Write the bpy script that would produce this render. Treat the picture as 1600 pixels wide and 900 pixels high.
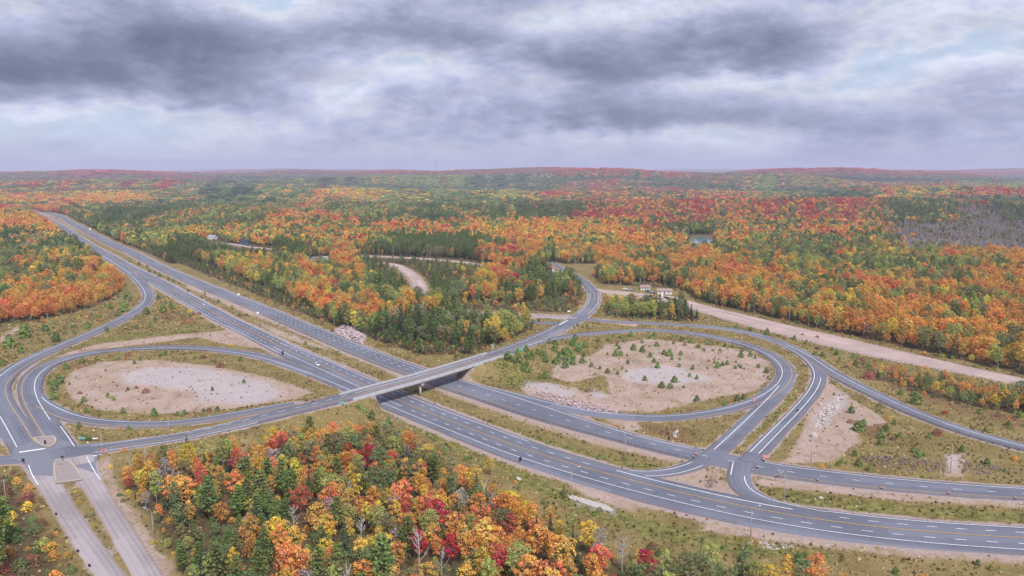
import bpy, bmesh, math, random
import numpy as np
from mathutils import Vector, Matrix, Euler

for o in list(bpy.data.objects):
    bpy.data.objects.remove(o, do_unlink=True)
scene = bpy.context.scene
COL = scene.collection
R = math.radians
rng = np.random.default_rng(7)
random.seed(7)

# ------------------------------------------------------------------ camera
cam_data = bpy.data.cameras.new('camera')
cam_data.sensor_width = 36.0
cam_data.lens = 27.61
cam_data.clip_start = 1.0
cam_data.clip_end = 90000.0
cam = bpy.data.objects.new('camera', cam_data)
COL.objects.link(cam)
cam.location = (0.0, 0.0, 120.0)
cam.rotation_euler = (R(90.0 - 8.483), 0.0, 0.0)
scene.camera = cam

# ------------------------------------------------------------------ light
SUN_EL, SUN_AZ = R(47.0), R(158.0)          # compass style: 0 = +Y, clockwise
sun_data = bpy.data.lights.new('sun', 'SUN')
sun_data.energy = 1.5
sun_data.angle = R(10.0)
sun_data.color = (1.0, 0.965, 0.93)
sun = bpy.data.objects.new('sun', sun_data)
COL.objects.link(sun)
sdir = Vector((math.sin(SUN_AZ) * math.cos(SUN_EL), math.cos(SUN_AZ) * math.cos(SUN_EL), math.sin(SUN_EL)))
sun.rotation_euler = (-sdir).to_track_quat('-Z', 'Y').to_euler()
sun.location = sdir * 500 + Vector((0, 400, 0))

vs = scene.view_settings
vs.view_transform = 'Standard'
vs.look = 'None'
vs.gamma = 1.0
vs.use_curve_mapping = False
vs.exposure = 1.55
scene.cycles.use_denoising = True
scene.cycles.max_bounces = 5
scene.cycles.diffuse_bounces = 4
scene.cycles.transmission_bounces = 3
scene.cycles.volume_bounces = 1
scene.cycles.transparent_max_bounces = 4
scene.cycles.use_adaptive_sampling = True
scene.cycles.adaptive_threshold = 0.02
scene.cycles.use_fast_gi = False
scene.cycles.caustics_reflective = False
scene.cycles.caustics_refractive = False


def lin(c):
    """sRGB 0-255 -> linear"""
    return tuple(((x / 255.0) / 12.92 if x / 255.0 <= 0.04045 else ((x / 255.0 + 0.055) / 1.055) ** 2.4) for x in c)


class NT:
    """tiny node-tree builder"""

    def __init__(self, tree):
        self.t = tree
        self.n = tree.nodes
        self.l = tree.links

    def new(self, kind, **kw):
        nd = self.n.new(kind)
        for k, v in kw.items():
            setattr(nd, k, v)
        return nd

    def put(self, sock, v):
        if isinstance(v, bpy.types.NodeSocket):
            self.l.new(v, sock)
        elif v is not None:
            if hasattr(sock, 'default_value'):
                try:
                    sock.default_value = v
                except Exception:
                    sock.default_value = (*v, 1.0)

    def math(self, op, a, b=None, c=None, clamp=False):
        nd = self.new('ShaderNodeMath', operation=op, use_clamp=clamp)
        for i, v in enumerate((a, b, c)):
            if v is not None:
                self.put(nd.inputs[i], v)
        return nd.outputs[0]

    def vmath(self, op, a, b=None):
        nd = self.new('ShaderNodeVectorMath', operation=op)
        self.put(nd.inputs[0], a)
        if b is not None:
            self.put(nd.inputs[1], b)
        return nd.outputs[0]

    def mix(self, f, a, b, blend='MIX'):
        nd = self.new('ShaderNodeMix', data_type='RGBA', blend_type=blend)
        nd.clamp_factor = True
        self.put(nd.inputs[0], f)
        self.put(nd.inputs[6], a if isinstance(a, bpy.types.NodeSocket) else (*a[:3], 1.0))
        self.put(nd.inputs[7], b if isinstance(b, bpy.types.NodeSocket) else (*b[:3], 1.0))
        return nd.outputs[2]

    def noise(self, vec, scale, detail=4.0, rough=0.55, dist=0.0, dim='3D'):
        nd = self.new('ShaderNodeTexNoise', noise_dimensions=dim)
        if vec is not None:
            self.put(nd.inputs['Vector'], vec)
        nd.inputs['Scale'].default_value = scale
        nd.inputs['Detail'].default_value = detail
        nd.inputs['Roughness'].default_value = rough
        nd.inputs['Distortion'].default_value = dist
        return nd.outputs[0]

    def ramp(self, f, lo, hi):
        nd = self.new('ShaderNodeMapRange', interpolation_type='SMOOTHSTEP')
        self.put(nd.inputs[0], f)
        nd.inputs[1].default_value = lo
        nd.inputs[2].default_value = hi
        return nd.outputs[0]

    def attr(self, name, kind='GEOMETRY'):
        nd = self.new('ShaderNodeAttribute', attribute_type=kind)
        nd.attribute_name = name
        return nd

    def curve(self, f, pts):
        nd = self.new('ShaderNodeValToRGB')
        el = nd.color_ramp.elements
        while len(el) < len(pts):
            el.new(0.5)
        for e, (p, c) in zip(el, pts):
            e.position = p
            e.color = (*c[:3], 1.0)
        self.put(nd.inputs[0], f)
        return nd.outputs[0]


# ------------------------------------------------------------------ world: broken overcast over a Nishita sky
world = bpy.data.worlds.new('World')
scene.world = world
world.use_nodes = True
world.cycles.sampling_method = 'MANUAL'
world.cycles.sample_map_resolution = 256
w = NT(world.node_tree)
w.n.clear()
SKY_STRENGTH = 0.1
sky = w.new('ShaderNodeTexSky', sky_type='NISHITA', sun_disc=False)
sky.sun_elevation = SUN_EL
sky.sun_rotation = SUN_AZ
sky.altitude = 300.0
tc = w.new('ShaderNodeTexCoord')
sep = w.new('ShaderNodeSeparateXYZ')
w.put(sep.inputs[0], tc.outputs['Generated'])
dx, dy, dz = sep.outputs
az = w.math('ARCTAN2', dx, dy)
el = w.math('ARCSINE', dz)
comb = w.new('ShaderNodeCombineXYZ')
w.put(comb.inputs[0], dx)
w.put(comb.inputs[1], dy)
w.put(comb.inputs[2], w.math('MULTIPLY', dz, 2.4))
deck = comb.outputs[0]                               # cloud banks lie flatter than they are wide
n_big = w.noise(deck, 3.2, 5.0, 0.55, 0.3)
n_mid = w.noise(deck, 8.5, 8.0, 0.62, 0.1)
n_fine = w.noise(deck, 34.0, 4.0, 0.6, 0.2)
warp = w.math('MULTIPLY', w.math('SUBTRACT', n_mid, 0.5), 0.16)
warp2 = w.math('MULTIPLY', w.math('SUBTRACT', n_big, 0.5), 0.07)
azw = w.math('ADD', az, warp)
elw = w.math('ADD', el, w.math('ADD', w.math('MULTIPLY', warp, 0.25), warp2))
# the large cloud masses: compass bearing, elevation, half sizes (degrees), thickness
CLOUDS = [(-27.14, 7.4, 9.34, 2.05, 1.05), (-20.32, 8.11, 5.14, 1.59, 0.8), (-31.02, 6.01, 4.2, 1.4, 0.55), (-31.47, 4.49, 3.27, 0.56, 0.6), 
    (-23.3, 9.97, 5.6, 1.21, 0.35), (-7.16, 9.58, 5.6, 1.59, 0.6), (-2.7, 9.14, 2.8, 1.4, 0.3), (4.06, 8.06, 5.6, 1.4, 0.65), 
    (7.22, 6.86, 4.2, 1.03, 0.6), (16.26, 8.05, 4.67, 1.68, 1.15), (12.82, 9.75, 5.6, 1.4, 0.35), (18.96, 7.37, 2.8, 1.03, 0.3), 
    (3.65, 4.45, 9.34, 1.49, 0.62), (10.85, 3.64, 5.14, 0.84, 0.5), (-4.58, 2.49, 7.94, 0.84, 0.3), (-20.46, 5.42, 7.94, 1.21, 0.5), 
    (-14.13, 8.88, 3.27, 1.03, 0.5), (-10.75, 6.88, 4.2, 1.03, -0.25), (27.52, 8.05, 1.87, 0.93, 0.5), (29.21, 3.12, 10.74, 1.03, 0.34), 
    (20.94, 3.88, 6.07, 1.03, 0.3), (31.05, 5.64, 4.2, 1.12, 0.25), (22.75, 6.46, 5.14, 1.4, -0.5), (15.51, 5.91, 5.6, 0.65, -0.75), 
    (28.23, 6.87, 7, 1.21, -0.4), (-28.48, 3.45, 6.07, 1.4, -0.7), (-30.63, 2.42, 5.6, 0.84, -0.5), (-16.89, 3.25, 8.87, 1.03, -0.45), 
    (-16.99, 10.29, 4.2, 1.4, -0.75), (-10.81, 4.82, 3.27, 0.75, -0.45), (9.1, 2.37, 8.87, 0.65, -0.45), (0.9, 10.75, 3.74, 1.03, -0.4), 
    (-25.72, 1.43, 14.01, 0.56, -0.4), (-31.59, 9.08, 3.27, 1.4, -0.35), (30.79, 8.97, 4.2, 2.15, -0.45), (8.02, 10.97, 5.6, 0.93, -0.6), 
    (22.92, 9.99, 4.2, 0.84, -0.35)]
field = w.math('ADD', w.math('MULTIPLY', w.math('SUBTRACT', n_big, 0.5), 0.8),
               w.math('MULTIPLY', w.math('SUBTRACT', n_mid, 0.5), 1.45))
field = w.math('ADD', field, w.math('MULTIPLY', w.math('SUBTRACT', n_fine, 0.5), 0.62))
for (ca, ce, ra, re, amp) in CLOUDS:
    a = w.math('DIVIDE', w.math('SUBTRACT', azw, R(ca)), R(ra))
    b = w.math('DIVIDE', w.math('SUBTRACT', elw, R(ce)), R(re))
    q = w.math('ADD', w.math('MULTIPLY', a, a), w.math('MULTIPLY', b, b))
    g = w.math('MULTIPLY', w.math('EXPONENT', w.math('MULTIPLY', q, -0.9)), amp * 0.66)
    field = w.math('ADD', field, g)
K = 2.0 ** (-vs.exposure) / SKY_STRENGTH              # cloud colours are given as they look at this exposure


def sk(c, m=1.0):
    return tuple(x * m for x in lin(c))


f01 = w.math('ADD', w.math('MULTIPLY', field, 0.55), 0.385)
cloud = w.curve(f01, [(0.12, sk((200, 211, 233))), (0.27, sk((217, 222, 237))), (0.38, sk((198, 204, 228))), (0.48, sk((178, 185, 214))), (0.60, sk((154, 163, 190))),
                      (0.74, sk((133, 141, 167))), (0.92, sk((110, 117, 142)))])
up = w.noise(w.vmath('ADD', deck, (0.0, 0.0, 0.028)), 8.5, 8.0, 0.62, 0.1)      # density a little higher up: tops catch the light, undersides stay dark
lit = w.math('ADD', 1.0, w.math('MULTIPLY', w.math('SUBTRACT', n_mid, up), 1.15))
cloud = w.vmath('MULTIPLY', cloud, lit)
cloud = w.vmath('SCALE', cloud)
cloud.node.inputs[3].default_value = K
gap = w.ramp(f01, 0.27, 0.10)
skycol = w.mix(0.85, sky.outputs[0], tuple(x * K for x in lin((170, 196, 226))))
total = w.mix(w.math('MULTIPLY', gap, 0.3), cloud, skycol)
low = w.ramp(el, R(2.6), R(0.0))                      # distant murk at the horizon
total = w.mix(w.math('MULTIPLY', low, 0.72), total, tuple(x * K for x in lin((176, 180, 206))))
bg = w.new('ShaderNodeBackground')
bg.inputs['Strength'].default_value = SKY_STRENGTH
w.put(bg.inputs['Color'], total)
wo = w.new('ShaderNodeOutputWorld')
w.l.new(bg.outputs[0], wo.inputs[0])


# ------------------------------------------------------------------ scene helpers
def obj(name, mesh, parent=None, loc=None, rot=None, scale=None, label=None, cat=None, group=None, kind=None):
    o = bpy.data.objects.new(name, mesh)
    COL.objects.link(o)
    if parent is not None:
        o.parent = parent
    if loc is not None:
        o.location = loc
    if rot is not None:
        o.rotation_euler = rot
    if scale is not None:
        o.scale = scale if hasattr(scale, '__len__') else (scale,) * 3
    for k, v in (('label', label), ('category', cat), ('group', group), ('kind', kind)):
        if v:
            o[k] = v
    return o


def new_mat(name):
    m = bpy.data.materials.new(name)
    m.use_nodes = True
    t = NT(m.node_tree)
    t.n.clear()
    out = t.new('ShaderNodeOutputMaterial')
    b = t.new('ShaderNodeBsdfPrincipled')
    b.inputs['Roughness'].default_value = 0.85
    b.inputs['Specular IOR Level'].default_value = 0.25
    t.l.new(b.outputs[0], out.inputs[0])
    return m, t, b, out


def plain(name, srgb, rough=0.7, var=0.12, scale=3.0, metal=0.0, k=1.0):
    m, t, b, out = new_mat(name)
    c = tuple(x * k for x in lin(srgb))
    tcn = t.new('ShaderNodeTexCoord')
    n = t.noise(tcn.outputs['Object'], scale, 4.0)
    col = t.mix(n, tuple(x * (1 - var) for x in c), tuple(min(1.0, x * (1 + var)) for x in c))
    t.put(b.inputs['Base Color'], col)
    b.inputs['Roughness'].default_value = rough
    b.inputs['Metallic'].default_value = metal
    return m


class MB:
    """collects faces into one mesh"""

    def __init__(self):
        self.v, self.f, self.mi = [], [], []

    def add(self, vs_, fs_, mi=0):
        o = len(self.v)
        self.v += [tuple(p) for p in vs_]
        self.f += [tuple(i + o for i in f) for f in fs_]
        self.mi += [mi] * len(fs_)
        return self

    def box(self, x0, x1, y0, y1, z0, z1, mi=0, M=None, taper=1.0):
        cx, cy = (x0 + x1) / 2, (y0 + y1) / 2
        p = [(x, y, z0) for x, y in ((x0, y0), (x1, y0), (x1, y1), (x0, y1))]
        p += [(cx + (x - cx) * taper, cy + (y - cy) * taper, z1) for x, y in ((x0, y0), (x1, y0), (x1, y1), (x0, y1))]
        if M is not None:
            p = [M @ Vector(q) for q in p]
        return self.add(p, [(3, 2, 1, 0), (4, 5, 6, 7), (0, 1, 5, 4), (1, 2, 6, 5), (2, 3, 7, 6), (3, 0, 4, 7)], mi)

    def tube(self, pts, rad, n=6, mi=0, cap=True):
        rings, prev = [], None
        pts = [Vector(p) for p in pts]
        rad = rad if hasattr(rad, '__len__') else [rad] * len(pts)
        for i, p in enumerate(pts):
            d = (pts[min(i + 1, len(pts) - 1)] - pts[max(i - 1, 0)]).normalized()
            u = d.cross(Vector((0, 0, 1)) if abs(d.z) < 0.9 else Vector((1, 0, 0))).normalized()
            q = d.cross(u)
            rings.append([p + (u * math.cos(6.2832 * k / n) + q * math.sin(6.2832 * k / n)) * rad[i] for k in range(n)])
        vv = [x for r_ in rings for x in r_]
        ff = []
        for i in range(len(pts) - 1):
            for k in range(n):
                ff.append((i * n + k, i * n + (k + 1) % n, (i + 1) * n + (k + 1) % n, (i + 1) * n + k))
        if cap:
            ff.append(tuple(range(n))[::-1])
            ff.append(tuple((len(pts) - 1) * n + k for k in range(n)))
        return self.add(vv, ff, mi)

    def mesh(self, name, mats, smooth=False):
        me = bpy.data.meshes.new(name)
        me.from_pydata(self.v, [], self.f)
        for m in (mats if isinstance(mats, (list, tuple)) else [mats]):
            me.materials.append(m)
        me.polygons.foreach_set('material_index', self.mi)
        if smooth:
            me.polygons.foreach_set('use_smooth', [True] * len(self.f))
        me.update()
        return me


def fast_mesh(name, verts, faces, mats, attrs=None, smooth=False):
    """verts (n,3), faces (m,k) numpy -> mesh; attrs: name -> per-vertex float or colour array"""
    me = bpy.data.meshes.new(name)
    n, (m, k) = len(verts), faces.shape
    me.vertices.add(n)
    me.vertices.foreach_set('co', np.ascontiguousarray(verts, np.float32).ravel())
    me.loops.add(m * k)
    me.loops.foreach_set('vertex_index', np.ascontiguousarray(faces, np.int32).ravel())
    me.polygons.add(m)
    me.polygons.foreach_set('loop_start', np.arange(0, m * k, k, dtype=np.int32))
    me.polygons.foreach_set('loop_total', np.full(m, k, np.int32))
    if smooth:
        me.polygons.foreach_set('use_smooth', np.ones(m, bool))
    for mt in (mats if isinstance(mats, (list, tuple)) else [mats]):
        me.materials.append(mt)
    me.update(calc_edges=True)
    for nm, arr in (attrs or {}).items():
        if arr.ndim == 1:
            a = me.attributes.new(nm, 'FLOAT', 'POINT')
            a.data.foreach_set('value', arr.astype(np.float32))
        else:
            a = me.attributes.new(nm, 'FLOAT_COLOR', 'POINT')
            a.data.foreach_set('color', arr.astype(np.float32).ravel())
    return me


# ---- numpy value noise
def _hash(ix, iy, seed):
    h = (ix.astype(np.int64) * 374761393 + iy.astype(np.int64) * 668265263 + seed * 974711) & 0x7fffffff
    h = ((h ^ (h >> 13)) * 1274126177) & 0x7fffffff
    return ((h ^ (h >> 16)) & 0xffff) / 65535.0


def vnoise(x, y, seed=0):
    x, y = np.asarray(x, float), np.asarray(y, float)
    ix, iy = np.floor(x), np.floor(y)
    fx, fy = x - ix, y - iy
    fx, fy = fx * fx * (3 - 2 * fx), fy * fy * (3 - 2 * fy)
    a, b = _hash(ix, iy, seed), _hash(ix + 1, iy, seed)
    c, d = _hash(ix, iy + 1, seed), _hash(ix + 1, iy + 1, seed)
    return (a * (1 - fx) + b * fx) * (1 - fy) + (c * (1 - fx) + d * fx) * fy


def fbm(x, y, seed=0, oct=4):
    s, a, t = 0.0, 1.0, 0.0
    for i in range(oct):
        s = s + a * vnoise(np.asarray(x) * 2 ** i, np.asarray(y) * 2 ** i, seed + 17 * i)
        t += a
        a *= 0.5
    return s / t * 2 - 1


def sstep(a, b, x):
    t = np.clip((np.asarray(x, float) - a) / (b - a), 0, 1)
    return t * t * (3 - 2 * t)


# ================================================================== the lie of the land
# broad hills: centre, half widths, height (m)
HILLS = [(950, 2350, 800, 240, 24), (1900, 3300, 700, 330, 42), (-2600, 4700, 900, 500, 40), (1850, 5200, 520, 520, 74), (150, 8000, 900, 700, 88),
         (-900, 6200, 1500, 420, 46), (2600, 7200, 1300, 500, 84), (-3800, 7600, 1200, 600, 84), (900, 6400, 700, 350, 62), (4600, 10500, 2200, 800, 96), (-1800, 9600, 1800, 700, 70), (1600, 10800, 1200, 600, 60)]


def base_h(x, y):
    """natural ground height (m) before the roads are cut in"""
    x, y = np.asarray(x, float), np.asarray(y, float)
    d = np.hypot(x, y)
    near = fbm(x / 90.0, y / 90.0, 3) * 0.9
    r2 = sstep(1500, 4200, d)
    r3 = sstep(3000, 9000, d)
    mid = (fbm(x / 1300.0 + 7, y / 620.0, 21, 3) * 40.0) * r2
    for cx, cy, wx, wy, hh in HILLS:
        mid = mid + np.exp(-(((x - cx) / wx) ** 2 + ((y - cy) / wy) ** 2)) * hh * 1.2
    far = r3 * (22.0 + fbm(x / 2800.0, y / 1300.0 + 3, 33, 4) * 125.0)
    rim = sstep(10000, 17000, d) * (46.0 + fbm(x / 3600.0 + 11, y / 3000.0, 51, 3) * 120.0)
    return near + mid + far + rim


# road centre lines in metres: x, y, height above natural ground, pavement half width on the left and right hand
ROADS = {
    'near_highway': dict(pts=[(-1562.86, 2533.21, 0, 8, 8), (-1371.37, 2262.64, 0, 8, 8), (-1198.52, 2016.09, 0, 8, 8), (-943.66, 1654.49, 0, 9, 9), 
    (-768.98, 1395.39, 0, 9, 9), (-646.42, 1215.83, 0, 9, 9), (-557.57, 1088.83, 0, 9, 9), (-483.7, 982.2, 0, 8.8, 9), 
    (-397.78, 864.89, 0, 8.8, 9), (-328.59, 766.04, 0, 8.8, 9), (-273.34, 687.09, 0, 8.8, 9), (-230.21, 625.33, 0, 8.8, 9), 
    (-190.32, 572.36, 0, 9, 9), (-153.51, 521.58, 0, 9.2, 9.5), (-108.88, 464.52, 0, 9.6, 11), (-73.71, 419.65, 0, 10, 12), 
    (-59.48, 401.37, 0, 10.5, 12.4), (-38.11, 376.12, 0, 10.4, 12.8), (-18, 354.2, 0, 10, 13), (0, 333.36, 0, 9.6, 13.3), 
    (26.38, 309.31, 0, 9, 14), (49.78, 290.85, 0, 8.4, 15.2), (71.16, 276.37, 0, 8.4, 15.4), (91.05, 264.5, 0, 9, 14.6), 
    (110.6, 256.52, 0, 9.6, 14), (129.99, 250.88, 0, 9.4, 13), (149.52, 247.09, 0, 9, 12.4), (169.1, 244.32, 0, 9, 12), 
    (200.47, 241.17, 0, 9, 12)],
        gravel=3.6, off=0.0),
    'far_highway': dict(pts=[(-1714.17, 2743.85, 0, 8, 8), (-1542.3, 2533.21, 0, 8, 8), (-1235.81, 2132.32, 0, 9, 8), (-925.38, 1682.84, 0, 9.5, 8), 
    (-776.97, 1465.01, 0, 9.5, 8), (-665.17, 1302.41, 0, 9.5, 8), (-582.37, 1186.22, 0, 9.5, 8), (-505.53, 1072.79, 0, 9.5, 8), 
    (-418.42, 946.94, 0, 9.5, 8.2), (-351.67, 854.65, 0, 9.8, 8.4), (-282.89, 761.97, 0, 9.8, 8), (-227.84, 688.75, 0, 9.8, 8), 
    (-142.18, 570.05, 0, 9.8, 8), (-81.7, 488.89, 0, 10, 8), (-55.5, 456.91, 0, 10.3, 8.2), (-31.82, 430.73, 0, 10.6, 9), 
    (0, 396.75, 0, 10.6, 10), (30.68, 362.67, 0, 9, 8.4), (47.59, 346.55, 0, 7.4, 6.6), (67.17, 329.31, 0, 7.4, 7), 
    (88.58, 315.1, 0, 8.4, 7.4), (103.81, 304.06, 0, 8.6, 6.6), (126.25, 295.35, 0, 8.6, 6.4), (148.11, 288.34, 0, 8.2, 6.2), 
    (170.03, 283.43, 0, 7.6, 5.8), (192.01, 279.86, 0, 7.4, 5.6), (227.05, 275.5, 0, 7.4, 5.6)], gravel=3.4, off=0.02),
    'overpass_road': dict(pts=[(-233.84, 308.09, 0.2, 4, 4), (-214.38, 314.58, 0.2, 5, 5), (-198.7, 319.81, 0.2, 6, 6), (-188.13, 323.88, 0.4, 6, 6), 
    (-168.78, 331.25, 1.2, 5.4, 5.4), (-143.32, 338.17, 3.2, 5.4, 5.4), (-128.6, 345.41, 4.8, 5.6, 5.6), (-114.01, 355.23, 6.2, 6, 6), 
    (-93.7, 370.68, 7.4, 6, 5.6), (-81.95, 381.94, 7.8, 5.8, 5.6), (-69.78, 395.51, 8.1, 5.6, 5.6), (-49.18, 419.12, 8.3, 5.6, 5.6), 
    (-22.84, 455.5, 8.0, 5.6, 5.6), (0, 492.99, 7.0, 6, 6), (20.09, 536.7, 5.2, 6, 6), (38.74, 583.46, 3.6, 6, 6), 
    (54.76, 629.41, 2.4, 6.5, 6.5), (68.57, 679.56, 1.6, 5.6, 5.6), (77.3, 728.56, 1.0, 5.2, 5.2), (81.11, 768.35, 0.6, 5.2, 5.2), 
    (80.62, 808.68, 0.4, 5.2, 5.2), (77.85, 860.15, 0.3, 5, 5), (72, 912.56, 0.2, 5, 5), (63.54, 967.47, 0.2, 5, 5), 
    (52.15, 1025.63, 0.2, 4.5, 4.5)],
        gravel=2.4, off=0.04),
    'left_exit_ramp': dict(pts=[(-633.44, 1191.06, 0, 2.5, 7), (-537.12, 1053.39, 0, 3, 7), (-474.28, 959.47, 0, 3.5, 6.5), (-424.46, 880.7, 0, 4.8, 5.4), 
    (-381.98, 809.11, 0, 5.2, 5), (-354.91, 757.95, 0, 5.2, 5.2), (-339.54, 721.74, 0, 5.2, 5.2), (-328.63, 683.81, 0, 5.4, 5.4), 
    (-321.4, 646.63, 0, 5.6, 5.4), (-313.61, 568.91, 0, 6, 5.8), (-311.86, 525.48, 0, 6, 6), (-309.47, 490.6, 0, 6, 6), 
    (-301.78, 458.42, 0, 6.2, 6.4), (-287.75, 426.1, 0, 6.4, 7), (-267.39, 396.75, 0, 6.6, 7), (-241.42, 365.09, 0, 6.6, 7), 
    (-215.83, 333.5, 0.1, 6.4, 6), (-202.32, 316.8, 0.2, 6, 6)], gravel=1.8, off=0.06),
    'left_loop_ramp': dict(pts=[(-189.45, 319.81, 0.2, 5.5, 5.5), (-200.43, 334.32, 0.1, 5.5, 5.5), (-218.75, 357.45, 0, 5.4, 5.4), (-236.88, 380.29, 0, 5.6, 5.8), 
    (-256.33, 406.09, 0, 5.6, 5.8), (-270.47, 427.41, 0, 5.6, 5.8), (-283.22, 452.46, 0, 6.2, 5.8), (-290.22, 482.15, 0, 6.6, 5.8), 
    (-282.25, 510.23, 0, 6.6, 5.8), (-252.31, 526.46, 0, 6.4, 5.8), (-213.9, 525.87, 0, 6.2, 5.6), (-168.51, 504.72, 0, 6, 5.2), 
    (-129.57, 469.21, 0, 5.6, 5.2), (-98.67, 435.46, 0, 5.4, 5.2), (-75.51, 407.89, 0, 5, 5.4), (-51.36, 380.29, 0, 4.5, 5.4)], gravel=1.8, off=0.08),
    'left_link_ramp': dict(pts=[(-259.29, 412.15, 0, 5, 4), (-246, 396.75, 0, 5, 4.4), (-232.27, 384.55, 0, 4.8, 4.6), (-214.95, 371.42, 0.2, 4.8, 4.6), 
    (-187.64, 360.73, 0.8, 4.6, 4.6), (-165.91, 356.63, 2.0, 4.6, 4.6), (-145.22, 357.96, 3.6, 4.8, 4.6), (-123.21, 365.07, 5.6, 4.6, 4.6), 
    (-106.86, 373.06, 7.0, 4, 4)], gravel=1.6, off=0.10),
    'right_loop_ramp': dict(pts=[(-4.02, 482.21, 7.0, 3.6, 4), (15.05, 516.27, 5.4, 4, 4.6), (33.63, 538.96, 3.8, 4.6, 5), (58.61, 564.15, 2.2, 5, 5), 
    (84.29, 579.77, 1.0, 5, 5), (107.18, 586.57, 0.4, 5.2, 5.2), (134.01, 575.85, 0, 5.4, 5.4), (155.96, 551.16, 0, 5.4, 5.4), 
    (169.25, 517.74, 0, 5.4, 5.2), (170.26, 483.82, 0, 5.4, 5.2), (164.85, 459.93, 0, 5.4, 5.2), (154.68, 436.83, 0, 5.2, 5.2), 
    (141.81, 416.49, 0, 5, 5), (127.22, 399.62, 0, 4.8, 4.6), (99.5, 380.29, 0, 4.8, 4.6), (77.09, 372.44, 0, 4.8, 4.8), 
    (58.38, 373.56, 0, 4.8, 4.8), (35.54, 382.94, 0, 5, 5.2), (19.92, 393.91, 0, 4.6, 5.0), (6.84, 406.69, 0, 4, 4.4), 
    (-7.06, 420.28, 0, 3, 3), (-21.83, 433.42, 0, 2, 1)],
        gravel=1.6, off=0.06),
    'right_connector': dict(pts=[(164.06, 455.42, 0, 4.6, 3.5), (152.38, 430.06, 0, 5, 3.6), (136.58, 402.54, 0, 5, 4), (116.03, 369.03, 0, 4.4, 4), 
    (89.12, 326.53, 0, 4.6, 4.6), (82.5, 316.58, 0, 4.6, 4.6)], gravel=1.6, off=0.08),
    'right_outer_ramp': dict(pts=[(53.95, 619.95, 2.6, 4, 4), (73.86, 614.29, 1.6, 4, 4), (94.23, 614.14, 0.8, 4.2, 4.2), (111.78, 612.47, 0.4, 4.4, 4.4), 
    (140.61, 605.1, 0, 4.8, 4.2), (166.67, 590.24, 0, 5.4, 3.6), (185.23, 556.59, 0, 5.2, 3.4), (191.89, 515.84, 0, 5, 3.6), 
    (189.85, 482.15, 0, 4.4, 3.6), (183.14, 455.42, 0, 4, 3.6), (170.5, 427.41, 0, 3.8, 3.6), (147.36, 388.35, 0, 3.8, 3.6), 
    (123.11, 351.01, 0, 3.8, 3.8), (103.57, 321.1, 0, 4.2, 4.2), (98.13, 312.91, 0, 4.2, 4.2)],
        gravel=1.8, off=0.10),
    'right_exit_ramp': dict(pts=[(188.58, 545.83, 0, 4.8, 3), (193.36, 509.3, 0, 4.8, 3.6), (192.58, 459.93, 0, 5, 4.6), (196.5, 415.86, 0, 5, 4.8), 
    (202.85, 377.16, 0, 5, 4.8), (209.96, 354.2, 0, 4.8, 4.8), (218.5, 338.77, 0, 5, 5), (227.66, 326.53, 0, 5, 5), (243.18, 310.02, 0, 5, 5)], gravel=2.2, off=0.12),
    'median_crossing': dict(pts=[(26.72, 313.63, 0, 2, 3), (36.53, 305.79, 0, 3, 3.4), (47.45, 300.32, 0, 3.4, 3.6), (58.93, 299.98, 0, 4, 3.8), 
    (69.18, 304.75, 0, 4.2, 4), (78.22, 312.18, 0, 4.4, 4.4), (84.87, 319.58, 0, 4.4, 4.4)], gravel=1.6, off=0.05),
    'median_slip_road': dict(pts=[(95.46, 312.91, 0, 4.4, 4.4), (90.67, 300.32, 0, 4.4, 4.2), (87.83, 289.9, 0, 4.4, 4.4), (88.19, 281.04, 0, 4.4, 4.4), 
    (91.88, 274.37, 0, 4, 4), (100.24, 267.98, 0, 3.2, 3.6), (110.71, 262.39, 0, 2.4, 3.4)], gravel=1.8, off=0.05),
    'west_side_lane': dict(pts=[(-200.17, 316.8, 0.2, 5.5, 5.5), (-190.65, 303.46, 0.1, 5, 5), (-175.88, 285.56, 0, 3.7, 3.7), (-147.37, 251.36, 0, 3.5, 3.5), 
    (-120.18, 219.88, 0, 3.4, 3.4), (-95.98, 191.73, 0, 3.4, 3.4)],
        gravel=0.7, off=0.02, old=True),
    'east_side_lane': dict(pts=[(-183.99, 318.29, 0.2, 5.5, 5.5), (-174.56, 304.84, 0.1, 5, 4.6), (-162.76, 289.9, 0, 3.7, 3.7), (-133.29, 251.84, 0, 3.5, 3.5), 
    (-109.41, 220.64, 0, 3.5, 3.5), (-87.53, 191.73, 0, 3.5, 3.5)],
        gravel=0.7, off=0.03, old=True),
    'west_access_road': dict(pts=[(-56.69, 685.44, 0, 4, 4), (-29.94, 657.48, 0.2, 4.4, 4.4), (0, 644.16, 1.0, 4.4, 4.4), (26.21, 632.62, 1.8, 4.6, 4.6), (51.43, 620.48, 2.5, 5, 5)], gravel=2.0, off=0.08, old=True),
    'west_access_lane': dict(pts=[(0, 628.4, 1.0, 3, 3), (15.22, 611.91, 1.8, 3.6, 3.6), (30.8, 598.89, 2.8, 4, 4), (45.63, 597.86, 3.0, 4, 4)], gravel=1.4, off=0.09),
    'haul_road': dict(pts=[(148.56, 750.04, 0, 5, 5), (168.04, 688.75, 0, 10, 10), (201.37, 606.65, 0, 14, 14), (228.92, 550.08, 0, 15.5, 15.5), 
    (252.77, 504.72, 0, 13, 13), (274.85, 469.21, 0, 9, 9), (294.13, 438.21, 0, 8, 8), (319.11, 394.47, 0, 8, 8)],
        gravel=3.0, off=0.0, dirt=True),
    'gravel_spur': dict(pts=[(-171.04, 1027.35, 0, 5, 9), (-155.7, 1009.51, 0, 7, 7), (-136.39, 965.86, 0, 7, 7), (-116.86, 905.51, 0, 7, 7), 
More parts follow.
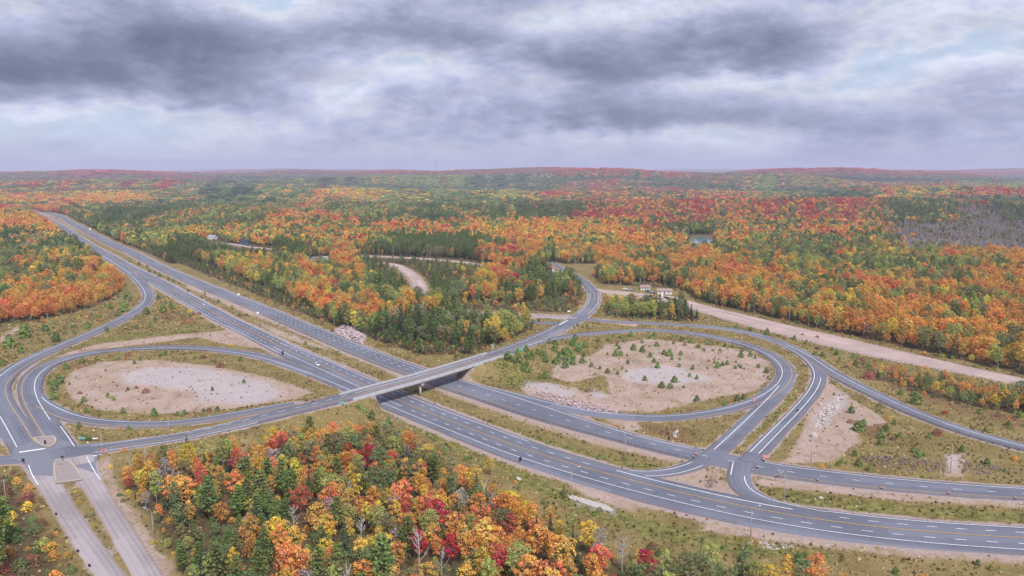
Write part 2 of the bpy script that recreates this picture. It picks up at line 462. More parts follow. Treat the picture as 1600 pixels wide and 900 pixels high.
    (-103.2, 847.13, 0, 7, 7), (-95.09, 795.7, 0, 7, 7), (-91.45, 738.46, 0, 6, 6)], gravel=2.0, off=0.0, dirt=True),
    'country_lane': dict(pts=[(-498.31, 1325.99, 0, 5, 5), (-468.28, 1302.41, 0, 5, 5), (-424.9, 1252.27, 0, 5, 5), (-391.05, 1226.03, 0, 5, 5), (-342.46, 1195.94, 0, 4, 4)], gravel=2.0, off=0.0, dirt=True),
    'back_road': dict(pts=[(-227.95, 1122.37, 0, 3.5, 3.5), (-181.09, 1105.35, 0, 3.5, 3.5), (-123.98, 1080.75, 0, 3.5, 3.5), (-68.35, 1042.07, 0, 3.5, 3.5), 
    (-7.93, 965.86, 0, 3.5, 3.5), (46.37, 940.8, 0, 3.5, 3.5)], gravel=5.0, off=0.0, dirt=True),
    'hill_road': dict(pts=[(-1574.97, 2822.01, 0, 7, 7), (-1389.56, 2555.01, 0, 7, 7), (-1226.44, 2315.67, 0, 7, 7), (-1092.81, 2117.07, 0, 7, 7)], gravel=3.0, off=0.0, dirt=True),
    'farm_drive': dict(pts=[(86.57, 795.7, 0, 3.5, 3.5), (97.06, 774.29, 0, 4, 4), (117.52, 770.14, 0, 5, 5), (136.88, 753.98, 0, 6, 6), (155.39, 723.56, 0, 5, 5)], gravel=4.0, off=0.0, dirt=True),
}
BRIDGE_X = [(-81.72, 382.39, 7.8), (-12.57, 470.65, 7.7)]


def catmull(P, step):
    P = np.array(P, float)
    Q = np.vstack([2 * P[0] - P[1], P, 2 * P[-1] - P[-2]])
    out = []
    for i in range(1, len(Q) - 2):
        p0, p1, p2, p3 = Q[i - 1], Q[i], Q[i + 1], Q[i + 2]
        L = np.linalg.norm(p2[:2] - p1[:2])
        # centripetal-ish: tangents scaled by neighbouring chord lengths
        la = max(np.linalg.norm(p1[:2] - p0[:2]), 1e-6)
        lc = max(np.linalg.norm(p3[:2] - p2[:2]), 1e-6)
        m1 = ((p1 - p0) / la * L + (p2 - p1) / L * la) / (la + L) * L
        m2 = ((p2 - p1) / L * lc + (p3 - p2) / lc * L) / (L + lc) * L
        n = max(2, int(L / step))
        for t in np.arange(n) / n:
            h = (2 * t ** 3 - 3 * t ** 2 + 1) * p1 + (t ** 3 - 2 * t ** 2 + t) * m1 + (-2 * t ** 3 + 3 * t ** 2) * p2 + (t ** 3 - t ** 2) * m2
            out.append(h)
    out.append(P[-1])
    return np.array(out)


def resample(C, step):
    seg = np.linalg.norm(np.diff(C[:, :2], axis=0), axis=1)
    s = np.concatenate([[0], np.cumsum(seg)])
    n = max(3, int(s[-1] / step) + 1)
    t = np.linspace(0, s[-1], n)
    return np.stack([np.interp(t, s, C[:, k]) for k in range(C.shape[1])], 1), t


def smooth_line(C, k):
    out = C.copy()
    for _ in range(k):
        out[1:-1] = 0.25 * out[:-2] + 0.5 * out[1:-1] + 0.25 * out[2:]
    return out


for nm, r in ROADS.items():
    C, s = resample(catmull(r['pts'], 2.0), 2.5)
    C = smooth_line(C, 60 if 'highway' in nm else 12)
    C, s = resample(C, 2.5)
    r['C'], r['s'] = C, s
    T = np.gradient(C[:, :2], axis=0)
    T /= np.linalg.norm(T, axis=1)[:, None]
    r['N'] = np.stack([-T[:, 1], T[:, 0]], 1)
    r['z'] = C[:, 2] + base_h(C[:, 0], C[:, 1]) * sstep(1100, 1500, np.hypot(C[:, 0], C[:, 1]))


def weld(child, parent, reach=22.0, upto=1e9):
    a, b = ROADS[child], ROADS[parent]
    d = np.hypot(a['C'][:, None, 0] - b['C'][None, :, 0], a['C'][:, None, 1] - b['C'][None, :, 1])
    j = d.argmin(1)
    dist = d.min(1)
    hw = np.maximum(b['C'][j, 3], b['C'][j, 4])
    k = (1 - sstep(hw + 1.0, hw + reach, dist)) * (a['s'] < upto)
    a['z'] = a['z'] * (1 - k) + b['z'][j] * k


for c in ('left_exit_ramp', 'left_loop_ramp', 'left_link_ramp', 'right_loop_ramp', 'right_outer_ramp', 'west_access_road', 'west_access_lane', 'west_side_lane', 'east_side_lane'):
    weld(c, 'overpass_road', upto=250.0 if c == 'right_loop_ramp' else 1e9)
    ROADS[c]['z'] = smooth_line(ROADS[c]['z'][:, None], 10)[:, 0]
# at the grade separated crossing the ramps that reach the highways stay at their level
for c in ('left_loop_ramp',):
    far = ROADS[c]['C'][:, 1] > 380
    ROADS[c]['z'] = np.where(far, np.minimum(ROADS[c]['z'], 0.0), ROADS[c]['z'])

OC = ROADS['overpass_road']['C']
# indices of the deck ends and of the abutment faces along the crossroad
ABUT = [(-69.14, 386.71), (-21.96, 443.81)]
ab0 = int(np.hypot(OC[:, 0] - ABUT[0][0], OC[:, 1] - ABUT[0][1]).argmin())
ab1 = int(np.hypot(OC[:, 0] - ABUT[1][0], OC[:, 1] - ABUT[1][1]).argmin())
bs0 = int(np.hypot(OC[:, 0] - BRIDGE_X[0][0], OC[:, 1] - BRIDGE_X[0][1]).argmin())
bs1 = int(np.hypot(OC[:, 0] - BRIDGE_X[1][0], OC[:, 1] - BRIDGE_X[1][1]).argmin())

# ---- grid lines of the ground sheet: fine round the interchange, coarser outwards
def lines(segs, lo, hi, grow):
    out = []
    for a, b, st in segs:
        out += list(np.arange(a, b, st))
    st = segs[-1][2]
    x = segs[-1][1]
    while x < hi:
        out.append(x)
        st = min(st * grow, 420.0)
        x += st
    out.append(hi)
    st = segs[0][2]
    x = segs[0][0] - st
    left = []
    while x > lo:
        left.append(x)
        st = min(st * grow, 420.0)
        x -= st
    left.append(lo)
    return np.array(left[::-1] + out)


XS = lines([(-1100, -430, 4.5), (-430, 430, 1.75)], -26000, 26000, 1.055)
YS = lines([(150, 900, 1.75), (900, 1500, 4.5)], -2500, 30000, 1.045)
GX, GY = np.meshgrid(XS, YS)
BASE = base_h(GX, GY)
num = np.zeros_like(GX)
dnm = np.zeros_like(GX)
edge = np.full_like(GX, 60.0)
grav = np.full_like(GX, -12.0)
REACH = 36.0
for nm, r in ROADS.items():
    C, z = r['C'], r['z']
    for i in range(0, len(C)):
        if nm == 'overpass_road' and ab0 - 1 < i < ab1 + 1:
            continue
        x, y = C[i, 0], C[i, 1]
        hw = max(C[i, 3], C[i, 4])
        # centre of the paved strip
        cx = x + r['N'][i, 0] * (C[i, 3] - C[i, 4]) / 2
        cy = y + r['N'][i, 1] * (C[i, 3] - C[i, 4]) / 2
        hw = (C[i, 3] + C[i, 4]) / 2
        i0, i1 = np.searchsorted(XS, (cx - hw - REACH, cx + hw + REACH))
        j0, j1 = np.searchsorted(YS, (cy - hw - REACH, cy + hw + REACH))
        if i1 <= i0 or j1 <= j0:
            continue
        sl = (slice(j0, j1), slice(i0, i1))
        d = np.hypot(GX[sl] - cx, GY[sl] - cy) - hw
        wgt = 1.0 / (np.maximum(d, 0.0) + 0.35) ** 3.2 * (d < REACH)
        num[sl] += wgt * z[i]
        dnm[sl] += wgt
        edge[sl] = np.minimum(edge[sl], d)
        grav[sl] = np.maximum(grav[sl], r['gravel'] - d)
rz = np.where(dnm > 0, num / np.maximum(dnm, 1e-12), 0.0)
drop = np.where(np.hypot(GX, GY) > 1300, 0.9, 0.30)
k = sstep(3.0, 26.0, edge)
k2 = sstep(0.8, 6.0, edge)
HGT = (rz - drop - 0.35 * k2) * (1 - k) + BASE * k
HGT = np.where(dnm > 0, HGT, BASE)


def _bil(A, x, y):
    x, y = np.atleast_1d(np.asarray(x, float)), np.atleast_1d(np.asarray(y, float))
    i = np.clip(np.searchsorted(XS, x) - 1, 0, len(XS) - 2)
    j = np.clip(np.searchsorted(YS, y) - 1, 0, len(YS) - 2)
    fx = np.clip((x - XS[i]) / (XS[i + 1] - XS[i]), 0, 1)
    fy = np.clip((y - YS[j]) / (YS[j + 1] - YS[j]), 0, 1)
    return (A[j, i] * (1 - fx) + A[j, i + 1] * fx) * (1 - fy) + (A[j + 1, i] * (1 - fx) + A[j + 1, i + 1] * fx) * fy


def gz(x, y):
    return float(_bil(HGT, x, y)[0])


# ---- what grows or lies where (outlines on the ground, metres)
AREAS = dict(
    sand=[
        [(-255.77, 434.1), (-266.69, 462.98), (-259.7, 485.5), (-229.54, 490.6), (-186.96, 475.6), (-142.74, 448.09), (-109.02, 418.38), 
    (-119.67, 394.47), (-152.06, 383.48), (-178.33, 377.16), (-208.18, 385.63), (-235.14, 406.09)],
        [(64.44, 533.44), (96.88, 554.4), (129.83, 537.51), (157.11, 523.52), (163.96, 490.6), (151.75, 448.09), (133.71, 420.92), 
    (105.95, 406.09), (85.95, 392.23), (67.58, 381.35), (42.51, 387.8), (23.66, 401.37), (35.17, 418.38), (53.88, 413.38), (54.81, 451), 
    (39.39, 470.79)],
        [(28.16, 495.81), (44.23, 504.72), (65.14, 487.19), (48.83, 448.09), (32.99, 436.83), (23.29, 448.09)],
        [(-300.59, 502.92), (-291.01, 537.51), (-261.32, 561.01), (-223.24, 584.16), (-211.95, 596.45), (-186.66, 561.01), (-161.48, 523.52), 
    (-181.55, 531.43), (-214.38, 547.95), (-227.72, 561.01), (-257.09, 541.64), (-283.68, 523.52), (-294.95, 501.12)],
        [(-218.39, 651.06), (-179.74, 601.51), (-134.81, 539.57), (-99.04, 494.06), (-59, 439.6), (-34.76, 413.38), (-13.12, 388.9), 
    (15.13, 357.45), (37.11, 336.26), (55.02, 323.41), (69.33, 312.91), (72.42, 317.33), (56.04, 329.71), (29.52, 348.32), (0, 379.24), 
    (-42.95, 426.1), (-98.71, 492.32), (-148.75, 558.79), (-218.61, 660.1)],
        [(-341.86, 813.68), (-274.93, 723.56), (-217.42, 648.1), (-219.6, 663.17), (-283.3, 746.14), (-346.16, 832.47)],
        [(-209.33, 628.09), (-183.23, 596.45), (-147.62, 554.4), (-120.9, 517.74), (-149.4, 543.73), (-176.04, 572.36)],
        [(176.71, 434.1), (183.27, 436.83), (181.14, 406.09), (182.95, 380.29), (182.15, 365.09), (170.71, 360.28), (165.73, 370.03), 
    (156.32, 337.93), (133.92, 314.37), (113.33, 312.91), (136.98, 355.59), (157.09, 396.75)],
        [(185.27, 321.1), (192.37, 321.1), (184.23, 308.6), (180.33, 298.98), (172.16, 298.98), (180.54, 310.02)],
        [(60.92, 296.99), (78.28, 305.79), (85.21, 304.41), (83.3, 292.44), (83.76, 278.98), (79.59, 283.13), (69.33, 289.28), (57.77, 293.73)],
        [(95.78, 298.98), (101.11, 295.68), (118.85, 289.28), (144.15, 280.15), (187.02, 272.11), (208.79, 269.89), (206.42, 266.63), 
    (185.23, 269.35), (142.18, 276.08), (112.29, 284.95), (96.57, 289.28), (94.06, 292.44)],
        [(-138.66, 596.45), (-125.82, 601.51), (-107.64, 567.76), (-105.54, 541.64), (-122.25, 554.4)],
        [(-173.32, 312.91), (-171.77, 320.34), (-161.77, 303.72), (-147.14, 281.34), (-129.15, 259.29), (-116.54, 240.28), (-104.9, 227.64), 
    (-98.82, 209.12), (-111.83, 227.64), (-132.84, 256.77), (-154.7, 284.34)],
        [(-212.66, 320.34), (-220.09, 323.41), (-232.39, 317.33), (-226.34, 308.6), (-212.39, 311.46), (-206.39, 312.91)],
        [(32.53, 385.63), (51.77, 383.48), (58.91, 377.16), (41.62, 379.24), (26.3, 390), (10.25, 406.09), (5.37, 426.1), (18.33, 436.83), 
    (35.79, 426.1), (44.43, 406.09)],
        [(-371.88, 558.79), (-381.59, 589.02), (-384.29, 596.45), (-383.45, 601.51), (-372.2, 581.76), (-368.2, 563.24), (-359.49, 539.57)],
        [(95.09, 795.7), (119.39, 782.72), (153.97, 746.14), (168.35, 702.27), (150.93, 702.27), (120.72, 730.93), (92.85, 750.04)],
        [(-33.24, 669.39), (0, 663.17), (48.1, 645.17), (46.86, 628.09), (0, 628.09), (-32.07, 645.17)],
        [(70.6, 630.88), (101.96, 614.52), (96.96, 598.97), (66.27, 614.52)],
        [(42.29, 385.63), (59.41, 370.03), (62.03, 357.45), (55.42, 353.75), (49.15, 363.15)],
        [(24.47, 298.31), (30.02, 292.44), (37.99, 286.17), (46.4, 269.89), (43.41, 265.56), (30.75, 275.5), (22.28, 289.28)],
        [(66.42, 256.77), (95.62, 245.7), (123.17, 236.78), (160.43, 230.89), (158.86, 228.45), (121.53, 233.38), (93.97, 241.17), (65.11, 251.36)],
    ],
    pale=[
        [(-233.47, 456.91), (-222.56, 470.79), (-197.6, 472.38), (-168.4, 456.91), (-138.45, 434.1), (-122.71, 410.92), (-137.04, 396.75), 
    (-164.68, 399.04), (-175.84, 418.38), (-201.61, 428.74), (-221.76, 436.83)],
        [(70.22, 466.07), (96.1, 478.85), (111.34, 458.42), (115.73, 445.23), (94.73, 434.1), (73.31, 436.83), (60.1, 448.09)],
        [(198.09, 596.45), (230.66, 554.4), (258.5, 499.34), (231.31, 523.52), (204.59, 572.36)],
        [(5.43, 431.4), (12.91, 439.6), (21.8, 432.75), (36.71, 415.86), (29.38, 410.92), (17.69, 420.92)],
        [(44.47, 423.5), (49.94, 418.38), (49.56, 406.09), (44.68, 408.49)],
        [(169.45, 402.54), (182.87, 418.38), (173.13, 396.75), (151.27, 365.09), (142.81, 357.45), (153.42, 380.29)],
        [(185.94, 320.34), (190.85, 320.34), (182.38, 307.19), (178.99, 305.79)],
        [(23.7, 276.08), (29.39, 273.8), (36.24, 266.63), (35.35, 265.03), (28.89, 268.8), (23.98, 273.8)],
        [(-115.55, 579.39), (-114.48, 589.02), (-107.69, 565.49), (-107.64, 547.95)],
    ],
    lush=[
        [(-299.86, 554.4), (-280.36, 581.76), (-247.61, 596.45), (-223.5, 591.48), (-239.78, 577.02), (-274.26, 558.79), (-290.91, 541.64)],
        [(71.3, 292.44), (81.32, 302.35), (84.29, 298.98), (79.57, 288.65), (74.16, 283.74)],
        [(-32.53, 385.63), (0, 357.45), (28.22, 332.14), (53.33, 312.91), (67.26, 309.31), (59.75, 304.41), (42.2, 309.31), (19.52, 328.11), 
    (-2.97, 350.11), (-32.01, 379.24)],
        [(99.04, 289.28), (111.4, 282.53), (140.26, 272.11), (182.1, 264.5), (202.96, 261.87), (198.18, 255.27), (177.44, 257.27), 
    (135.81, 262.91), (110.72, 268.25), (99.12, 278.39)],
        [(144.62, 357.45), (157.45, 365.09), (157.22, 350.11), (160.71, 341.33), (154.16, 336.26), (145.48, 343.05)],
        [(-57.02, 375.09), (-29.38, 346.55), (0, 310.74), (24.12, 281.34), (45.1, 261.87), (74.11, 244.78), (101.96, 235.07), (98.96, 227.64), 
    (61.59, 236.78), (32.91, 254.28), (0, 293.73), (-34.42, 337.93)],
        [(123.52, 370.03), (150.79, 412.15), (158.25, 418.38), (128.21, 370.03), (100.41, 328.11), (97.62, 328.11)],
        [(-11.93, 475.6), (0, 487.19), (18.78, 448.09), (5.38, 427.41), (-7.29, 434.1)],
    ],
    forest=[
        [(-161.25, 303.72), (-153.96, 308.6), (-133.33, 312.91), (-105.99, 328.11), (-86.87, 341.33), (-70.5, 346.55), (-51.39, 336.26), 
    (-32, 312.91), (-14.89, 289.9), (0, 267.71), (13.07, 252.33), (26.78, 237.65), (39.58, 227.64), (58.14, 222.54), (75.71, 216.92), 
    (92.9, 212.6), (91.04, 199.3), (72.83, 162.79), (-68.46, 162.79), (-87.54, 199.3), (-106.48, 227.64), (-120.68, 249.45), (-138.19, 272.67), 
    (-152.16, 290.54)],
        [(-461.32, 554.4), (-419.04, 586.58), (-402.75, 606.65), (-385.57, 619.88), (-374.14, 645.17), (-370.25, 688.75), (-380.61, 746.14), 
    (-402.65, 809.11), (-438.21, 867.49), (-517.66, 985.54), (-632.03, 1148.89), (-779.17, 1362.98), (-973.31, 1654.49), (-1166, 1936.85), 
    (-1365.38, 2228.6), (-1531.51, 2449.57), (-2056.39, 2533.21)],
        [(-1632.4, 2718.74), (-1267.6, 2228.6), (-876.25, 1654.49), (-601.5, 1257.66), (-343.52, 888.82), (-250.16, 757.95), (-171.03, 645.17), 
    (-113.74, 570.05), (-84.44, 533.44), (-58.77, 502.92), (-25.28, 504.72), (0, 543.73), (18.52, 586.58), (12.74, 614.52), (-34.44, 639.37), 
    (-44.43, 688.75), (-33.55, 675.72), (49.19, 660.1), (65.33, 705.73), (72.42, 770.14), (70.13, 852.13), (53.08, 922.82), (42.42, 1034.66), 
    (-769.71, 1600.55)],
        [(172.03, 730.93), (195.69, 675.72), (227.49, 609.25), (254.69, 556.59), (277.69, 512.09), (304.27, 453.94), (336.09, 399.04), 
    (879.18, 1072.79), (131.88, 1072.79), (91.91, 894.32), (98.83, 827.69), (170.51, 795.7)],
        [(83.77, 698.84), (113.92, 688.75), (153.03, 660.1), (156.82, 639.37), (147.14, 622.59), (104.59, 630.88), (73.11, 639.37)],
        [(215.39, 472.38), (231.1, 459.93), (255.04, 434.1), (276.53, 410.92), (304.11, 375.09), (282.02, 346.55), (252.11, 373.05), 
    (237.45, 385.63), (225.57, 406.09), (216.66, 430.06), (209.95, 453.94)],
        [(-236.99, 301.67), (-200.07, 300.32), (-180.56, 278.39), (-150.08, 242.51), (-130.72, 219.88), (-113.8, 199.3), (-94.67, 162.79), 
    (-160.22, 162.79), (-270.71, 287.41)],
    ],
    rust=[
        [(217.86, 448.09), (216.53, 408.49), (228.08, 375.09), (242.05, 357.45), (258.14, 337.93), (277.85, 365.09), (250.16, 370.03), (233.96, 396.75)],
        [(-195.44, 296.99), (-171.67, 269.89), (-136.57, 227.64), (-137.3, 223.7), (-170.72, 264.5)],
        [(-313.29, 688.75), (-266.07, 642.26), (-239.66, 601.51), (-270.18, 614.52), (-298, 642.26)],
        [(-280.29, 478.85), (-273.3, 495.81), (-258.57, 475.6), (-259.44, 455.42)],
        [(-170.76, 1097.03), (-86.05, 1049.59), (-65.58, 999.1), (-127.27, 1034.66)],
        [(-65.74, 723.56), (-23.91, 723.56), (55.65, 672.54), (0, 666.26), (-45.57, 688.75)],
        [(-255.83, 462.98), (-215.44, 451), (-197.43, 427.41), (-225.89, 434.1), (-249.25, 436.83)],
        [(61.74, 365.09), (84.72, 357.45), (77.44, 337.93), (62.3, 350.11)],
        [(165.89, 385.63), (181.37, 370.03), (172.1, 337.93), (158.64, 346.55)],
    ],
)
POND = [(305.48, 1325.99), (311.18, 1375.76), (332.92, 1436.36), (353.82, 1465.01), (363.39, 1450.54), (353.78, 1388.79), (335.15, 1332.01), (314.28, 1308.23)]


def poly_sdf(px, py, poly):
    """signed distance, positive inside"""
    P = np.array(poly, float)[:, :2]
    d = np.full(px.shape, 1e9)
    ins = np.zeros(px.shape, bool)
    for a, b in zip(P, np.roll(P, -1, 0)):
        e = b - a
        t = np.clip(((px - a[0]) * e[0] + (py - a[1]) * e[1]) / (e @ e + 1e-9), 0, 1)
        d = np.minimum(d, np.hypot(px - a[0] - t * e[0], py - a[1] - t * e[1]))
        c = ((a[1] > py) != (b[1] > py))
        with np.errstate(divide='ignore', invalid='ignore'):
            xi = a[0] + (py - a[1]) * e[0] / (e[1] if abs(e[1]) > 1e-9 else 1e-9)
        ins ^= c & (px < xi)
    return np.where(ins, d, -d)


def area_field(polys, lim=10.0):
    out = np.full(GX.shape, -lim)
    for p in polys:
        P = np.array(p)[:, :2]
        i0, i1 = np.searchsorted(XS, (P[:, 0].min() - lim, P[:, 0].max() + lim))
        j0, j1 = np.searchsorted(YS, (P[:, 1].min() - lim, P[:, 1].max() + lim))
        sl = (slice(max(j0 - 1, 0), j1 + 1), slice(max(i0 - 1, 0), i1 + 1))
        s = poly_sdf(GX[sl], GY[sl], P)
        out[sl] = np.maximum(out[sl], np.clip(s, -lim, lim))
    return out


FIELD = {kx: area_field(v) for kx, v in AREAS.items()}
# beyond the interchange the forest closes in everywhere but along the roads
FAR_Y = 1020.0
beyond = np.clip(GY - FAR_Y, -10, 10)
beyond = np.where(GY > 900, np.minimum(beyond, np.clip(edge - 9.0, -10, 10)), -10)
behind = np.clip(np.maximum(205.0 - GY, np.abs(GX) - (GY * 0.72 + 60)), -10, 10)
behind = np.minimum(behind, np.clip(edge - 9.0, -10, 10))
FIELD['forest'] = np.maximum(np.maximum(FIELD['forest'], beyond), behind)
FIELD['forest'] = np.minimum(FIELD['forest'], np.clip(edge - 4.0, -10, 10))
pond_s = poly_sdf(GX, GY, POND)
HGT = HGT - 1.6 * sstep(-4, 3, pond_s)
FIELD['forest'] = np.minimum(FIELD['forest'], np.clip(-pond_s - 1, -10, 10))

# ---- ground material
ground_mat, t, b, out = new_mat('ground')
geo = t.new('ShaderNodeNewGeometry')
pos = geo.outputs['Position']
nA = t.noise(pos, 0.055, 5.0, 0.6)
nB = t.noise(pos, 0.35, 5.0, 0.65)
nC = t.noise(pos, 1.6, 4.0, 0.7)
stretch = t.new('ShaderNodeMapping')
t.put(stretch.inputs[0], pos)
stretch.inputs['Scale'].default_value = (1.0, 0.4, 1.0)
nD = t.noise(stretch.outputs[0], 0.16, 6.0, 0.62, 0.6)


def mask(name, amp1=5.0, amp2=2.5, soft=0.9, shift=0.0):
    s = t.attr(name).outputs['Fac']
    s = t.math('ADD', s, t.math('MULTIPLY', t.math('SUBTRACT', nD, 0.5), amp1))
    s = t.math('ADD', s, t.math('MULTIPLY', t.math('SUBTRACT', nC, 0.5), amp2))
    s = t.math('ADD', s, shift)
    return t.ramp(s, -soft, soft)


GK = 0.78
def gc(c, k=GK):
    return tuple(x * k for x in lin(c))


grass = t.curve(nB, [(0.30, gc((92, 80, 48))), (0.44, gc((150, 130, 84))), (0.54, gc((136, 124, 76))), (0.68, gc((188, 164, 116)))])
grass2 = t.curve(nA, [(0.35, gc((120, 100, 66))), (0.50, gc((150, 132, 86))), (0.65, gc((176, 152, 110)))])
col = t.mix(0.45, grass, grass2)
lush = t.curve(nB, [(0.32, gc((80, 84, 40))), (0.5, gc((130, 128, 70))), (0.68, gc((166, 152, 94)))])
col = t.mix(t.math('MULTIPLY', mask('lush', 8, 3, 2.5), 0.8), col, lush)
rust = t.curve(nB, [(0.32, gc((112, 82, 64))), (0.5, gc((140, 108, 80))), (0.68, gc((152, 126, 92)))])
col = t.mix(t.math('MULTIPLY', mask('rust', 8, 3, 3.0), 0.75), col, rust)
floor_ = t.curve(nB, [(0.3, gc((74, 66, 52))), (0.5, gc((104, 88, 64))), (0.7, gc((120, 106, 74)))])
col = t.mix(mask('forest', 6, 3, 2.0, -2.0), col, floor_)
# far woods seen as one texture
dist = t.vmath('LENGTH', pos)
dist = dist.node.outputs['Value']
far_n = t.noise(pos, 0.0011, 4.0, 0.6)
far_f = t.noise(pos, 0.011, 4.0, 0.75)
far_c = t.curve(t.math('ADD', t.math('MULTIPLY', far_n, 0.6), t.math('MULTIPLY', far_f, 0.4)),
                [(0.36, gc((58, 72, 58))), (0.45, gc((96, 106, 70))), (0.52, gc((150, 100, 74))), (0.60, gc((150, 84, 74))), (0.70, gc((176, 128, 84)))])
col = t.mix(t.ramp(dist, 3000.0, 5200.0), col, far_c)
sand = t.curve(nC, [(0.28, gc((160, 134, 120))), (0.48, gc((196, 170, 156))), (0.70, gc((218, 198, 186)))])
sand = t.mix(t.math('MULTIPLY', t.ramp(nA, 0.42, 0.62), 0.45), sand, gc((168, 140, 118)))
ero = t.noise(stretch.outputs[0], 0.5, 6.0, 0.7, 1.5)
sand = t.mix(t.math('MULTIPLY', t.ramp(ero, 0.56, 0.66), 0.55), sand, gc((140, 116, 94)))
sand = t.mix(t.math('MULTIPLY', t.ramp(nD, 0.52, 0.62), 0.5), sand, gc((150, 132, 98)))
col = t.mix(mask('sand', 9.0, 4.5, 1.6), col, sand)
grv = t.curve(nC, [(0.3, gc((154, 134, 126))), (0.5, gc((186, 165, 157))), (0.7, gc((204, 186, 180)))])
col = t.mix(mask('gravel', 7.0, 3.0, 0.8, -0.4), col, grv)
pale = t.curve(nC, [(0.3, gc((190, 178, 184), 0.72)), (0.55, gc((216, 207, 214), 0.72)), (0.72, gc((228, 221, 228), 0.72))])
col = t.mix(t.math('MULTIPLY', mask('pale', 16.0, 8.0, 3.6), 0.62), col, pale)
fine = t.noise(pos, 5.5, 3.0, 0.7)
col = t.mix(0.55, col, t.curve(fine, [(0.3, (0.52, 0.52, 0.52)), (0.55, (1.0, 1.0, 1.0)), (0.7, (1.25, 1.25, 1.25))]), 'MULTIPLY')
t.put(b.inputs['Base Color'], col)
b.inputs['Roughness'].default_value = 0.95
b.inputs['Specular IOR Level'].default_value = 0.1
bump = t.new('ShaderNodeBump')
bump.inputs['Strength'].default_value = 0.7
bump.inputs['Distance'].default_value = 0.8
t.put(bump.inputs['Height'], t.math('ADD', nB, t.math('MULTIPLY', nC, 0.5)))
t.put(b.inputs['Normal'], bump.outputs[0])

ny, nx = GX.shape
idx = np.arange(ny * nx).reshape(ny, nx)
quads = np.stack([idx[:-1, :-1], idx[:-1, 1:], idx[1:, 1:], idx[1:, :-1]], -1).reshape(-1, 4)
verts = np.stack([GX, GY, HGT + (fbm(GX / 6.0, GY / 6.0, 91, 2) * 0.25) * sstep(2.0, 8.0, edge)], -1).reshape(-1, 3)
obj('ground', fast_mesh('ground', verts, quads, ground_mat,
    dict(gravel=grav.ravel(), sand=FIELD['sand'].ravel(), pale=FIELD['pale'].ravel(), lush=FIELD['lush'].ravel(),
         rust=FIELD['rust'].ravel(), forest=FIELD['forest'].ravel()), smooth=True), kind='structure',
    label='rolling ground with sandy clearings, grass verges and forest floor')


# ---- pavements
def asphalt(name, tone, old=0.0):
    m, t, b, out = new_mat(name)
    geo = t.new('ShaderNodeNewGeometry')
    lat = t.attr('lat').outputs['Fac']
    alo = t.attr('along').outputs['Fac']
    rim = t.attr('rim').outputs['Fac']
    cv = t.new('ShaderNodeCombineXYZ')
    t.put(cv.inputs[0], t.math('MULTIPLY', lat, 1.0))
    t.put(cv.inputs[1], t.math('MULTIPLY', alo, 0.02))
    streak = t.noise(cv.outputs[0], 1.1, 4.0, 0.6)
    patch = t.noise(geo.outputs['Position'], 0.05, 4.0, 0.6)
    grit = t.noise(geo.outputs['Position'], 3.0, 4.0, 0.8)
    c = lin(tone)
    base = t.mix(streak, tuple(x * 0.68 for x in c), tuple(x * 1.32 for x in c))
    base = t.mix(t.math('MULTIPLY', t.ramp(patch, 0.40, 0.62), 0.7), base, tuple(x * 1.26 for x in c))
    base = t.mix(t.math('MULTIPLY', t.ramp(t.noise(geo.outputs['Position'], 0.02, 3.0), 0.5, 0.56), 0.3), base, tuple(x * 0.74 for x in c))
    # wheel tracks: two per 3.75 m lane
    wt = t.math('COSINE', t.math('MULTIPLY', lat, 2 * math.pi / 1.875))
    base = t.mix(t.math('MULTIPLY', t.ramp(wt, 0.2, 1.0), 0.34), base, tuple(x * 0.66 for x in c))
    base = t.mix(t.math('MULTIPLY', t.ramp(t.math('ADD', rim, t.math('MULTIPLY', grit, 0.8)), 1.5, 0.5), 0.6), base,
                 lin((112, 98, 100)) if not old else lin((150, 132, 126)))
    # old cracks and sealed joints across the lanes
    cr = t.new('ShaderNodeCombineXYZ')
    t.put(cr.inputs[0], t.math('MULTIPLY', lat, 0.04))
    t.put(cr.inputs[1], t.math('MULTIPLY', alo, 0.22))
    crk = t.noise(cr.outputs[0], 1.0, 5.0, 0.7, 0.4)
    base = t.mix(t.math('MULTIPLY', t.ramp(crk, 0.60, 0.66), 0.32), base, tuple(x * 0.55 for x in c))
    seam = t.math('ABSOLUTE', t.math('SUBTRACT', t.math('FRACT', t.math('ADD', t.math('DIVIDE', lat, 3.9), t.math('MULTIPLY', patch, 0.10))), 0.5))
    base = t.mix(t.math('MULTIPLY', t.math('MULTIPLY', t.ramp(seam, 0.07, 0.02), t.ramp(streak, 0.42, 0.58)), 0.45), base, tuple(x * 0.5 for x in c))
    slab = t.new('ShaderNodeTexWhiteNoise', noise_dimensions='2D')
    sv = t.new('ShaderNodeCombineXYZ')
    t.put(sv.inputs[0], t.math('FLOOR', t.math('DIVIDE', lat, 4.1)))
    t.put(sv.inputs[1], t.math('FLOOR', t.math('DIVIDE', alo, 46.0)))
    t.put(slab.inputs['Vector'], sv.outputs[0])
    base = t.mix(t.ramp(slab.outputs['Value'], 0.55, 1.0), base, t.mix(0.75, base, tuple(x * 1.3 for x in c)))
    base = t.mix(0.35, base, t.curve(grit, [(0.3, (0.7, 0.7, 0.7)), (0.6, (1.15, 1.15, 1.15))]), 'MULTIPLY')
    t.put(b.inputs['Base Color'], base)
    b.inputs['Roughness'].default_value = 0.82
    b.inputs['Specular IOR Level'].default_value = 0.3
    return m


M_ASPH = asphalt('asphalt', (104, 106, 118))
M_OLD = asphalt('weathered_asphalt', (150, 140, 142), 1.0)
M_DIRT = asphalt('packed_gravel', (170, 148, 142), 1.0)
M_JOIN = asphalt('junction_asphalt', (110, 112, 122))


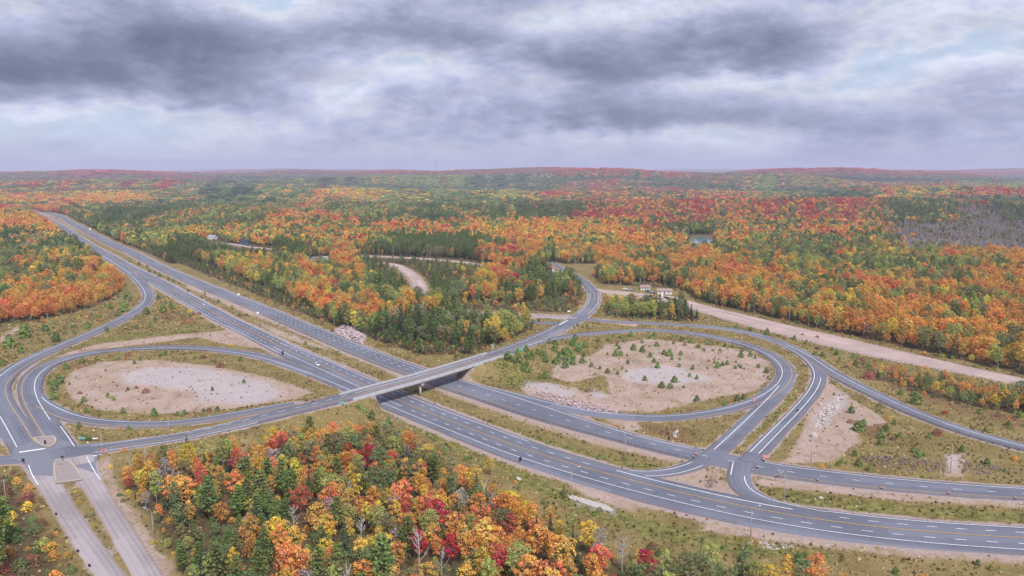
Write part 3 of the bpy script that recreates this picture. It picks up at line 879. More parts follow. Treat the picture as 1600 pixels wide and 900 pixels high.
def paint(name, srgb, kk=1.0):
    m, t, b, out = new_mat(name)
    geo = t.new('ShaderNodeNewGeometry')
    wear = t.noise(geo.outputs['Position'], 1.3, 5.0, 0.75)
    c = tuple(x * kk for x in lin(srgb))
    t.put(b.inputs['Base Color'], t.mix(t.ramp(wear, 0.30, 0.58), tuple(x * 0.55 for x in c), c))
    return m


M_WHITE = paint('white_road_paint', (236, 236, 240), 1.0)
M_YELL = paint('yellow_road_paint', (220, 178, 112), 0.85)

LAT_STEPS = 7


def ribbon(r, i0=0, i1=None, lift=0.0, skirt=0.7):
    C, N, z, s = r['C'][i0:i1], r['N'][i0:i1], r['z'][i0:i1], r['s'][i0:i1]
    n = len(C)
    cols, lat, rim = [], [], []
    wob = 0.35 * fbm(s / 6.0, s * 0 + r['off'] * 50, 5, 3)
    wob2 = 0.35 * fbm(s / 6.0 + 40, s * 0 + r['off'] * 50, 6, 3)
    hl, hr = C[:, 3] + wob, C[:, 4] + wob2
    fr = np.linspace(1, -1, LAT_STEPS)
    for k_ in [-1] + list(range(LAT_STEPS)) + [-2]:
        if k_ == -1:
            o_, zz = hl + 0.7, z + lift - skirt
        elif k_ == -2:
            o_, zz = -(hr + 0.7), z + lift - skirt
        else:
            f = fr[k_]
            o_ = np.where(f >= 0, f * hl, f * hr) if True else 0
            zz = z + lift
        cols.append(np.stack([C[:, 0] + N[:, 0] * o_, C[:, 1] + N[:, 1] * o_, zz], -1))
        lat.append(o_)
        rim.append(np.minimum(hl - o_, hr + o_))
    V = np.stack(cols, 1).reshape(-1, 3)
    w_ = len(cols)
    ii = np.arange(n * w_).reshape(n, w_)
    F = np.stack([ii[:-1, 1:], ii[1:, 1:], ii[1:, :-1], ii[:-1, :-1]], -1).reshape(-1, 4)[:, ::-1]
    return V, F, dict(lat=np.stack(lat, 1).ravel(), rim=np.stack(rim, 1).ravel(), along=np.repeat(s, w_))


ROAD_OBJ = {}
NICE = dict(near_highway='grey four lane highway carriageway running under the bridge, nearest the camera',
            far_highway='grey highway carriageway running under the far end of the bridge',
            overpass_road='grey crossroad climbing over the highway on the bridge')
for nm, r in ROADS.items():
    mat = M_DIRT if r.get('dirt') else (M_OLD if r.get('old') else M_ASPH)
    lift = r['off'] + (0.5 if r.get('dirt') and np.hypot(r['C'][:, 0], r['C'][:, 1]).max() > 1000 else 0.0)
    r['lift'] = lift
    if nm == 'overpass_road':
        parts = [ribbon(r, 0, bs0 + 2, lift), ribbon(r, bs1 - 2, None, lift)]
        n0 = len(parts[0][0])
        V = np.vstack([parts[0][0], parts[1][0]])
        F = np.vstack([parts[0][1], parts[1][1] + n0])
        at = {kx: np.concatenate([parts[0][2][kx], parts[1][2][kx]]) for kx in parts[0][2]}
    else:
        V, F, at = ribbon(r, 0, None, lift)
    ROAD_OBJ[nm] = obj(nm, fast_mesh(nm, V, F, mat, at), kind='structure', label=NICE.get(nm))


def flat_poly(name, poly, z, mat, thick=0.6, parent=None, kind='structure'):
    P = np.array(poly)[:, :2]
    bm = bmesh.new()
    top = [bm.verts.new((x, y, z)) for x, y in P]
    f = bm.faces.new(top)
    if f.normal.z < 0 or f.calc_area() == 0:
        f.normal_update()
    f.normal_update()
    if f.normal.z < 0:
        f.normal_flip()
    e = bmesh.ops.extrude_face_region(bm, geom=[f])
    dv = [g_ for g_ in e['geom'] if isinstance(g_, bmesh.types.BMVert)]
    for v in dv:
        v.co.z += 0.0
    for v in top:
        v.co.z -= thick
    bmesh.ops.triangulate(bm, faces=bm.faces[:])
    me = bpy.data.meshes.new(name)
    bm.to_mesh(me)
    bm.free()
    me.materials.append(mat)
    n = len(me.vertices)
    for an, val in (('lat', 0.9), ('rim', 6.0), ('along', 0.0)):
        a = me.attributes.new(an, 'FLOAT', 'POINT')
        a.data.foreach_set('value', np.full(n, val, np.float32))
    return obj(name, me, parent=parent, kind=None if parent else kind)


flat_poly('junction_pavement', [(-217.55, 328.11), (-213.84, 339.62), (-204.28, 332.14), (-202.6, 339.62), (-192.88, 332.95), (-180.85, 337.09), (-174.82, 324.18), 
    (-175.61, 318.83), (-172.83, 311.46), (-166.22, 300.32), (-186.37, 311.46), (-190.62, 311.46), (-182.63, 297.65), (-191.57, 298.98), 
    (-202.83, 311.46), (-210.84, 316.58)], 0.36, M_JOIN, 0.9)


# ---- painted lines, each a strip of its own following its road
def strip(nm, off, wid, s0=None, s1=None, dash=None, gap=None, mat=None, lift=0.07, name='lane_line'):
    r = ROADS[nm]
    s, C, N, z = r['s'], r['C'], r['N'], r['z']
    s0 = 0 if s0 is None else s0
    s1 = s[-1] if s1 is None else s1
    segs = [(s0, s1)] if not dash else [(a, a + dash) for a in np.arange(s0, s1 - dash, dash + gap)]
    V, F, o0 = [], [], 0
    for a, b_ in segs:
        m = max(2, int((b_ - a) / 4.0) + 1)
        q = np.linspace(a, b_, m)
        cx, cy, cz = (np.interp(q, s, C[:, 0]), np.interp(q, s, C[:, 1]), np.interp(q, s, z))
        nx_, ny_ = np.interp(q, s, N[:, 0]), np.interp(q, s, N[:, 1])
        of = np.interp(q, s, off) if hasattr(off, '__len__') else np.full(m, off)
        L_ = np.stack([cx + nx_ * (of + wid / 2), cy + ny_ * (of + wid / 2), cz + r['lift'] + lift], 1)
        R_ = np.stack([cx + nx_ * (of - wid / 2), cy + ny_ * (of - wid / 2), cz + r['lift'] + lift], 1)
        V.append(np.stack([L_, R_], 1).reshape(-1, 3))
        ii = np.arange(m * 2).reshape(m, 2) + o0
        F.append(np.stack([ii[:-1, 0], ii[:-1, 1], ii[1:, 1], ii[1:, 0]], -1))
        o0 += m * 2
    return obj(name, fast_mesh(name, np.vstack(V), np.vstack(F), mat or M_WHITE), parent=ROAD_OBJ[nm])


def s_at(nm, xy):
    r = ROADS[nm]
    return float(r['s'][np.hypot(r['C'][:, 0] - xy[0], r['C'][:, 1] - xy[1]).argmin()])


def hw(nm, side, inset):
    r = ROADS[nm]
    return (r['C'][:, 3] - inset) if side > 0 else -(r['C'][:, 4] - inset)


A, B_, O_ = 'near_highway', 'far_highway', 'overpass_road'
MK = [(50.66, 296.33), (92.44, 268.8), (-70.97, 401.37), (-173.32, 547.95), (-54.07, 401.37), (8.26, 392.23), (77.7, 320.34), (100.24, 305.1), 
    (-424.27, 905.51), (-188.36, 325.74), (-170.48, 334.6), (52.52, 633.68), (79.64, 753.98), (-102.48, 392.23), (28.55, 572.36)]
sA = lambda i: s_at(A, MK[i])
sB = lambda i: s_at(B_, MK[i])
DW, LW = 0.32, 0.34
strip(A, 0.16, 0.22, mat=M_YELL, lift=0.13, name='centre_line')
strip(A, -0.22, 0.22, mat=M_YELL, lift=0.13, name='centre_line')
strip(A, 8.0, LW, 0, sA(0) - 60, name='edge_line', lift=0.14)
strip(A, 5.2, 0.45, sA(0) - 10, sA(1) + 8, name='edge_line', lift=0.14)
strip(A, 8.0, LW, sA(1) + 20, None, name='edge_line', lift=0.14)
strip(A, -8.2, LW, 0, sA(8), name='edge_line', lift=0.14)
strip(A, -7.9, LW, sA(8) + 60, sA(3) + 40, name='edge_line', lift=0.14)
strip(A, -8.8, LW, sA(2) - 5, None, name='edge_line', lift=0.18)
strip(A, 4.1, DW, 0, sA(0) - 20, dash=3.4, gap=6.0, name='lane_dashes', lift=0.14)
strip(A, 4.1, DW, sA(1) + 24, None, dash=3.4, gap=6.0, name='lane_dashes', lift=0.14)
strip(A, -4.3, DW, 0, sA(3) + 10, dash=3.4, gap=6.0, name='lane_dashes', lift=0.14)
strip(A, -4.5, DW, sA(3) + 20, sA(4) + 4, name='lane_line', lift=0.14)
strip(A, -4.5, DW, sA(4) + 14, None, dash=3.4, gap=6.0, name='lane_dashes', lift=0.14)
strip(B_, 7.8, LW, 0, sB(5) - 90, name='edge_line', lift=0.12)
strip(B_, hw(B_, 1, 2.0), LW, sB(5) - 90, sB(6) - 4, name='edge_line', lift=0.12)
strip(B_, hw(B_, 1, 1.8), LW, sB(7), None, name='edge_line', lift=0.12)
strip(B_, -5.9, LW, 0, sB(5), name='edge_line', mat=M_YELL, lift=0.12)
strip(B_, hw(B_, -1, 1.6), LW, sB(5), sB(6) - 6, name='edge_line', lift=0.12)
strip(B_, hw(B_, -1, 1.7), LW, sB(7) + 6, None, mat=M_YELL, name='edge_line', lift=0.12)
strip(B_, 3.9, DW, 0, sB(5) - 60, dash=3.4, gap=6.0, name='lane_dashes', lift=0.12)
strip(B_, 0.4, DW, 0, sB(5) - 60, dash=3.4, gap=6.0, name='lane_dashes', lift=0.12)
strip(B_, 0.6, DW, sB(5) - 54, None, dash=3.0, gap=9.0, name='lane_dashes', lift=0.12)
sO = lambda i: s_at(O_, MK[i])
BR0, BR1 = float(ROADS[O_]['s'][bs0]), float(ROADS[O_]['s'][bs1])
for a_, b__ in ((sO(9) + 6, BR0 + 4), (BR1 - 4, sO(14))):
    strip(O_, -1.2, 0.22, a_, b__, mat=M_YELL, name='centre_line')
    strip(O_, -1.6, 0.22, a_, b__, mat=M_YELL, name='centre_line')
    strip(O_, -4.6, LW, a_, b__, name='edge_line')
strip(O_, 4.7, LW, sO(9) + 4, sO(10) + 50, name='edge_line')
strip(O_, 2.4, DW, sO(13) - 70, BR0 + 4, dash=3.4, gap=5.0, name='lane_dashes', lift=0.16)
strip(O_, 4.7, LW, BR1 - 4, sO(14) + 10, name='edge_line')
strip(O_, 0.15, 0.24, sO(11) + 14, None, mat=M_YELL, name='centre_line')
strip(O_, 4.2, LW, sO(11) + 10, sO(12) + 10, name='edge_line')
strip(O_, -4.2, LW, sO(11) + 10, sO(12) + 10, name='edge_line')
D_, E_, F_ = 'left_exit_ramp', 'left_loop_ramp', 'right_loop_ramp'
strip(D_, -3.0, LW, 40, ROADS[D_]['s'][-1] - 16, name='edge_line', lift=0.12)
strip(D_, 3.9, LW, 120, ROADS[D_]['s'][-1] - 24, mat=M_YELL, name='edge_line', lift=0.12)
strip(E_, 3.9, LW, 16, ROADS[E_]['s'][-1] - 110, mat=M_YELL, name='edge_line')
strip(E_, -2.2, LW, 60, ROADS[E_]['s'][-1] - 20, name='edge_line')
strip(E_, -4.4, LW, 10, 46, name='edge_line', lift=0.12)
strip('left_link_ramp', 2.7, LW, 8, 190, name='edge_line')
strip('left_link_ramp', -3.4, LW, 24, 190, mat=M_YELL, name='edge_line')
strip(F_, 3.6, LW, 60, ROADS[F_]['s'][-1] - 130, mat=M_YELL, name='edge_line', lift=0.1)
strip(F_, -1.9, LW, 20, ROADS[F_]['s'][-1] - 10, name='edge_line', lift=0.1)
strip('right_connector', -1.6, LW, 28, ROADS['right_connector']['s'][-1] - 12, name='edge_line', lift=0.1)
strip('right_outer_ramp', -2.6, LW, 30, ROADS['right_outer_ramp']['s'][-1] - 12, name='edge_line', lift=0.1)
strip('right_outer_ramp', 2.0, LW, 30, 150, name='edge_line', lift=0.1)
strip('right_outer_ramp', 1.0, LW, s_at('right_outer_ramp', (181.43, 448.09)), ROADS['right_outer_ramp']['s'][-1] - 12, name='edge_line', lift=0.1)
strip('right_exit_ramp', 1.4, LW, 10, None, name='edge_line')
strip('right_exit_ramp', -3.9, LW, 45, None, mat=M_YELL, name='edge_line')
strip('median_crossing', 2.2, LW, 24, ROADS['median_crossing']['s'][-1] - 12, name='edge_line', lift=0.1)
strip('median_crossing', -2.8, LW, 30, ROADS['median_crossing']['s'][-1] - 12, name='edge_line', lift=0.1)
strip('median_slip_road', 2.2, LW, 16, None, name='edge_line', lift=0.12)
strip('median_slip_road', -3.0, LW, 16, ROADS['median_slip_road']['s'][-1] - 60, name='edge_line', lift=0.12)
strip('west_side_lane', -3.6, LW, 8, 34, name='edge_line', lift=0.40)
strip('east_side_lane', 3.2, LW, 4, 34, name='edge_line', lift=0.40)
strip('west_access_lane', 0.0, LW, 4, 20, name='edge_line')


def bar(poly, z, name, parent, mat=M_WHITE):
    P = np.array(poly)
    me = bpy.data.meshes.new(name)
    me.from_pydata([(x, y, z) for x, y in P[:, :2]], [], [tuple(range(len(P)))])
    me.materials.append(mat)
    return obj(name, me, parent=parent)


jp = bpy.data.objects['junction_pavement']
bar([(-212.23, 324.03), (-211.46, 322.79), (-202.95, 327.48), (-203.7, 328.75)], 0.40, 'stop_line', jp)
bar([(-188.33, 315.4), (-187.75, 314.37), (-176.23, 318.98), (-176.71, 319.88)], 0.40, 'stop_line', jp)
cr = ROAD_OBJ['west_access_lane']
bar([(34.1, 586.95, 3.4), (43.4, 608.68, 3.4), (44.35, 607.88, 3.4), (35.02, 585.95, 3.4)], 3.5, 'stop_line', cr)

# ---- kerbed islands of the crossroad
M_KERB = plain('kerb_concrete', (206, 190, 166), 0.85, 0.12, 1.2, k=0.7)
M_ISLE = plain('island_concrete', (176, 160, 160), 0.9, 0.22, 0.8, k=0.7)


def island(poly, label, z=0.2):
    P = np.array(poly)[:, :2]
    c = P.mean(0)
    root = flat_poly('traffic_island', P, z + 0.30, M_ISLE, 0.7)
    root['label'] = label
    ctr = []
    me = MB()
    n = len(P)
    d = P - c
    In = c + d * (1 - 0.9 / np.linalg.norm(d, axis=1))[:, None]
    vs_ = [(x, y, z - 0.2) for x, y in P * 1.0] + [(x, y, z + 0.34) for x, y in P] + [(x, y, z + 0.34) for x, y in In] + [(x, y, z + 0.2) for x, y in In]
    fs_ = []
    for i in range(n):
        j = (i + 1) % n
        for q in range(3):
            fs_.append((q * n + i, q * n + j, (q + 1) * n + j, (q + 1) * n + i))
    me.add(vs_, fs_)
    obj('kerb', me.mesh('kerb', M_KERB), parent=root)
    return root


island([(-217.03, 341.33), (-211.9, 335.42), (-207.71, 331.73), (-204.13, 329.47), (-202.03, 329.71), (-201.93, 332.95), (-203.93, 337.93), 
    (-206.56, 341.76), (-209.07, 344.35), (-212.65, 343.48), (-216.21, 342.62)], 'kerbed concrete island at the end of the two ramps', 0.36)
island([(-190.94, 313.63), (-190.19, 314.88), (-188.43, 315.1), (-185.2, 313.63), (-180.41, 309.31), (-174.76, 302.35), (-168.08, 293.08), 
    (-170.58, 291.49), (-174.04, 290.54), (-176.3, 289.28), (-181.61, 296.99), (-187.22, 306.49)], 'kerbed concrete island at the head of the two side lanes', 0.30)


# ================================================================== the bridge
M_CONC = plain('bridge_concrete', (198, 197, 203), 0.85, 0.2, 0.35, k=0.68)
M_CONC2 = plain('stained_concrete', (190, 178, 172), 0.9, 0.2, 0.4, k=0.75)
M_GIRD = plain('girder_concrete', (200, 184, 170), 0.85, 0.12, 0.4, k=0.85)
rO = ROADS['overpass_road']


def on_road(nm, s, lat, z=0.0, flat=False):
    r = ROADS[nm]
    x, y = np.interp(s, r['s'], r['C'][:, 0]), np.interp(s, r['s'], r['C'][:, 1])
    nx_, ny_ = np.interp(s, r['s'], r['N'][:, 0]), np.interp(s, r['s'], r['N'][:, 1])
    zz = 0.0 if flat else np.interp(s, r['s'], r['z']) + r['lift']
    return Vector((x + nx_ * lat, y + ny_ * lat, zz + z))


def sweep(nm, s0, s1, prof, mats, name, step=4.0, closed=True):
    """profile (lat, z) swept along a road"""
    m = max(2, int((s1 - s0) / step) + 1)
    mb = MB()
    k_ = len(prof)
    vs_ = []
    for s in np.linspace(s0, s1, m):
        vs_ += [on_road(nm, s, a, z) for a, z in prof]
    fs_ = []
    for i in range(m - 1):
        for j in range(k_ if closed else k_ - 1):
            j2 = (j + 1) % k_
            fs_.append((i * k_ + j, (i + 1) * k_ + j, (i + 1) * k_ + j2, i * k_ + j2))
    if closed:
        fs_.append(tuple(range(k_)))
        fs_.append(tuple((m - 1) * k_ + j for j in range(k_))[::-1])
    mb.add(vs_, fs_)
    me = mb.mesh(name, mats)
    bm = bmesh.new()
    bm.from_mesh(me)
    bmesh.ops.recalc_face_normals(bm, faces=bm.faces[:])
    bm.to_mesh(me)
    bm.free()
    return me


bridge = obj('overpass_bridge', None, label='pale concrete road bridge crossing both highway carriageways', cat='bridge')
s_d0, s_d1 = float(rO['s'][bs0]), float(rO['s'][bs1])
s_a0, s_a1 = float(rO['s'][ab0]), float(rO['s'][ab1])
# pavement of the deck, then slab, parapets, beams
V, F, at = ribbon(dict(rO), bs0 + 1, bs1, rO['lift'] + 0.012, 0.1)
deck_o = obj('deck_pavement', fast_mesh('deck_pavement', V, F, asphalt('deck_asphalt', (116, 112, 118)), at), parent=bridge)
for off_, m_, nm_, w_ in ((-1.2, M_YELL, 'centre_line', 0.22), (-1.6, M_YELL, 'centre_line', 0.22), (-4.5, M_WHITE, 'edge_line', 0.3), (2.6, M_WHITE, 'edge_line', 0.25)):
    o_ = strip('overpass_road', off_, w_, s_d0 + 4.5, s_d1 - 4.5, mat=m_, name=nm_, lift=0.05)
    o_.parent = deck_o
obj('deck_slab', sweep('overpass_road', s_d0, s_d1, [(-6.5, -0.06), (6.5, -0.06), (6.5, -0.5), (-6.5, -0.5)], M_CONC, 'deck_slab'), parent=bridge)
for sgn in (-1, 1):
    p = obj('parapet', sweep('overpass_road', s_d0 - 3, s_d1 + 3, [(sgn * 5.75, -0.1), (sgn * 5.95, 0.95), (sgn * 6.2, 0.95), (sgn * 6.55, -0.75), (sgn * 6.3, -0.75), (sgn * 6.3, -0.1)], M_CONC, 'parapet'), parent=bridge)
    jm = plain('joint_grey', (120, 112, 110)) if sgn < 0 else jm
    for s in np.arange(s_d0 + 6, s_d1, 12.0):        # joints between the cast lengths
        a_ = on_road('overpass_road', s, sgn * 6.575, 0.2)
        b_ = on_road('overpass_road', s + 0.12, sgn * 6.575, 0.2)
        obj('joint', MB().add([a_ + Vector((0, 0, -0.9)), b_ + Vector((0, 0, -0.9)), b_ + Vector((0, 0, 0.9)), a_ + Vector((0, 0, 0.9))], [(0, 1, 2, 3)]).mesh('joint', jm), parent=p)
for lat in (-5.2, -2.6, 0.0, 2.6, 5.2):
    obj('girder', sweep('overpass_road', s_a0 - 1, s_a1 + 1,
        [(lat - 0.55, -0.5), (lat + 0.55, -0.5), (lat + 0.22, -0.8), (lat + 0.22, -1.45), (lat + 0.4, -1.75), (lat - 0.4, -1.75), (lat - 0.22, -1.45), (lat - 0.22, -0.8)], M_GIRD, 'girder'), parent=bridge)


def wall_block(s0, s1, lat0, lat1, zb0, zb1, zt0, zt1, name, mat):
    """block between stations; bottom and top heights at both ends"""
    mb = MB()
    P = []
    for s, zb, zt in ((s0, zb0, zt0), (s1, zb1, zt1)):
        a_, b_ = on_road('overpass_road', s, lat0), on_road('overpass_road', s, lat1)
        P += [Vector((a_.x, a_.y, zb)), Vector((b_.x, b_.y, zb)), Vector((b_.x, b_.y, zt)), Vector((a_.x, a_.y, zt))]
    mb.add(P, [(0, 1, 2, 3), (7, 6, 5, 4), (0, 4, 5, 1), (1, 5, 6, 2), (2, 6, 7, 3), (3, 7, 4, 0)])
    me = mb.mesh(name, mat)
    bm = bmesh.new()
    bm.from_mesh(me)
    bmesh.ops.recalc_face_normals(bm, faces=bm.faces[:])
    bm.to_mesh(me)
    bm.free()
    return me


zd0, zd1 = on_road('overpass_road', s_a0, 0).z, on_road('overpass_road', s_a1, 0).z
obj('abutment', wall_block(s_a0 - 2.2, s_a0, -6.8, 6.8, -1.5, -1.5, zd0 - 0.55, zd0 - 0.55, 'abutment', M_CONC), parent=bridge)
obj('abutment', wall_block(s_a1, s_a1 + 2.2, -6.8, 6.8, -1.5, -1.5, zd1 - 0.55, zd1 - 0.55, 'abutment', M_CONC), parent=bridge)
for sgn in (-1, 1):
    l0, l1 = sgn * 6.58, sgn * 7.1
    ze = on_road('overpass_road', s_d0, 0).z
    obj('wing_wall', wall_block(s_d0, s_a0 + 0.02, l0, l1, ze - 2.2, -1.2, ze - 0.3, zd0 - 0.2, 'wing_wall', M_CONC2), parent=bridge)
    ze = on_road('overpass_road', s_d1, 0).z
    obj('wing_wall', wall_block(s_a1 - 0.02, s_d1 + 4, l0, l1, -1.2, ze - 1.6, zd1 - 0.2, ze - 0.3, 'wing_wall', M_CONC), parent=bridge)
# the median pier: two columns under one cross beam
s_p = s_at('overpass_road', (-47.01, 410.92))
zp = on_road('overpass_road', s_p, 0).z
for lat in (-4.2, 4.2):
    q = on_road('overpass_road', s_p, lat)
    mb = MB().tube([(q.x, q.y, -1.2), (q.x, q.y, zp - 2.6)], 0.62, 14)
    obj('column', mb.mesh('column', M_CONC, True), parent=bridge)
cap = wall_block(s_p - 0.8, s_p + 0.8, -6.2, 6.2, zp - 2.7, zp - 2.7, zp - 1.76, zp - 1.76, 'pier_cap', M_CONC)
obj('pier_cap', cap, parent=bridge)

# ================================================================== guard rails
M_STEEL = plain('galvanised_steel', (150, 148, 156), 0.5, 0.15, 2.0, metal=0.5)
M_POST = plain('timber_post', (112, 98, 88), 0.9, 0.2, 4.0)
post_me = MB().box(-0.12, 0.12, -0.12, 0.12, -0.7, 0.8).mesh('post', M_POST)


def guard_rail(nm, lat, s0, s1, label, spacing=4.0):
    root = obj('guard_rail', None, label=label, cat='guard rail', group='guard rails along the roads')
    sg = 1 if np.mean(lat) > 0 else -1
    L = (lambda s: float(np.interp(s, ROADS[nm]['s'], lat))) if hasattr(lat, '__len__') else (lambda s: lat)
    mb = MB()
    st = np.linspace(s0, s1, max(2, int((s1 - s0) / 4.0) + 1))
    prof = [(0.0, 0.42), (0.09, 0.50), (0.0, 0.58), (0.09, 0.66), (0.0, 0.78), (-0.05, 0.78), (-0.05, 0.42)]
    vs_, fs_ = [], []
    for s in st:
        vs_ += [on_road(nm, s, L(s) - sg * a, z) for a, z in prof]
    k_ = len(prof)
    for i in range(len(st) - 1):
        for j in range(k_):
            fs_.append((i * k_ + j, (i + 1) * k_ + j, (i + 1) * k_ + (j + 1) % k_, i * k_ + (j + 1) % k_))
    mb.add(vs_, fs_)
    obj('rail', mb.mesh('rail', M_STEEL), parent=root)
    for s in np.arange(s0 + 1, s1, spacing):
        p = on_road(nm, s, L(s) + sg * 0.18)
        obj('post', post_me, parent=root, loc=p)
    return root


OV = 'overpass_road'
guard_rail(OV, -5.9, s_at(OV, (-120.22, 351.17)), s_d0 - 3, 'steel guard rail on the wood side of the crossroad, before the bridge')
guard_rail(OV, 6.3, s_at(OV, (-101.62, 365.18)), s_d0 - 3, 'steel guard rail on the loop side of the crossroad, before the bridge')
guard_rail(OV, -6.3, s_d1 + 3, s_at(OV, (0, 492.99)), 'short steel guard rail beyond the bridge, beside the green signs')
guard_rail(OV, 6.3, s_d1 + 3, s_at(OV, (34.19, 571.76)), 'steel guard rail beyond the bridge, on the side of the young pines')
guard_rail('far_highway', -(ROADS['far_highway']['C'][:, 4] - 0.6), sB(4) + 8, sB(6) + 2, 'long steel guard rail on the median side of the far carriageway')
guard_rail('right_exit_ramp', -5.2, s_at('right_exit_ramp', (185.96, 451)), s_at('right_exit_ramp', (226.27, 326.53)), 'long steel guard rail below the exit ramp at the right edge', 5.0)
guard_rail('left_exit_ramp', 6.2, s_at('left_exit_ramp', (-298.74, 455.42)), s_at('left_exit_ramp', (-207.2, 325.74)) - 14, 'steel guard rail on the inner side of the left exit ramp', 5.0)
guard_rail('left_loop_ramp', -6.4, s_at('left_loop_ramp', (-262.7, 426.1)), s_at('left_loop_ramp', (-202.93, 517.74)), 'steel guard rail round the inside of the left loop', 5.0)
guard_rail('right_loop_ramp', -5.9, s_at('right_loop_ramp', (158.45, 543.73)), s_at('right_loop_ramp', (137.71, 414.62)), 'steel guard rail round the inside of the right loop', 5.0)

# ================================================================== lamps, poles, signs
M_LAMP = plain('lamp_steel', (148, 140, 138), 0.5, 0.1, 2.0, metal=0.4)
M_HEAD = plain('lamp_head_grey', (196, 196, 204), 0.4, 0.06)
M_WOOD = plain('pole_wood', (150, 134, 122), 0.9, 0.25, 1.5)
lamp_meshes = dict(
    pole=MB().tube([(0, 0, -0.6), (0, 0, 0.4), (0, 0, 9.6)], [0.22, 0.2, 0.11], 8).mesh('pole', M_LAMP, True),
    arm=MB().tube([(0, 0, 9.4), (0.5, 0, 10.2), (1.4, 0, 10.6), (2.6, 0, 10.75)], [0.09, 0.085, 0.08, 0.07], 6).mesh('arm', M_LAMP, True),
    lamp_head=MB().box(2.5, 3.5, -0.17, 0.17, 10.62, 10.84, taper=0.7).mesh('lamp_head', M_HEAD),
    base=MB().tube([(0, 0, -0.7), (0, 0, 0.25)], [0.42, 0.36], 8).mesh('base', M_CONC2))


def street_lamp(x, y, rz, label, z=None, sc=1.0):
    r = obj('street_lamp', None, loc=(x, y, gz(x, y) if z is None else z), rot=(0, 0, rz), scale=sc, label=label, cat='street lamp', group='street lamps')
    for kx, me in lamp_meshes.items():
        obj(kx, me, parent=r)


for x, y, rz, lb in [(22.39, 280.74, 20, 'street lamp on the grass verge above the pale flat rock'), 
    (79.39, 246.16, 20, 'street lamp on the near verge of the highway, closest to the lower right corner'), 
    (-118.37, 244.32, 160, 'street lamp beside the east side lane, among yellow bushes'), 
    (-327.27, 753.98, 60, 'street lamp left of the upper white car, farthest up the near carriageway'), 
    (-275.49, 672.54, 60, 'street lamp just below the upper white car on the near carriageway'), 
    (-233.95, 617.19, 60, 'street lamp on the verge between the upper white car and the sandy track'), 
    (-152.12, 552.24, 200, 'street lamp in the sandy median above the left end of the bridge'), 
    (48.26, 320.34, 250, 'street lamp in the grass median left of the crossing road'), 
    (100.32, 274.93, 120, 'street lamp in the grass median right of the slip road'), 
    (124.53, 312.91, 60, 'street lamp beside the far carriageway, left of the rocky clearing'), 
    (176.45, 301.67, 60, 'street lamp in front of the bare sandy chute at right'), 
    (-174.89, 321.1, 100, 'street lamp at the corner of the left crossroad, behind the red sign'), 
    (-153.45, 337.93, 100, 'street lamp on the crossroad verge above the near wood'), 
    (61.97, 628.09, 200, 'street lamp at the far crossroad where the road bends up'), 
    (157.45, 556.59, 250, 'street lamp at the top of the right loop ramp'), 
    (32.95, 601.51, 200, 'street lamp on the corner left of the far crossroad')]:
    street_lamp(x, y, R(rz), lb)

pole_me = MB().tube([(0, 0, -0.6), (0, 0, 11.5)], [0.2, 0.13], 7).mesh('pole', M_WOOD, True)
arm_me = MB().box(-1.2, 1.2, -0.07, 0.07, 10.7, 10.9).box(-1.0, -0.9, -0.05, 0.05, 10.9, 11.15).box(0.9, 1.0, -0.05, 0.05, 10.9, 11.15).mesh('crossarm', M_WOOD)
for x, y, h, lb in [(220.73, 614.52, 15, 'tall pale utility pole at the forest edge beside the dirt haul road'), 
    (255.21, 558.79, 12, 'utility pole against the orange forest, right along the haul road'), 
    (96.08, 852.13, 12, 'utility pole on the outside of the far road bend'), 
    (129.44, 787, 13, 'utility pole between the parked cars and the small house'), 
    (76.79, 934.73, 14, 'utility pole behind the white truck on the far road'), 
    (-163.84, 1080.75, 12, 'utility pole by the dark pines, leftmost of three on the back road'), 
    (-110.06, 1057.21, 12, 'utility pole by the dark pines, middle of three on the back road'), 
    (-57.77, 1006.02, 12, 'utility pole by the dark pines, rightmost of three on the back road'), 
    (-352.77, 586.58, 13, 'pale utility pole in the scrub left of the exit ramp'), 
    (-369.73, 695.44, 12, 'utility pole in front of the orange trees left of the exit ramp'), 
    (-182.57, 268.8, 11, 'utility pole in the scrub at the lower left edge'), 
    (-442.79, 1268.56, 12, 'utility pole by the blue house on the country lane'), 
    (133.88, 723.56, 10, 'utility pole beside the white camper trailer')]:
    r_ = obj('utility_pole', None, loc=(x, y, gz(x, y)), rot=(0, 0, R(35)), scale=(1, 1, h / 11.5), label=lb, cat='utility pole', group='utility poles')
    obj('pole', pole_me, parent=r_)
    obj('crossarm', arm_me, parent=r_)

M_TEAL = plain('green_sign_face', (60, 158, 150), 0.5, 0.06)
M_GREYS = plain('sign_back', (150, 152, 160), 0.5, 0.08)
M_RED = plain('red_sign_face', (206, 48, 48), 0.5, 0.05)
M_WHT = plain('white_sign_face', (232, 232, 234), 0.5, 0.05)
M_BLK = plain('dark_sign_back', (44, 42, 46), 0.6, 0.1)
M_ORG = plain('traffic_orange', (196, 84, 56), 0.6, 0.08)
M_YSG = plain('yellow_sign_face', (232, 186, 40), 0.5, 0.06)


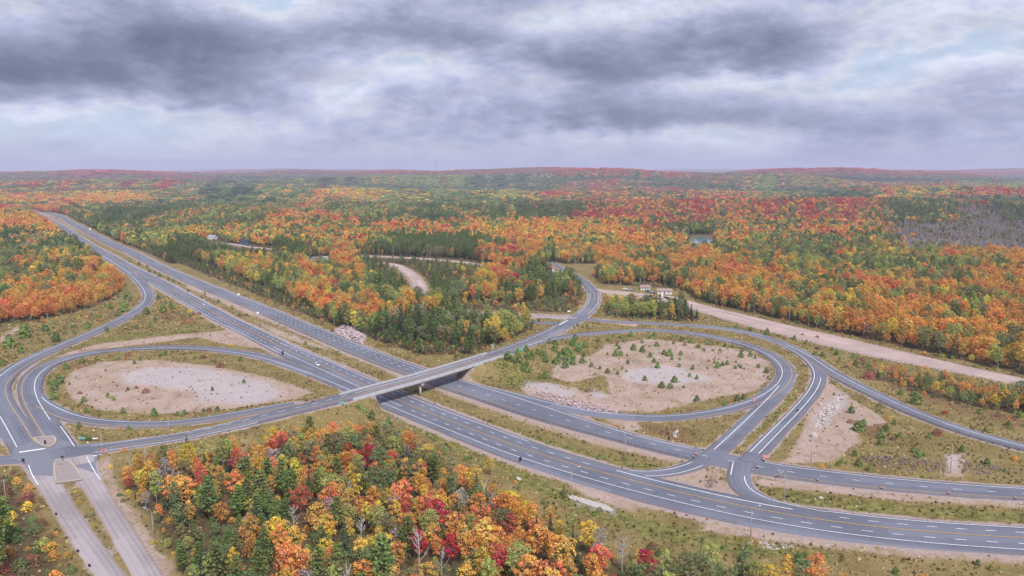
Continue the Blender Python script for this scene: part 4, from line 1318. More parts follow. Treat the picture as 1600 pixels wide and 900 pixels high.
def sign(x, y, rz, wdt, hgt, z0, face, label, cat='road sign', posts=1, back=None, z=None, trim=True):
    r_ = obj('road_sign', None, loc=(x, y, gz(x, y) if z is None else z), rot=(0, 0, rz), label=label, cat=cat, group='road signs')
    obj('panel', MB().box(-wdt / 2, wdt / 2, -0.06, 0.02, z0, z0 + hgt).mesh('panel', face), parent=r_)
    if trim:
        obj('border', MB().box(-wdt / 2, wdt / 2, -0.075, -0.062, z0 + hgt - 0.1, z0 + hgt).box(-wdt / 2, wdt / 2, -0.075, -0.062, z0, z0 + 0.1)
            .box(-wdt / 2, -wdt / 2 + 0.1, -0.075, -0.062, z0 + 0.1, z0 + hgt - 0.1).box(wdt / 2 - 0.1, wdt / 2, -0.075, -0.062, z0 + 0.1, z0 + hgt - 0.1).mesh('border', M_WHT), parent=r_)
    for px_ in ([0.0] if posts == 1 else [-wdt * 0.32, wdt * 0.32]):
        obj('post', MB().box(px_ - 0.06, px_ + 0.06, 0.03, 0.13, -0.6, z0 + hgt - 0.05).mesh('post', M_LAMP), parent=r_)
    return r_


def zr(nm, x, y):
    r = ROADS[nm]
    return float(r['z'][np.hypot(r['C'][:, 0] - x, r['C'][:, 1] - y).argmin()])


q = on_road(OV, s_at(OV, (-87.13, 376.28)), -7.4)
sign(q.x, q.y, R(-5), 2.4, 1.1, 0.5, M_TEAL, 'small green sign on posts at the near left end of the bridge', posts=2, z=q.z - 0.6)
q = on_road(OV, s_at(OV, (-1.23, 491.16)), -7.2)
sign(q.x, q.y, R(-5), 3.6, 1.6, 0.3, M_TEAL, 'bright green sign beyond the bridge, the upper of the pair by the pines', posts=2, z=q.z - 0.6)
q = on_road(OV, s_at(OV, (-6.83, 481.36)), -7.2)
sign(q.x, q.y, R(-5), 4.2, 0.9, 0.2, M_TEAL, 'low green sign beyond the bridge, nearer the bridge end of the pair', posts=2, z=q.z - 0.6)
for x, y, rz, wd, hg, z0, f_, lb in [(-173.68, 320.34, 25, 1.5, 1.2, 1.4, 'red', 'small red sign at the corner of the left crossroad'), 
    (-149.78, 501.12, 20, 1.3, 2.2, 1.6, 'dark', 'dark sign seen from behind beside the near carriageway, left of the white car'), 
    (3.46, 312.18, 20, 1.2, 1.6, 1.2, 'dark', 'dark sign seen from behind on the near highway shoulder'), 
    (-187.19, 312.91, 0, 1.0, 1.0, 1.6, 'dark', 'small dark sign at the tip of the side lane island'), 
    (-205.69, 332.14, 0, 0.9, 1.6, 1.2, 'dark', 'thin dark sign on the ramp island of the left crossroad'), 
    (-193.66, 339.62, 0, 2.6, 1.0, 0.8, 'teal', 'green and white direction sign in the grass triangle by the left crossroad'), 
    (-187.61, 339.62, 0, 2.2, 0.6, 0.8, 'white', 'low white sign beside the green one in the grass triangle'), 
    (63.28, 702.27, -20, 3.4, 1.6, 1.2, 'grey', 'grey sign panel in the scrub inside the far road bend'), 
    (47.99, 651.06, 0, 2.4, 1.2, 1.2, 'white', 'white twin sign at the corner of the far crossroad'), 
    (21.14, 606.65, 0, 1.0, 2.6, 0.6, 'dark', 'dark narrow sign beside the stop line of the far crossroad'), 
    (-264.32, 750.04, 20, 2.0, 1.6, 1.4, 'white', 'white square sign beyond the far carriageway, above the sandy median'), 
    (-859.73, 1600.55, 20, 3.0, 3.0, 2.0, 'white', 'small white sign beside the far end of the highway'), 
    (-214.08, 651.06, 20, 1.6, 1.6, 1.4, 'white', 'white square sign in the sandy strip below the far carriageway'), 
    (-12.64, 504.72, 20, 1.6, 2.0, 0.6, 'grey', 'pale marker board above the far right end of the bridge'), 
    (-22.85, 657.06, 0, 1.4, 1.6, 1.4, 'white', 'small white sign beside the western access road'), 
    (106.19, 295.02, 40, 2.6, 1.0, 2.6, 'grey', 'grey sign seen from behind in the median right of the crossing'), 
    (-201.25, 309.31, 0, 1.2, 1.4, 1.6, 'dark', 'dark sign at the lower left corner of the left crossroad'), 
    (70.44, 338.77, 20, 1.0, 1.2, 1.0, 'dark', 'small dark marker on the edge of the far carriageway above the guard rail'), 
    (-160.57, 261.87, 0, 0.8, 0.8, 0.5, 'dark', 'upper dark marker on the outer edge of the west side lane'), 
    (-138.02, 234.64, 0, 0.8, 0.8, 0.5, 'dark', 'middle dark marker on the outer edge of the west side lane'), 
    (-129.36, 225.26, 0, 0.8, 0.8, 0.5, 'dark', 'lower dark marker on the outer edge of the west side lane'), 
    (143.91, 382.41, 0, 0.8, 1.2, 0.4, 'dark', 'dark marker beside the outer ramp below the gore')]:
    sign(x, y, R(rz), wd, hg, z0, dict(red=M_RED, dark=M_BLK, teal=M_TEAL, white=M_WHT, grey=M_GREYS)[f_], lb, posts=2 if wd > 2 else 1, trim=f_ in ('red', 'teal'))

# ---- work-zone markers: orange posts with a white collar on a black foot
mk_foot = MB().tube([(0, 0, 0), (0, 0, 0.18)], [0.5, 0.42], 8).mesh('foot', M_BLK)
mk_body = MB().tube([(0, 0, 0.15), (0, 0, 0.7), (0, 0, 1.25)], [0.27, 0.25, 0.2], 10).mesh('body', M_ORG, True)
mk_band = MB().tube([(0, 0, 0.6), (0, 0, 0.82)], [0.275, 0.262], 10, cap=False).mesh('reflective_band', M_WHT, True)


def marker(x, y, z, label, sc=1.0):
    r_ = obj('traffic_drum', None, loc=(x, y, z), scale=sc, label=label, cat='traffic marker', group='orange traffic markers')
    obj('foot', mk_foot, parent=r_)
    obj('body', mk_body, parent=r_)
    obj('reflective_band', mk_band, parent=r_)


for nm, x, y, sc, lb in [(n_, *p_) for n_, L_ in (
    ('far_highway', [(119.57, 293.08, 1.4, 'orange marker on the far carriageway shoulder, first right of the crossing'), 
    (141, 285.26, 1.4, 'orange marker on the far carriageway shoulder, second right of the crossing'), 
    (163.85, 280.15, 1.4, 'orange marker on the far carriageway shoulder, third right of the crossing'), 
    (186.07, 275.79, 1.4, 'orange marker on the far carriageway shoulder, at the right edge'), 
    (76.91, 318.07, 1.5, 'tall orange marker in the crossing, lower of the left pair'), 
    (78.43, 321.1, 1.7, 'tall orange marker in the crossing, upper of the left pair'), 
    (83.2, 327.32, 1.3, 'orange marker on the far edge of the crossing'), 
    (100.15, 306.49, 1.5, 'orange marker in the crossing, right of the slip road'), 
    (105.26, 314.37, 1.8, 'tall orange marker on the far side of the crossing, beside the outer ramp'), 
    (97.01, 303.03, 1.0, 'low orange marker at the corner of the slip road')]),
    ('left_exit_ramp', [(-307.16, 512.09, 1.2, 'orange marker on the left exit ramp, lowest of the row of seven'), 
    (-307.31, 516.79, 1.2, 'orange marker on the left exit ramp, second from the bottom of the row'), 
    (-307.45, 521.58, 1.2, 'orange marker on the left exit ramp, third from the bottom of the row'), 
    (-308.04, 526.46, 1.2, 'orange marker on the left exit ramp, middle of the row of seven'), 
    (-308.51, 530.43, 1.2, 'orange marker on the left exit ramp, third from the top of the row'), 
    (-308.43, 533.44, 1.2, 'orange marker on the left exit ramp, second from the top of the row'), 
    (-308.35, 536.49, 1.2, 'orange marker on the left exit ramp, topmost of the row of seven')]),
    ('left_loop_ramp', [(-244.88, 535.47, 1.0, 'orange marker along the top of the left loop, leftmost of four'), 
    (-239.44, 536.28, 1.0, 'orange marker along the top of the left loop, second of four'), 
    (-233.63, 536.28, 1.0, 'orange marker along the top of the left loop, third of four'), 
    (-227.21, 535.87, 1.0, 'orange marker along the top of the left loop, rightmost of four')]),
    ('right_loop_ramp', [(127.43, 402.54, 1.3, 'orange marker by the barricade on the right loop, inner one'), 
    (126.26, 390, 1.3, 'orange marker by the barricade on the right loop, outer one')]),
    ('right_outer_ramp', [(168.59, 419.65, 1.2, 'orange marker on the outer ramp above the pile of white boulders')])) for p_ in L_]:
    marker(x, y, zr(nm, x, y) + ROADS[nm]['lift'], lb, sc * 0.72)


def barricade(x, y, z, rz, label):
    r_ = obj('barricade', None, loc=(x, y, z), rot=(0, 0, rz), label=label, cat='barricade', group='striped road barricades')
    for k_ in range(3):
        bd = obj('board', MB().box(-1.4, 1.4, -0.04, 0.04, 0.45 + 0.42 * k_, 0.7 + 0.42 * k_).mesh('board', M_RED), parent=r_)
        st = MB()
        for i in range(5):
            st.add([(-1.25 + i * 0.55, -0.05, 0.46 + 0.42 * k_), (-1.0 + i * 0.55, -0.05, 0.46 + 0.42 * k_), (-0.85 + i * 0.55, -0.05, 0.69 + 0.42 * k_), (-1.1 + i * 0.55, -0.05, 0.69 + 0.42 * k_)], [(0, 1, 2, 3)])
        obj('stripe', st.mesh('stripe', M_WHT), parent=bd)
    for sx in (-1.1, 1.1):
        obj('leg', MB().box(sx - 0.05, sx + 0.05, 0.05, 0.15, 0, 1.6).box(sx - 0.06, sx + 0.06, -0.7, 0.8, 0.0, 0.1).mesh('leg', M_LAMP), parent=r_)


for x, y, rz, lb in [(126.69, 397.89, 40, 'red and white barricade closing the lower right loop ramp'), 
    (106.77, 316.58, -10, 'red and white barricade beside the far end of the crossing')]:
    barricade(x, y, 0.1, R(rz), lb)

# ================================================================== vehicles
M_GLASS = plain('dark_window_glass', (34, 40, 48), 0.15, 0.05)
M_TYRE = plain('tyre_rubber', (30, 30, 32), 0.9, 0.1)
M_RIM = plain('wheel_rim', (150, 150, 156), 0.4, 0.05, metal=0.6)
M_LITE = plain('headlight_lens', (236, 236, 240), 0.2, 0.02)
M_TAIL = plain('tail_light_lens', (150, 24, 24), 0.3, 0.05)
PAINTS = dict(white=plain('white_car_paint', (236, 238, 242), 0.3, 0.02), dark=plain('dark_car_paint', (52, 56, 66), 0.3, 0.05), blue=plain('blue_grey_car_paint', (104, 124, 146), 0.3, 0.05),
              silver=plain('silver_car_paint', (170, 176, 184), 0.3, 0.04))


def prof_mesh(name, prof, half, mat, inset=0.0, bev=0.88):
    """side outline (x, z) given width with narrowed top"""
    zs = [z for _, z in prof]
    z0, z1 = min(zs), max(zs)
    mb = MB()
    n = len(prof)
    vs_ = []
    for sg in (-1, 1):
        for x, z in prof:
            k_ = 1.0 - (1.0 - bev) * ((z - z0) / (z1 - z0 + 1e-6)) ** 1.5
            vs_.append((x, sg * (half - inset) * k_, z))
    fs_ = [tuple(range(n))[::-1], tuple(range(n, 2 * n))]
    for i in range(n):
        j = (i + 1) % n
        fs_.append((i, j, n + j, n + i))
    mb.add(vs_, fs_)
    me = mb.mesh(name, mat)
    bm = bmesh.new()
    bm.from_mesh(me)
    bmesh.ops.recalc_face_normals(bm, faces=bm.faces[:])
    bmesh.ops.bevel(bm, geom=[e for e in bm.edges], offset=0.05, segments=1, affect='EDGES')
    bm.to_mesh(me)
    bm.free()
    return me


def vehicle(x, y, z, rz, paint_, label, kind='car', sc=1.0):
    r_ = obj('parked_' + kind if kind != 'car' else 'car', None, loc=(x, y, z), rot=(0, 0, rz), scale=sc, label=label, cat=kind, group=None)
    P_ = PAINTS[paint_]
    if kind == 'truck':
        body = [(-2.7, 0.45), (2.6, 0.45), (2.7, 0.75), (2.6, 1.05), (1.5, 1.15), (-2.7, 1.15)]
        cab = [(-0.5, 1.1), (1.6, 1.1), (0.9, 1.8), (-0.35, 1.82)]
    else:
        body = [(-2.25, 0.35), (2.2, 0.35), (2.3, 0.6), (2.2, 0.85), (1.2, 0.98), (-2.1, 1.02), (-2.3, 0.75)]
        cab = [(-1.95, 0.98), (1.25, 0.96), (0.55, 1.5), (-1.35, 1.55)]
    obj('body', prof_mesh('body', body, 0.92, P_, bev=0.95), parent=r_)
    gl = obj('windows', prof_mesh('windows', cab, 0.82, M_GLASS, bev=0.82), parent=r_)
    xs_ = [c_[0] for c_ in cab]
    top = max(c_[1] for c_ in cab)
    obj('roof', MB().box(cab[3][0] + 0.08, cab[2][0] - 0.05, -0.66, 0.66, top - 0.02, top + 0.05, taper=0.92).mesh('roof', P_), parent=r_)
    for sx in (-1.4, 1.4):
        for sy in (-1, 1):
            wh = obj('wheel', MB().tube([(sx, sy * 0.72, 0.34), (sx, sy * 0.95, 0.34)], 0.34, 12).mesh('wheel', M_TYRE, False), parent=r_)
            obj('rim', MB().tube([(sx, sy * 0.951, 0.34), (sx, sy * 0.965, 0.34)], 0.2, 10).mesh('rim', M_RIM), parent=wh)
    for sy in (-0.62, 0.62):
        obj('headlight', MB().box(2.18, 2.32 if kind == 'car' else 2.7, sy - 0.18, sy + 0.18, 0.62, 0.78).mesh('headlight', M_LITE), parent=r_)
        obj('tail_light', MB().box(-2.34 if kind == 'car' else -2.73, -2.2, sy - 0.16, sy + 0.16, 0.68, 0.86).mesh('tail_light', M_TAIL), parent=r_)
    return r_


def road_dir(nm, s):
    a_, b_ = on_road(nm, s - 2, 0), on_road(nm, s + 2, 0)
    return math.atan2(b_.y - a_.y, b_.x - a_.x)


def drive(nm, px_xy, lat, paint_, label, back=False):
    s = s_at(nm, px_xy)
    q_ = on_road(nm, s, lat, 0.05)
    vehicle(q_.x, q_.y, q_.z, road_dir(nm, s) + (math.pi if back else 0), paint_, label)


drive(A, (-120.93, 477.22), -2.2, 'white', 'white car on the near carriageway, approaching the bridge')
drive(A, (-278.88, 695.44), 2.2, 'white', 'white car farther up the near carriageway, above the exit ramp', True)
drive(A, (-814.8, 1457.74), 2.0, 'dark', 'tiny dark car far up the near carriageway, lower of two', True)
drive(A, (-963.12, 1673.28), 2.0, 'dark', 'tiny dark car far up the near carriageway, upper of two', True)
for x, y, rz, p_, k_, lb in [(63.4, 953.17, 120, 'white', 'truck', 'white pickup truck on the far bend of the crossroad'), 
    (114.8, 791.32, 10, 'white', 'car', 'white car parked in the farmyard, leftmost of the pair'), 
    (119.38, 787, -5, 'silver', 'car', 'silver car parked in the farmyard, right of the white one'), 
    (136.73, 778.48, 5, 'dark', 'car', 'dark car parked between the two small houses, leftmost of three'), 
    (139.85, 774.29, 5, 'silver', 'car', 'silver car parked between the two small houses, middle of three'), 
    (142.92, 770.14, 5, 'blue', 'car', 'blue grey car parked between the two small houses, rightmost of three')]:
    vehicle(x, y, gz(x, y) + 0.4, R(rz), p_, lb, k_, 1.15)

# camper trailer
x, y = (139.01, 738.46)
r_ = obj('camper_trailer', None, loc=(x, y, gz(x, y) + 0.3), rot=(0, 0, R(-12)), scale=1.35, label='white camper trailer parked in front of the small farm houses', cat='trailer')
obj('body', prof_mesh('body', [(-3.6, 0.6), (3.4, 0.6), (3.6, 1.4), (3.3, 2.7), (-3.5, 2.8), (-3.7, 1.6)], 1.15, PAINTS['white'], bev=0.95), parent=r_)
for wx in (-2.2, 0.0, 2.0):
    obj('window', MB().box(wx - 0.45, wx + 0.45, -1.17, -1.08, 1.6, 2.15).mesh('window', M_GLASS), parent=r_)
obj('door', MB().box(0.8, 1.4, -1.165, -1.08, 0.7, 2.3).mesh('door', M_GREYS), parent=r_)
for sx in (-0.6, 0.4):
    obj('wheel', MB().tube([(sx, -1.1, 0.35), (sx, -0.85, 0.35)], 0.35, 10).mesh('wheel', M_TYRE), parent=r_)
obj('hitch', MB().box(3.5, 4.7, -0.06, 0.06, 0.55, 0.68).mesh('hitch', M_LAMP), parent=r_)

# ================================================================== houses
ROOFS = dict(red=plain('red_roof', (176, 96, 90), 0.8, 0.15, 1.0), blue=plain('blue_roof', (64, 92, 140), 0.5, 0.12, 1.0), grey=plain('grey_roof', (156, 152, 160), 0.8, 0.14, 1.0),
             pink=plain('faded_red_roof', (152, 128, 122), 0.8, 0.15, 1.0), dark=plain('dark_roof', (52, 58, 72), 0.7, 0.15, 1.0))
WALLS = dict(white=plain('white_siding', (206, 203, 206), 0.8, 0.06, 2.0), beige=plain('beige_siding', (204, 186, 168), 0.8, 0.08, 2.0), blue=plain('blue_siding', (70, 84, 112), 0.8, 0.08, 2.0))
M_DOOR = plain('door_brown', (96, 74, 62), 0.7, 0.1)


def house(x, y, rz, lx, ly, h, rh, wall_, roof_, label, name='house', cat='house'):
    z = gz(x, y)
    r_ = obj(name, None, loc=(x, y, z), rot=(0, 0, rz), label=label, cat=cat, group='small houses and sheds')
    mb = MB()
    mb.add([(-lx, -ly, -1), (lx, -ly, -1), (lx, ly, -1), (-lx, ly, -1), (-lx, -ly, h), (lx, -ly, h), (lx, ly, h), (-lx, ly, h), (-lx, 0, h + rh - 0.05), (lx, 0, h + rh - 0.05)],
           [(0, 1, 5, 4), (2, 3, 7, 6), (1, 2, 6, 9, 5), (3, 0, 4, 8, 7)])
    obj('wall', mb.mesh('wall', WALLS[wall_]), parent=r_)
    e, k_ = 0.5, 0.22
    for sg in (-1, 1):
        y0, z0 = sg * (ly + e), h - rh * e / ly
        rb = MB()
        rb.add([(-lx - e, y0, z0), (lx + e, y0, z0), (lx + e, 0, h + rh), (-lx - e, 0, h + rh), (-lx - e, y0, z0 + k_), (lx + e, y0, z0 + k_), (lx + e, 0, h + rh + k_), (-lx - e, 0, h + rh + k_)],
               [(0, 1, 2, 3), (7, 6, 5, 4), (0, 4, 5, 1), (1, 5, 6, 2), (2, 6, 7, 3), (3, 7, 4, 0)])
        obj('roof', rb.mesh('roof', ROOFS[roof_]), parent=r_)
    obj('chimney', MB().box(lx * 0.4, lx * 0.4 + 0.7, 0.2, 0.9, h + rh * 0.4, h + rh + 1.0).mesh('chimney', M_CONC2), parent=r_)
    dr = obj('door', MB().box(-0.5, 0.5, -ly - 0.06, -ly + 0.02, 0.0, 2.1).mesh('door', M_DOOR), parent=r_)
    obj('handle', MB().box(0.3, 0.38, -ly - 0.12, -ly - 0.06, 1.0, 1.1).mesh('handle', M_RIM), parent=dr)
    for wx in (-lx * 0.6, lx * 0.55):
        wn = obj('window', MB().box(wx - 0.6, wx + 0.6, -ly - 0.04, -ly + 0.02, 1.0, 2.1).mesh('window', M_GLASS), parent=r_)
        obj('frame', MB().box(wx - 0.75, wx + 0.75, -ly - 0.07, -ly - 0.041, 2.1, 2.25).box(wx - 0.75, wx + 0.75, -ly - 0.1, -ly - 0.041, 0.85, 1.0).mesh('frame', M_WHT), parent=wn)


for x, y, rz, lx, ly, h, rh, wl, rf, lb in [(135.68, 791.32, -8, 5.5, 4.2, 3.4, 2.0, 'white', 'pink', 'small white farm house with faded red roof, left of the pair'), 
    (151.18, 770.14, -8, 8.5, 5.0, 3.4, 2.2, 'white', 'pink', 'longer white farm house with faded red roof, right of the pair'), 
    (46.55, 928.74, 10, 4.0, 4.0, 7.5, 2.0, 'white', 'red', 'tall narrow white house with a red roof by the far road'), 
    (-530.67, 1388.79, -10, 8, 6, 6.0, 3.0, 'white', 'grey', 'white house with grey roof at the left end of the country lane'), 
    (-443.8, 1302.41, -10, 9, 6, 6.0, 3.5, 'blue', 'dark', 'dark blue house with white trim on the country lane'), 
    (-262.45, 1049.59, -20, 8, 5, 4.0, 2.8, 'white', 'blue', 'white house with a blue roof among the trees'), 
    (-256.67, 1068.86, -10, 7, 4, 3.5, 1.6, 'beige', 'grey', 'beige shed right behind the blue roofed house'), 
    (82.96, 1268.56, 0, 9, 5, 4.5, 2.4, 'white', 'grey', 'long white building in the orange forest'), 
    (-17.65, 2718.74, 0, 22, 12, 9, 4, 'white', 'grey', 'distant white building among dark trees left of the red ridge'), 
    (-678.08, 1654.49, 0, 6, 6, 7, 3, 'white', 'grey', 'small white building among dark trees above the country lane'), 
    (-40.82, 1388.79, 0, 7, 5, 4.5, 2.4, 'white', 'grey', 'low white building at the end of the dark pine row'), 
    (124.79, 4282.54, 0, 40, 14, 12, 5, 'white', 'grey', 'farthest white building, on the plain before the hills')]:
    house(x, y, R(rz), lx * 0.85, ly * 0.85, h * 0.85, rh * 0.85, wl, rf, lb)

# ---- lattice mast on the horizon
x, y = (-753.51, 7903.96)
mast = obj('radio_mast', None, loc=(x, y, gz(x, y)), label='thin lattice mast on the horizon', cat='mast')
mh = 130.0
mb, mb2 = MB(), MB()
for k_ in range(3):
    a_ = 2.094 * k_
    lm = MB().tube([(5 * math.cos(a_), 5 * math.sin(a_), 0), (1.6 * math.cos(a_), 1.6 * math.sin(a_), mh)], [1.1, 0.7], 5)
    obj('leg', lm.mesh('leg', M_LAMP), parent=mast)
    for i in range(10):
        f0, f1 = i / 10, (i + 1) / 10
        r0, r1 = 5 - 3.4 * f0, 5 - 3.4 * f1
        mb2.tube([(r0 * math.cos(a_), r0 * math.sin(a_), mh * f0), (r1 * math.cos(a_ + 2.094), r1 * math.sin(a_ + 2.094), mh * f1)], 0.5, 4)
obj('lattice', mb2.mesh('lattice', M_LAMP), parent=mast)

# ---- pond
M_WATER, t, b, out = new_mat('pond_water')
t.put(b.inputs['Base Color'], lin((120, 128, 140)))
b.inputs['Roughness'].default_value = 0.08
b.inputs['Specular IOR Level'].default_value = 0.9
geo = t.new('ShaderNodeNewGeometry')
bp = t.new('ShaderNodeBump')
bp.inputs['Strength'].default_value = 0.6
t.put(bp.inputs['Height'], t.noise(geo.outputs['Position'], 1.2, 3.0))
t.put(b.inputs['Normal'], bp.outputs[0])
pw = np.array(POND)
pc = pw.mean(0)
zw = float(_bil(BASE, pc[0], pc[1])[0]) - 0.5
flat_poly('pond_water', pc + (pw - pc) * 1.1, zw, M_WATER, 0.4)

# ================================================================== rocks
M_ROCK = plain('pink_rock', (196, 176, 178), 0.9, 0.28, 0.7, k=0.75)
M_ROCKW = plain('white_rock', (206, 194, 190), 0.9, 0.25, 0.7, k=0.72)
M_ROCKG = plain('grey_rock', (142, 126, 118), 0.9, 0.28, 0.7, k=0.75)


def rock_verts(rnd, r0):
    bm = bmesh.new()
    bmesh.ops.create_icosphere(bm, subdivisions=1, radius=1.0)
    sc_ = (rnd.uniform(0.8, 1.3), rnd.uniform(0.7, 1.1), rnd.uniform(0.45, 0.8))
    M_ = Matrix.Rotation(rnd.uniform(0, 6.28), 3, 'Z') @ Matrix.Rotation(rnd.uniform(-0.5, 0.5), 3, 'X')
    vs_ = []
    for v in bm.verts:
        k_ = r0 * rnd.uniform(0.78, 1.15)
        vs_.append(M_ @ Vector((v.co.x * sc_[0] * k_, v.co.y * sc_[1] * k_, v.co.z * sc_[2] * k_)))
    fs_ = [tuple(v.index for v in f.verts) for f in bm.faces]
    bm.free()
    return vs_, fs_


def rock_pile(poly, n, rmin, rmax, heap, mat, label, seed):
    P = np.array(poly)[:, :2]
    rnd = random.Random(seed)
    lo, hi = P.min(0), P.max(0)
    mb = MB()
    c = P.mean(0)
    k_ = 0
    while k_ < n:
        x, y = rnd.uniform(lo[0], hi[0]), rnd.uniform(lo[1], hi[1])
        sd_ = float(poly_sdf(np.array([x]), np.array([y]), P)[0])
        if sd_ < 0:
            continue
        k_ += 1
        r0 = rnd.uniform(rmin, rmax) * (0.6 + 0.8 * rnd.random() ** 3)
        z = gz(x, y) + min(sd_, 4.0) / 4.0 * heap * rnd.uniform(0.6, 1.0)
        vs_, fs_ = rock_verts(rnd, r0)
        mb.add([v + Vector((x, y, z + r0 * 0.1)) for v in vs_], fs_)
    return obj('rock_pile', mb.mesh('rock_pile', mat), label=label, cat='rock pile', kind='stuff')


rock_pile([(-134.81, 579.39), (-132.81, 601.51), (-122.81, 596.45), (-106.81, 563.24), (-105.15, 539.57), (-117.64, 554.4)], 420, 0.6, 1.5, 2.2, M_ROCK, 'heap of broken pink rock beside the far carriageway', 1)
rock_pile([(171.85, 408.49), (177.62, 415.86), (176.35, 406.09), (160.5, 377.16), (148.26, 357.45), (142.81, 357.45), (153.66, 379.24)], 260, 0.35, 1.0, 0.4, M_ROCKW, 'scatter of white boulders in the right clearing', 2)
rock_pile([(7.74, 418.38), (17.69, 420.92), (34.18, 406.09), (49.59, 392.23), (59.07, 378.2), (41.73, 380.29), (23.33, 395.61)], 520, 0.35, 0.9, 0.6, M_ROCK, 'slope of pink rubble below the right loop', 3)
rock_pile([(147.23, 320.34), (162.86, 318.83), (179.99, 312.91), (175.39, 303.03), (160.73, 303.72), (146.02, 311.46)], 320, 0.25, 0.7, 0.7, M_ROCKG, 'grey rock cut face behind the far carriageway, left of the sandy chute', 4)
rock_pile([(188.82, 314.37), (200.02, 308.6), (203.5, 301.67), (186.46, 298.98), (181.35, 301.67)], 160, 0.25, 0.65, 0.5, M_ROCKG, 'grey rock cut face right of the sandy chute', 5)
rock_pile([(-184.63, 577.02), (-167.35, 558.79), (-144.02, 523.52), (-125.95, 502.92), (-95.47, 475.6), (-102.75, 472.38), (-140.48, 510.23), (-173.98, 550.08)], 240, 0.25, 0.7, 0.2, M_ROCK, 'loose pink rubble along the median left of the bridge', 6)
rock_pile([(20.42, 280.15), (25.08, 278.39), (26.39, 274.37), (21.37, 276.65)], 40, 0.4, 0.9, 0.3, M_ROCKW, 'small patch of pale stones at the foot of the verge lamp', 7)
rock_pile([(76.15, 296.99), (79.69, 298.98), (81.05, 292.44), (75.98, 286.17), (74.13, 288.65)], 60, 0.25, 0.6, 0.2, M_ROCKG, 'dark stones in the grass triangle of the median', 8)
rock_pile([(76.48, 242.06), (82.15, 243.41), (88.01, 242.06), (91.98, 238.52), (82.12, 236.78)], 110, 0.2, 0.6, 0.1, M_ROCKW, 'scattered pale stones on the verge at lower right', 9)
for x, y, r0, m_, lb in [(138.32, 345.67, 2.2, 'w', 'large white boulder alone in the bare part of the right clearing'), 
    (160.66, 395.61, 1.5, 'w', 'white boulder on the grass beside the outer ramp'), 
    (74.73, 345.67, 1.1, 'w', 'white boulder in the ditch under the right loop'), 
    (-79.58, 521.58, 1.3, 'w', 'pale boulder in the grass above the far carriageway'), 
    (114.9, 277.23, 1.0, 'w', 'white stone in the grass median right of the lamp'), 
    (187.46, 312.91, 1.2, 'w', 'white boulder at the edge of the sandy chute'), 
    (2.52, 295.02, 1.2, 'w', 'white stone on the verge below the dark sign')]:
    vs_, fs_ = rock_verts(random.Random(int(x * 10)), r0)
    o_ = obj('boulder', MB().add(vs_, fs_).mesh('boulder', M_ROCKW), loc=(x, y, gz(x, y) + 0.2 * r0), label=lb, cat='boulder', group='single boulders')
# flat pale outcrop on the verge
P_ = np.array([(23.46, 276.08), (26.54, 276.08), (30.51, 273.23), (34.4, 270.45), (36.24, 266.63), (35.81, 265.03), (33.19, 266.09), (28.94, 269.35), (24.64, 273.23)])
oc = flat_poly('rock_outcrop', P_, float(np.mean([gz(a, b_) for a, b_ in P_])) + 0.55, M_ROCKW, 2.0, kind=None)
oc['label'] = 'long flat pale rock slab on the grass verge'
oc['category'] = 'rock'
# culvert
x, y = (75.28, 348.32)
cu = obj('culvert_pipe', None, loc=(x, y, gz(x, y) + 0.7), rot=(0, 0, R(-30)), label='pale culvert pipe mouth in the ditch under the right loop', cat='pipe')
obj('pipe', MB().tube([(0, -1.0, 0), (0, 3.0, 0.1)], 0.8, 14, cap=False).mesh('pipe', M_CONC2, True), parent=cu)
obj('collar', MB().tube([(0, -1.1, 0), (0, -0.8, 0)], 0.95, 14).mesh('collar', M_CONC), parent=cu)


# ================================================================== vegetation
def leaf_material(name, instanced):
    m = bpy.data.materials.new(name)
    m.use_nodes = True
    t = NT(m.node_tree)
    t.n.clear()
    out = t.new('ShaderNodeOutputMaterial')
    if instanced:
        tint = t.attr('tint', 'INSTANCER').outputs['Color']
    else:
        tint = t.new('ShaderNodeObjectInfo').outputs['Color']
    va = t.attr('leaf').outputs['Color']
    sp = t.new('ShaderNodeSeparateColor')
    t.put(sp.inputs[0], va)
    hsv = t.new('ShaderNodeHueSaturation')
    t.put(hsv.inputs['Hue'], t.math('ADD', 0.5, t.math('MULTIPLY', t.math('SUBTRACT', sp.outputs[1], 0.5), 0.055)))
    t.put(hsv.inputs['Saturation'], t.math('ADD', 0.86, t.math('MULTIPLY', sp.outputs[2], 0.28)))
    t.put(hsv.inputs['Value'], t.math('ADD', 0.62, t.math('MULTIPLY', sp.outputs[0], 0.80)))
    t.put(hsv.inputs['Color'], tint)
    df = t.new('ShaderNodeBsdfDiffuse')
    tr = t.new('ShaderNodeBsdfTranslucent')
    t.put(df.inputs[0], hsv.outputs[0])
    t.put(tr.inputs[0], hsv.outputs[0])
    mx = t.new('ShaderNodeMixShader')
    mx.inputs[0].default_value = 0.28
    t.l.new(df.outputs[0], mx.inputs[1])
    t.l.new(tr.outputs[0], mx.inputs[2])
    t.l.new(mx.outputs[0], out.inputs[0])
    return m


M_LEAF = leaf_material('foliage', False)
M_LEAFI = leaf_material('foliage_of_the_masses', True)
M_BARK = plain('bark', (96, 82, 74), 0.95, 0.25, 2.0)
M_BIRCH = plain('pale_bark', (190, 182, 178), 0.9, 0.25, 1.5, k=0.8)


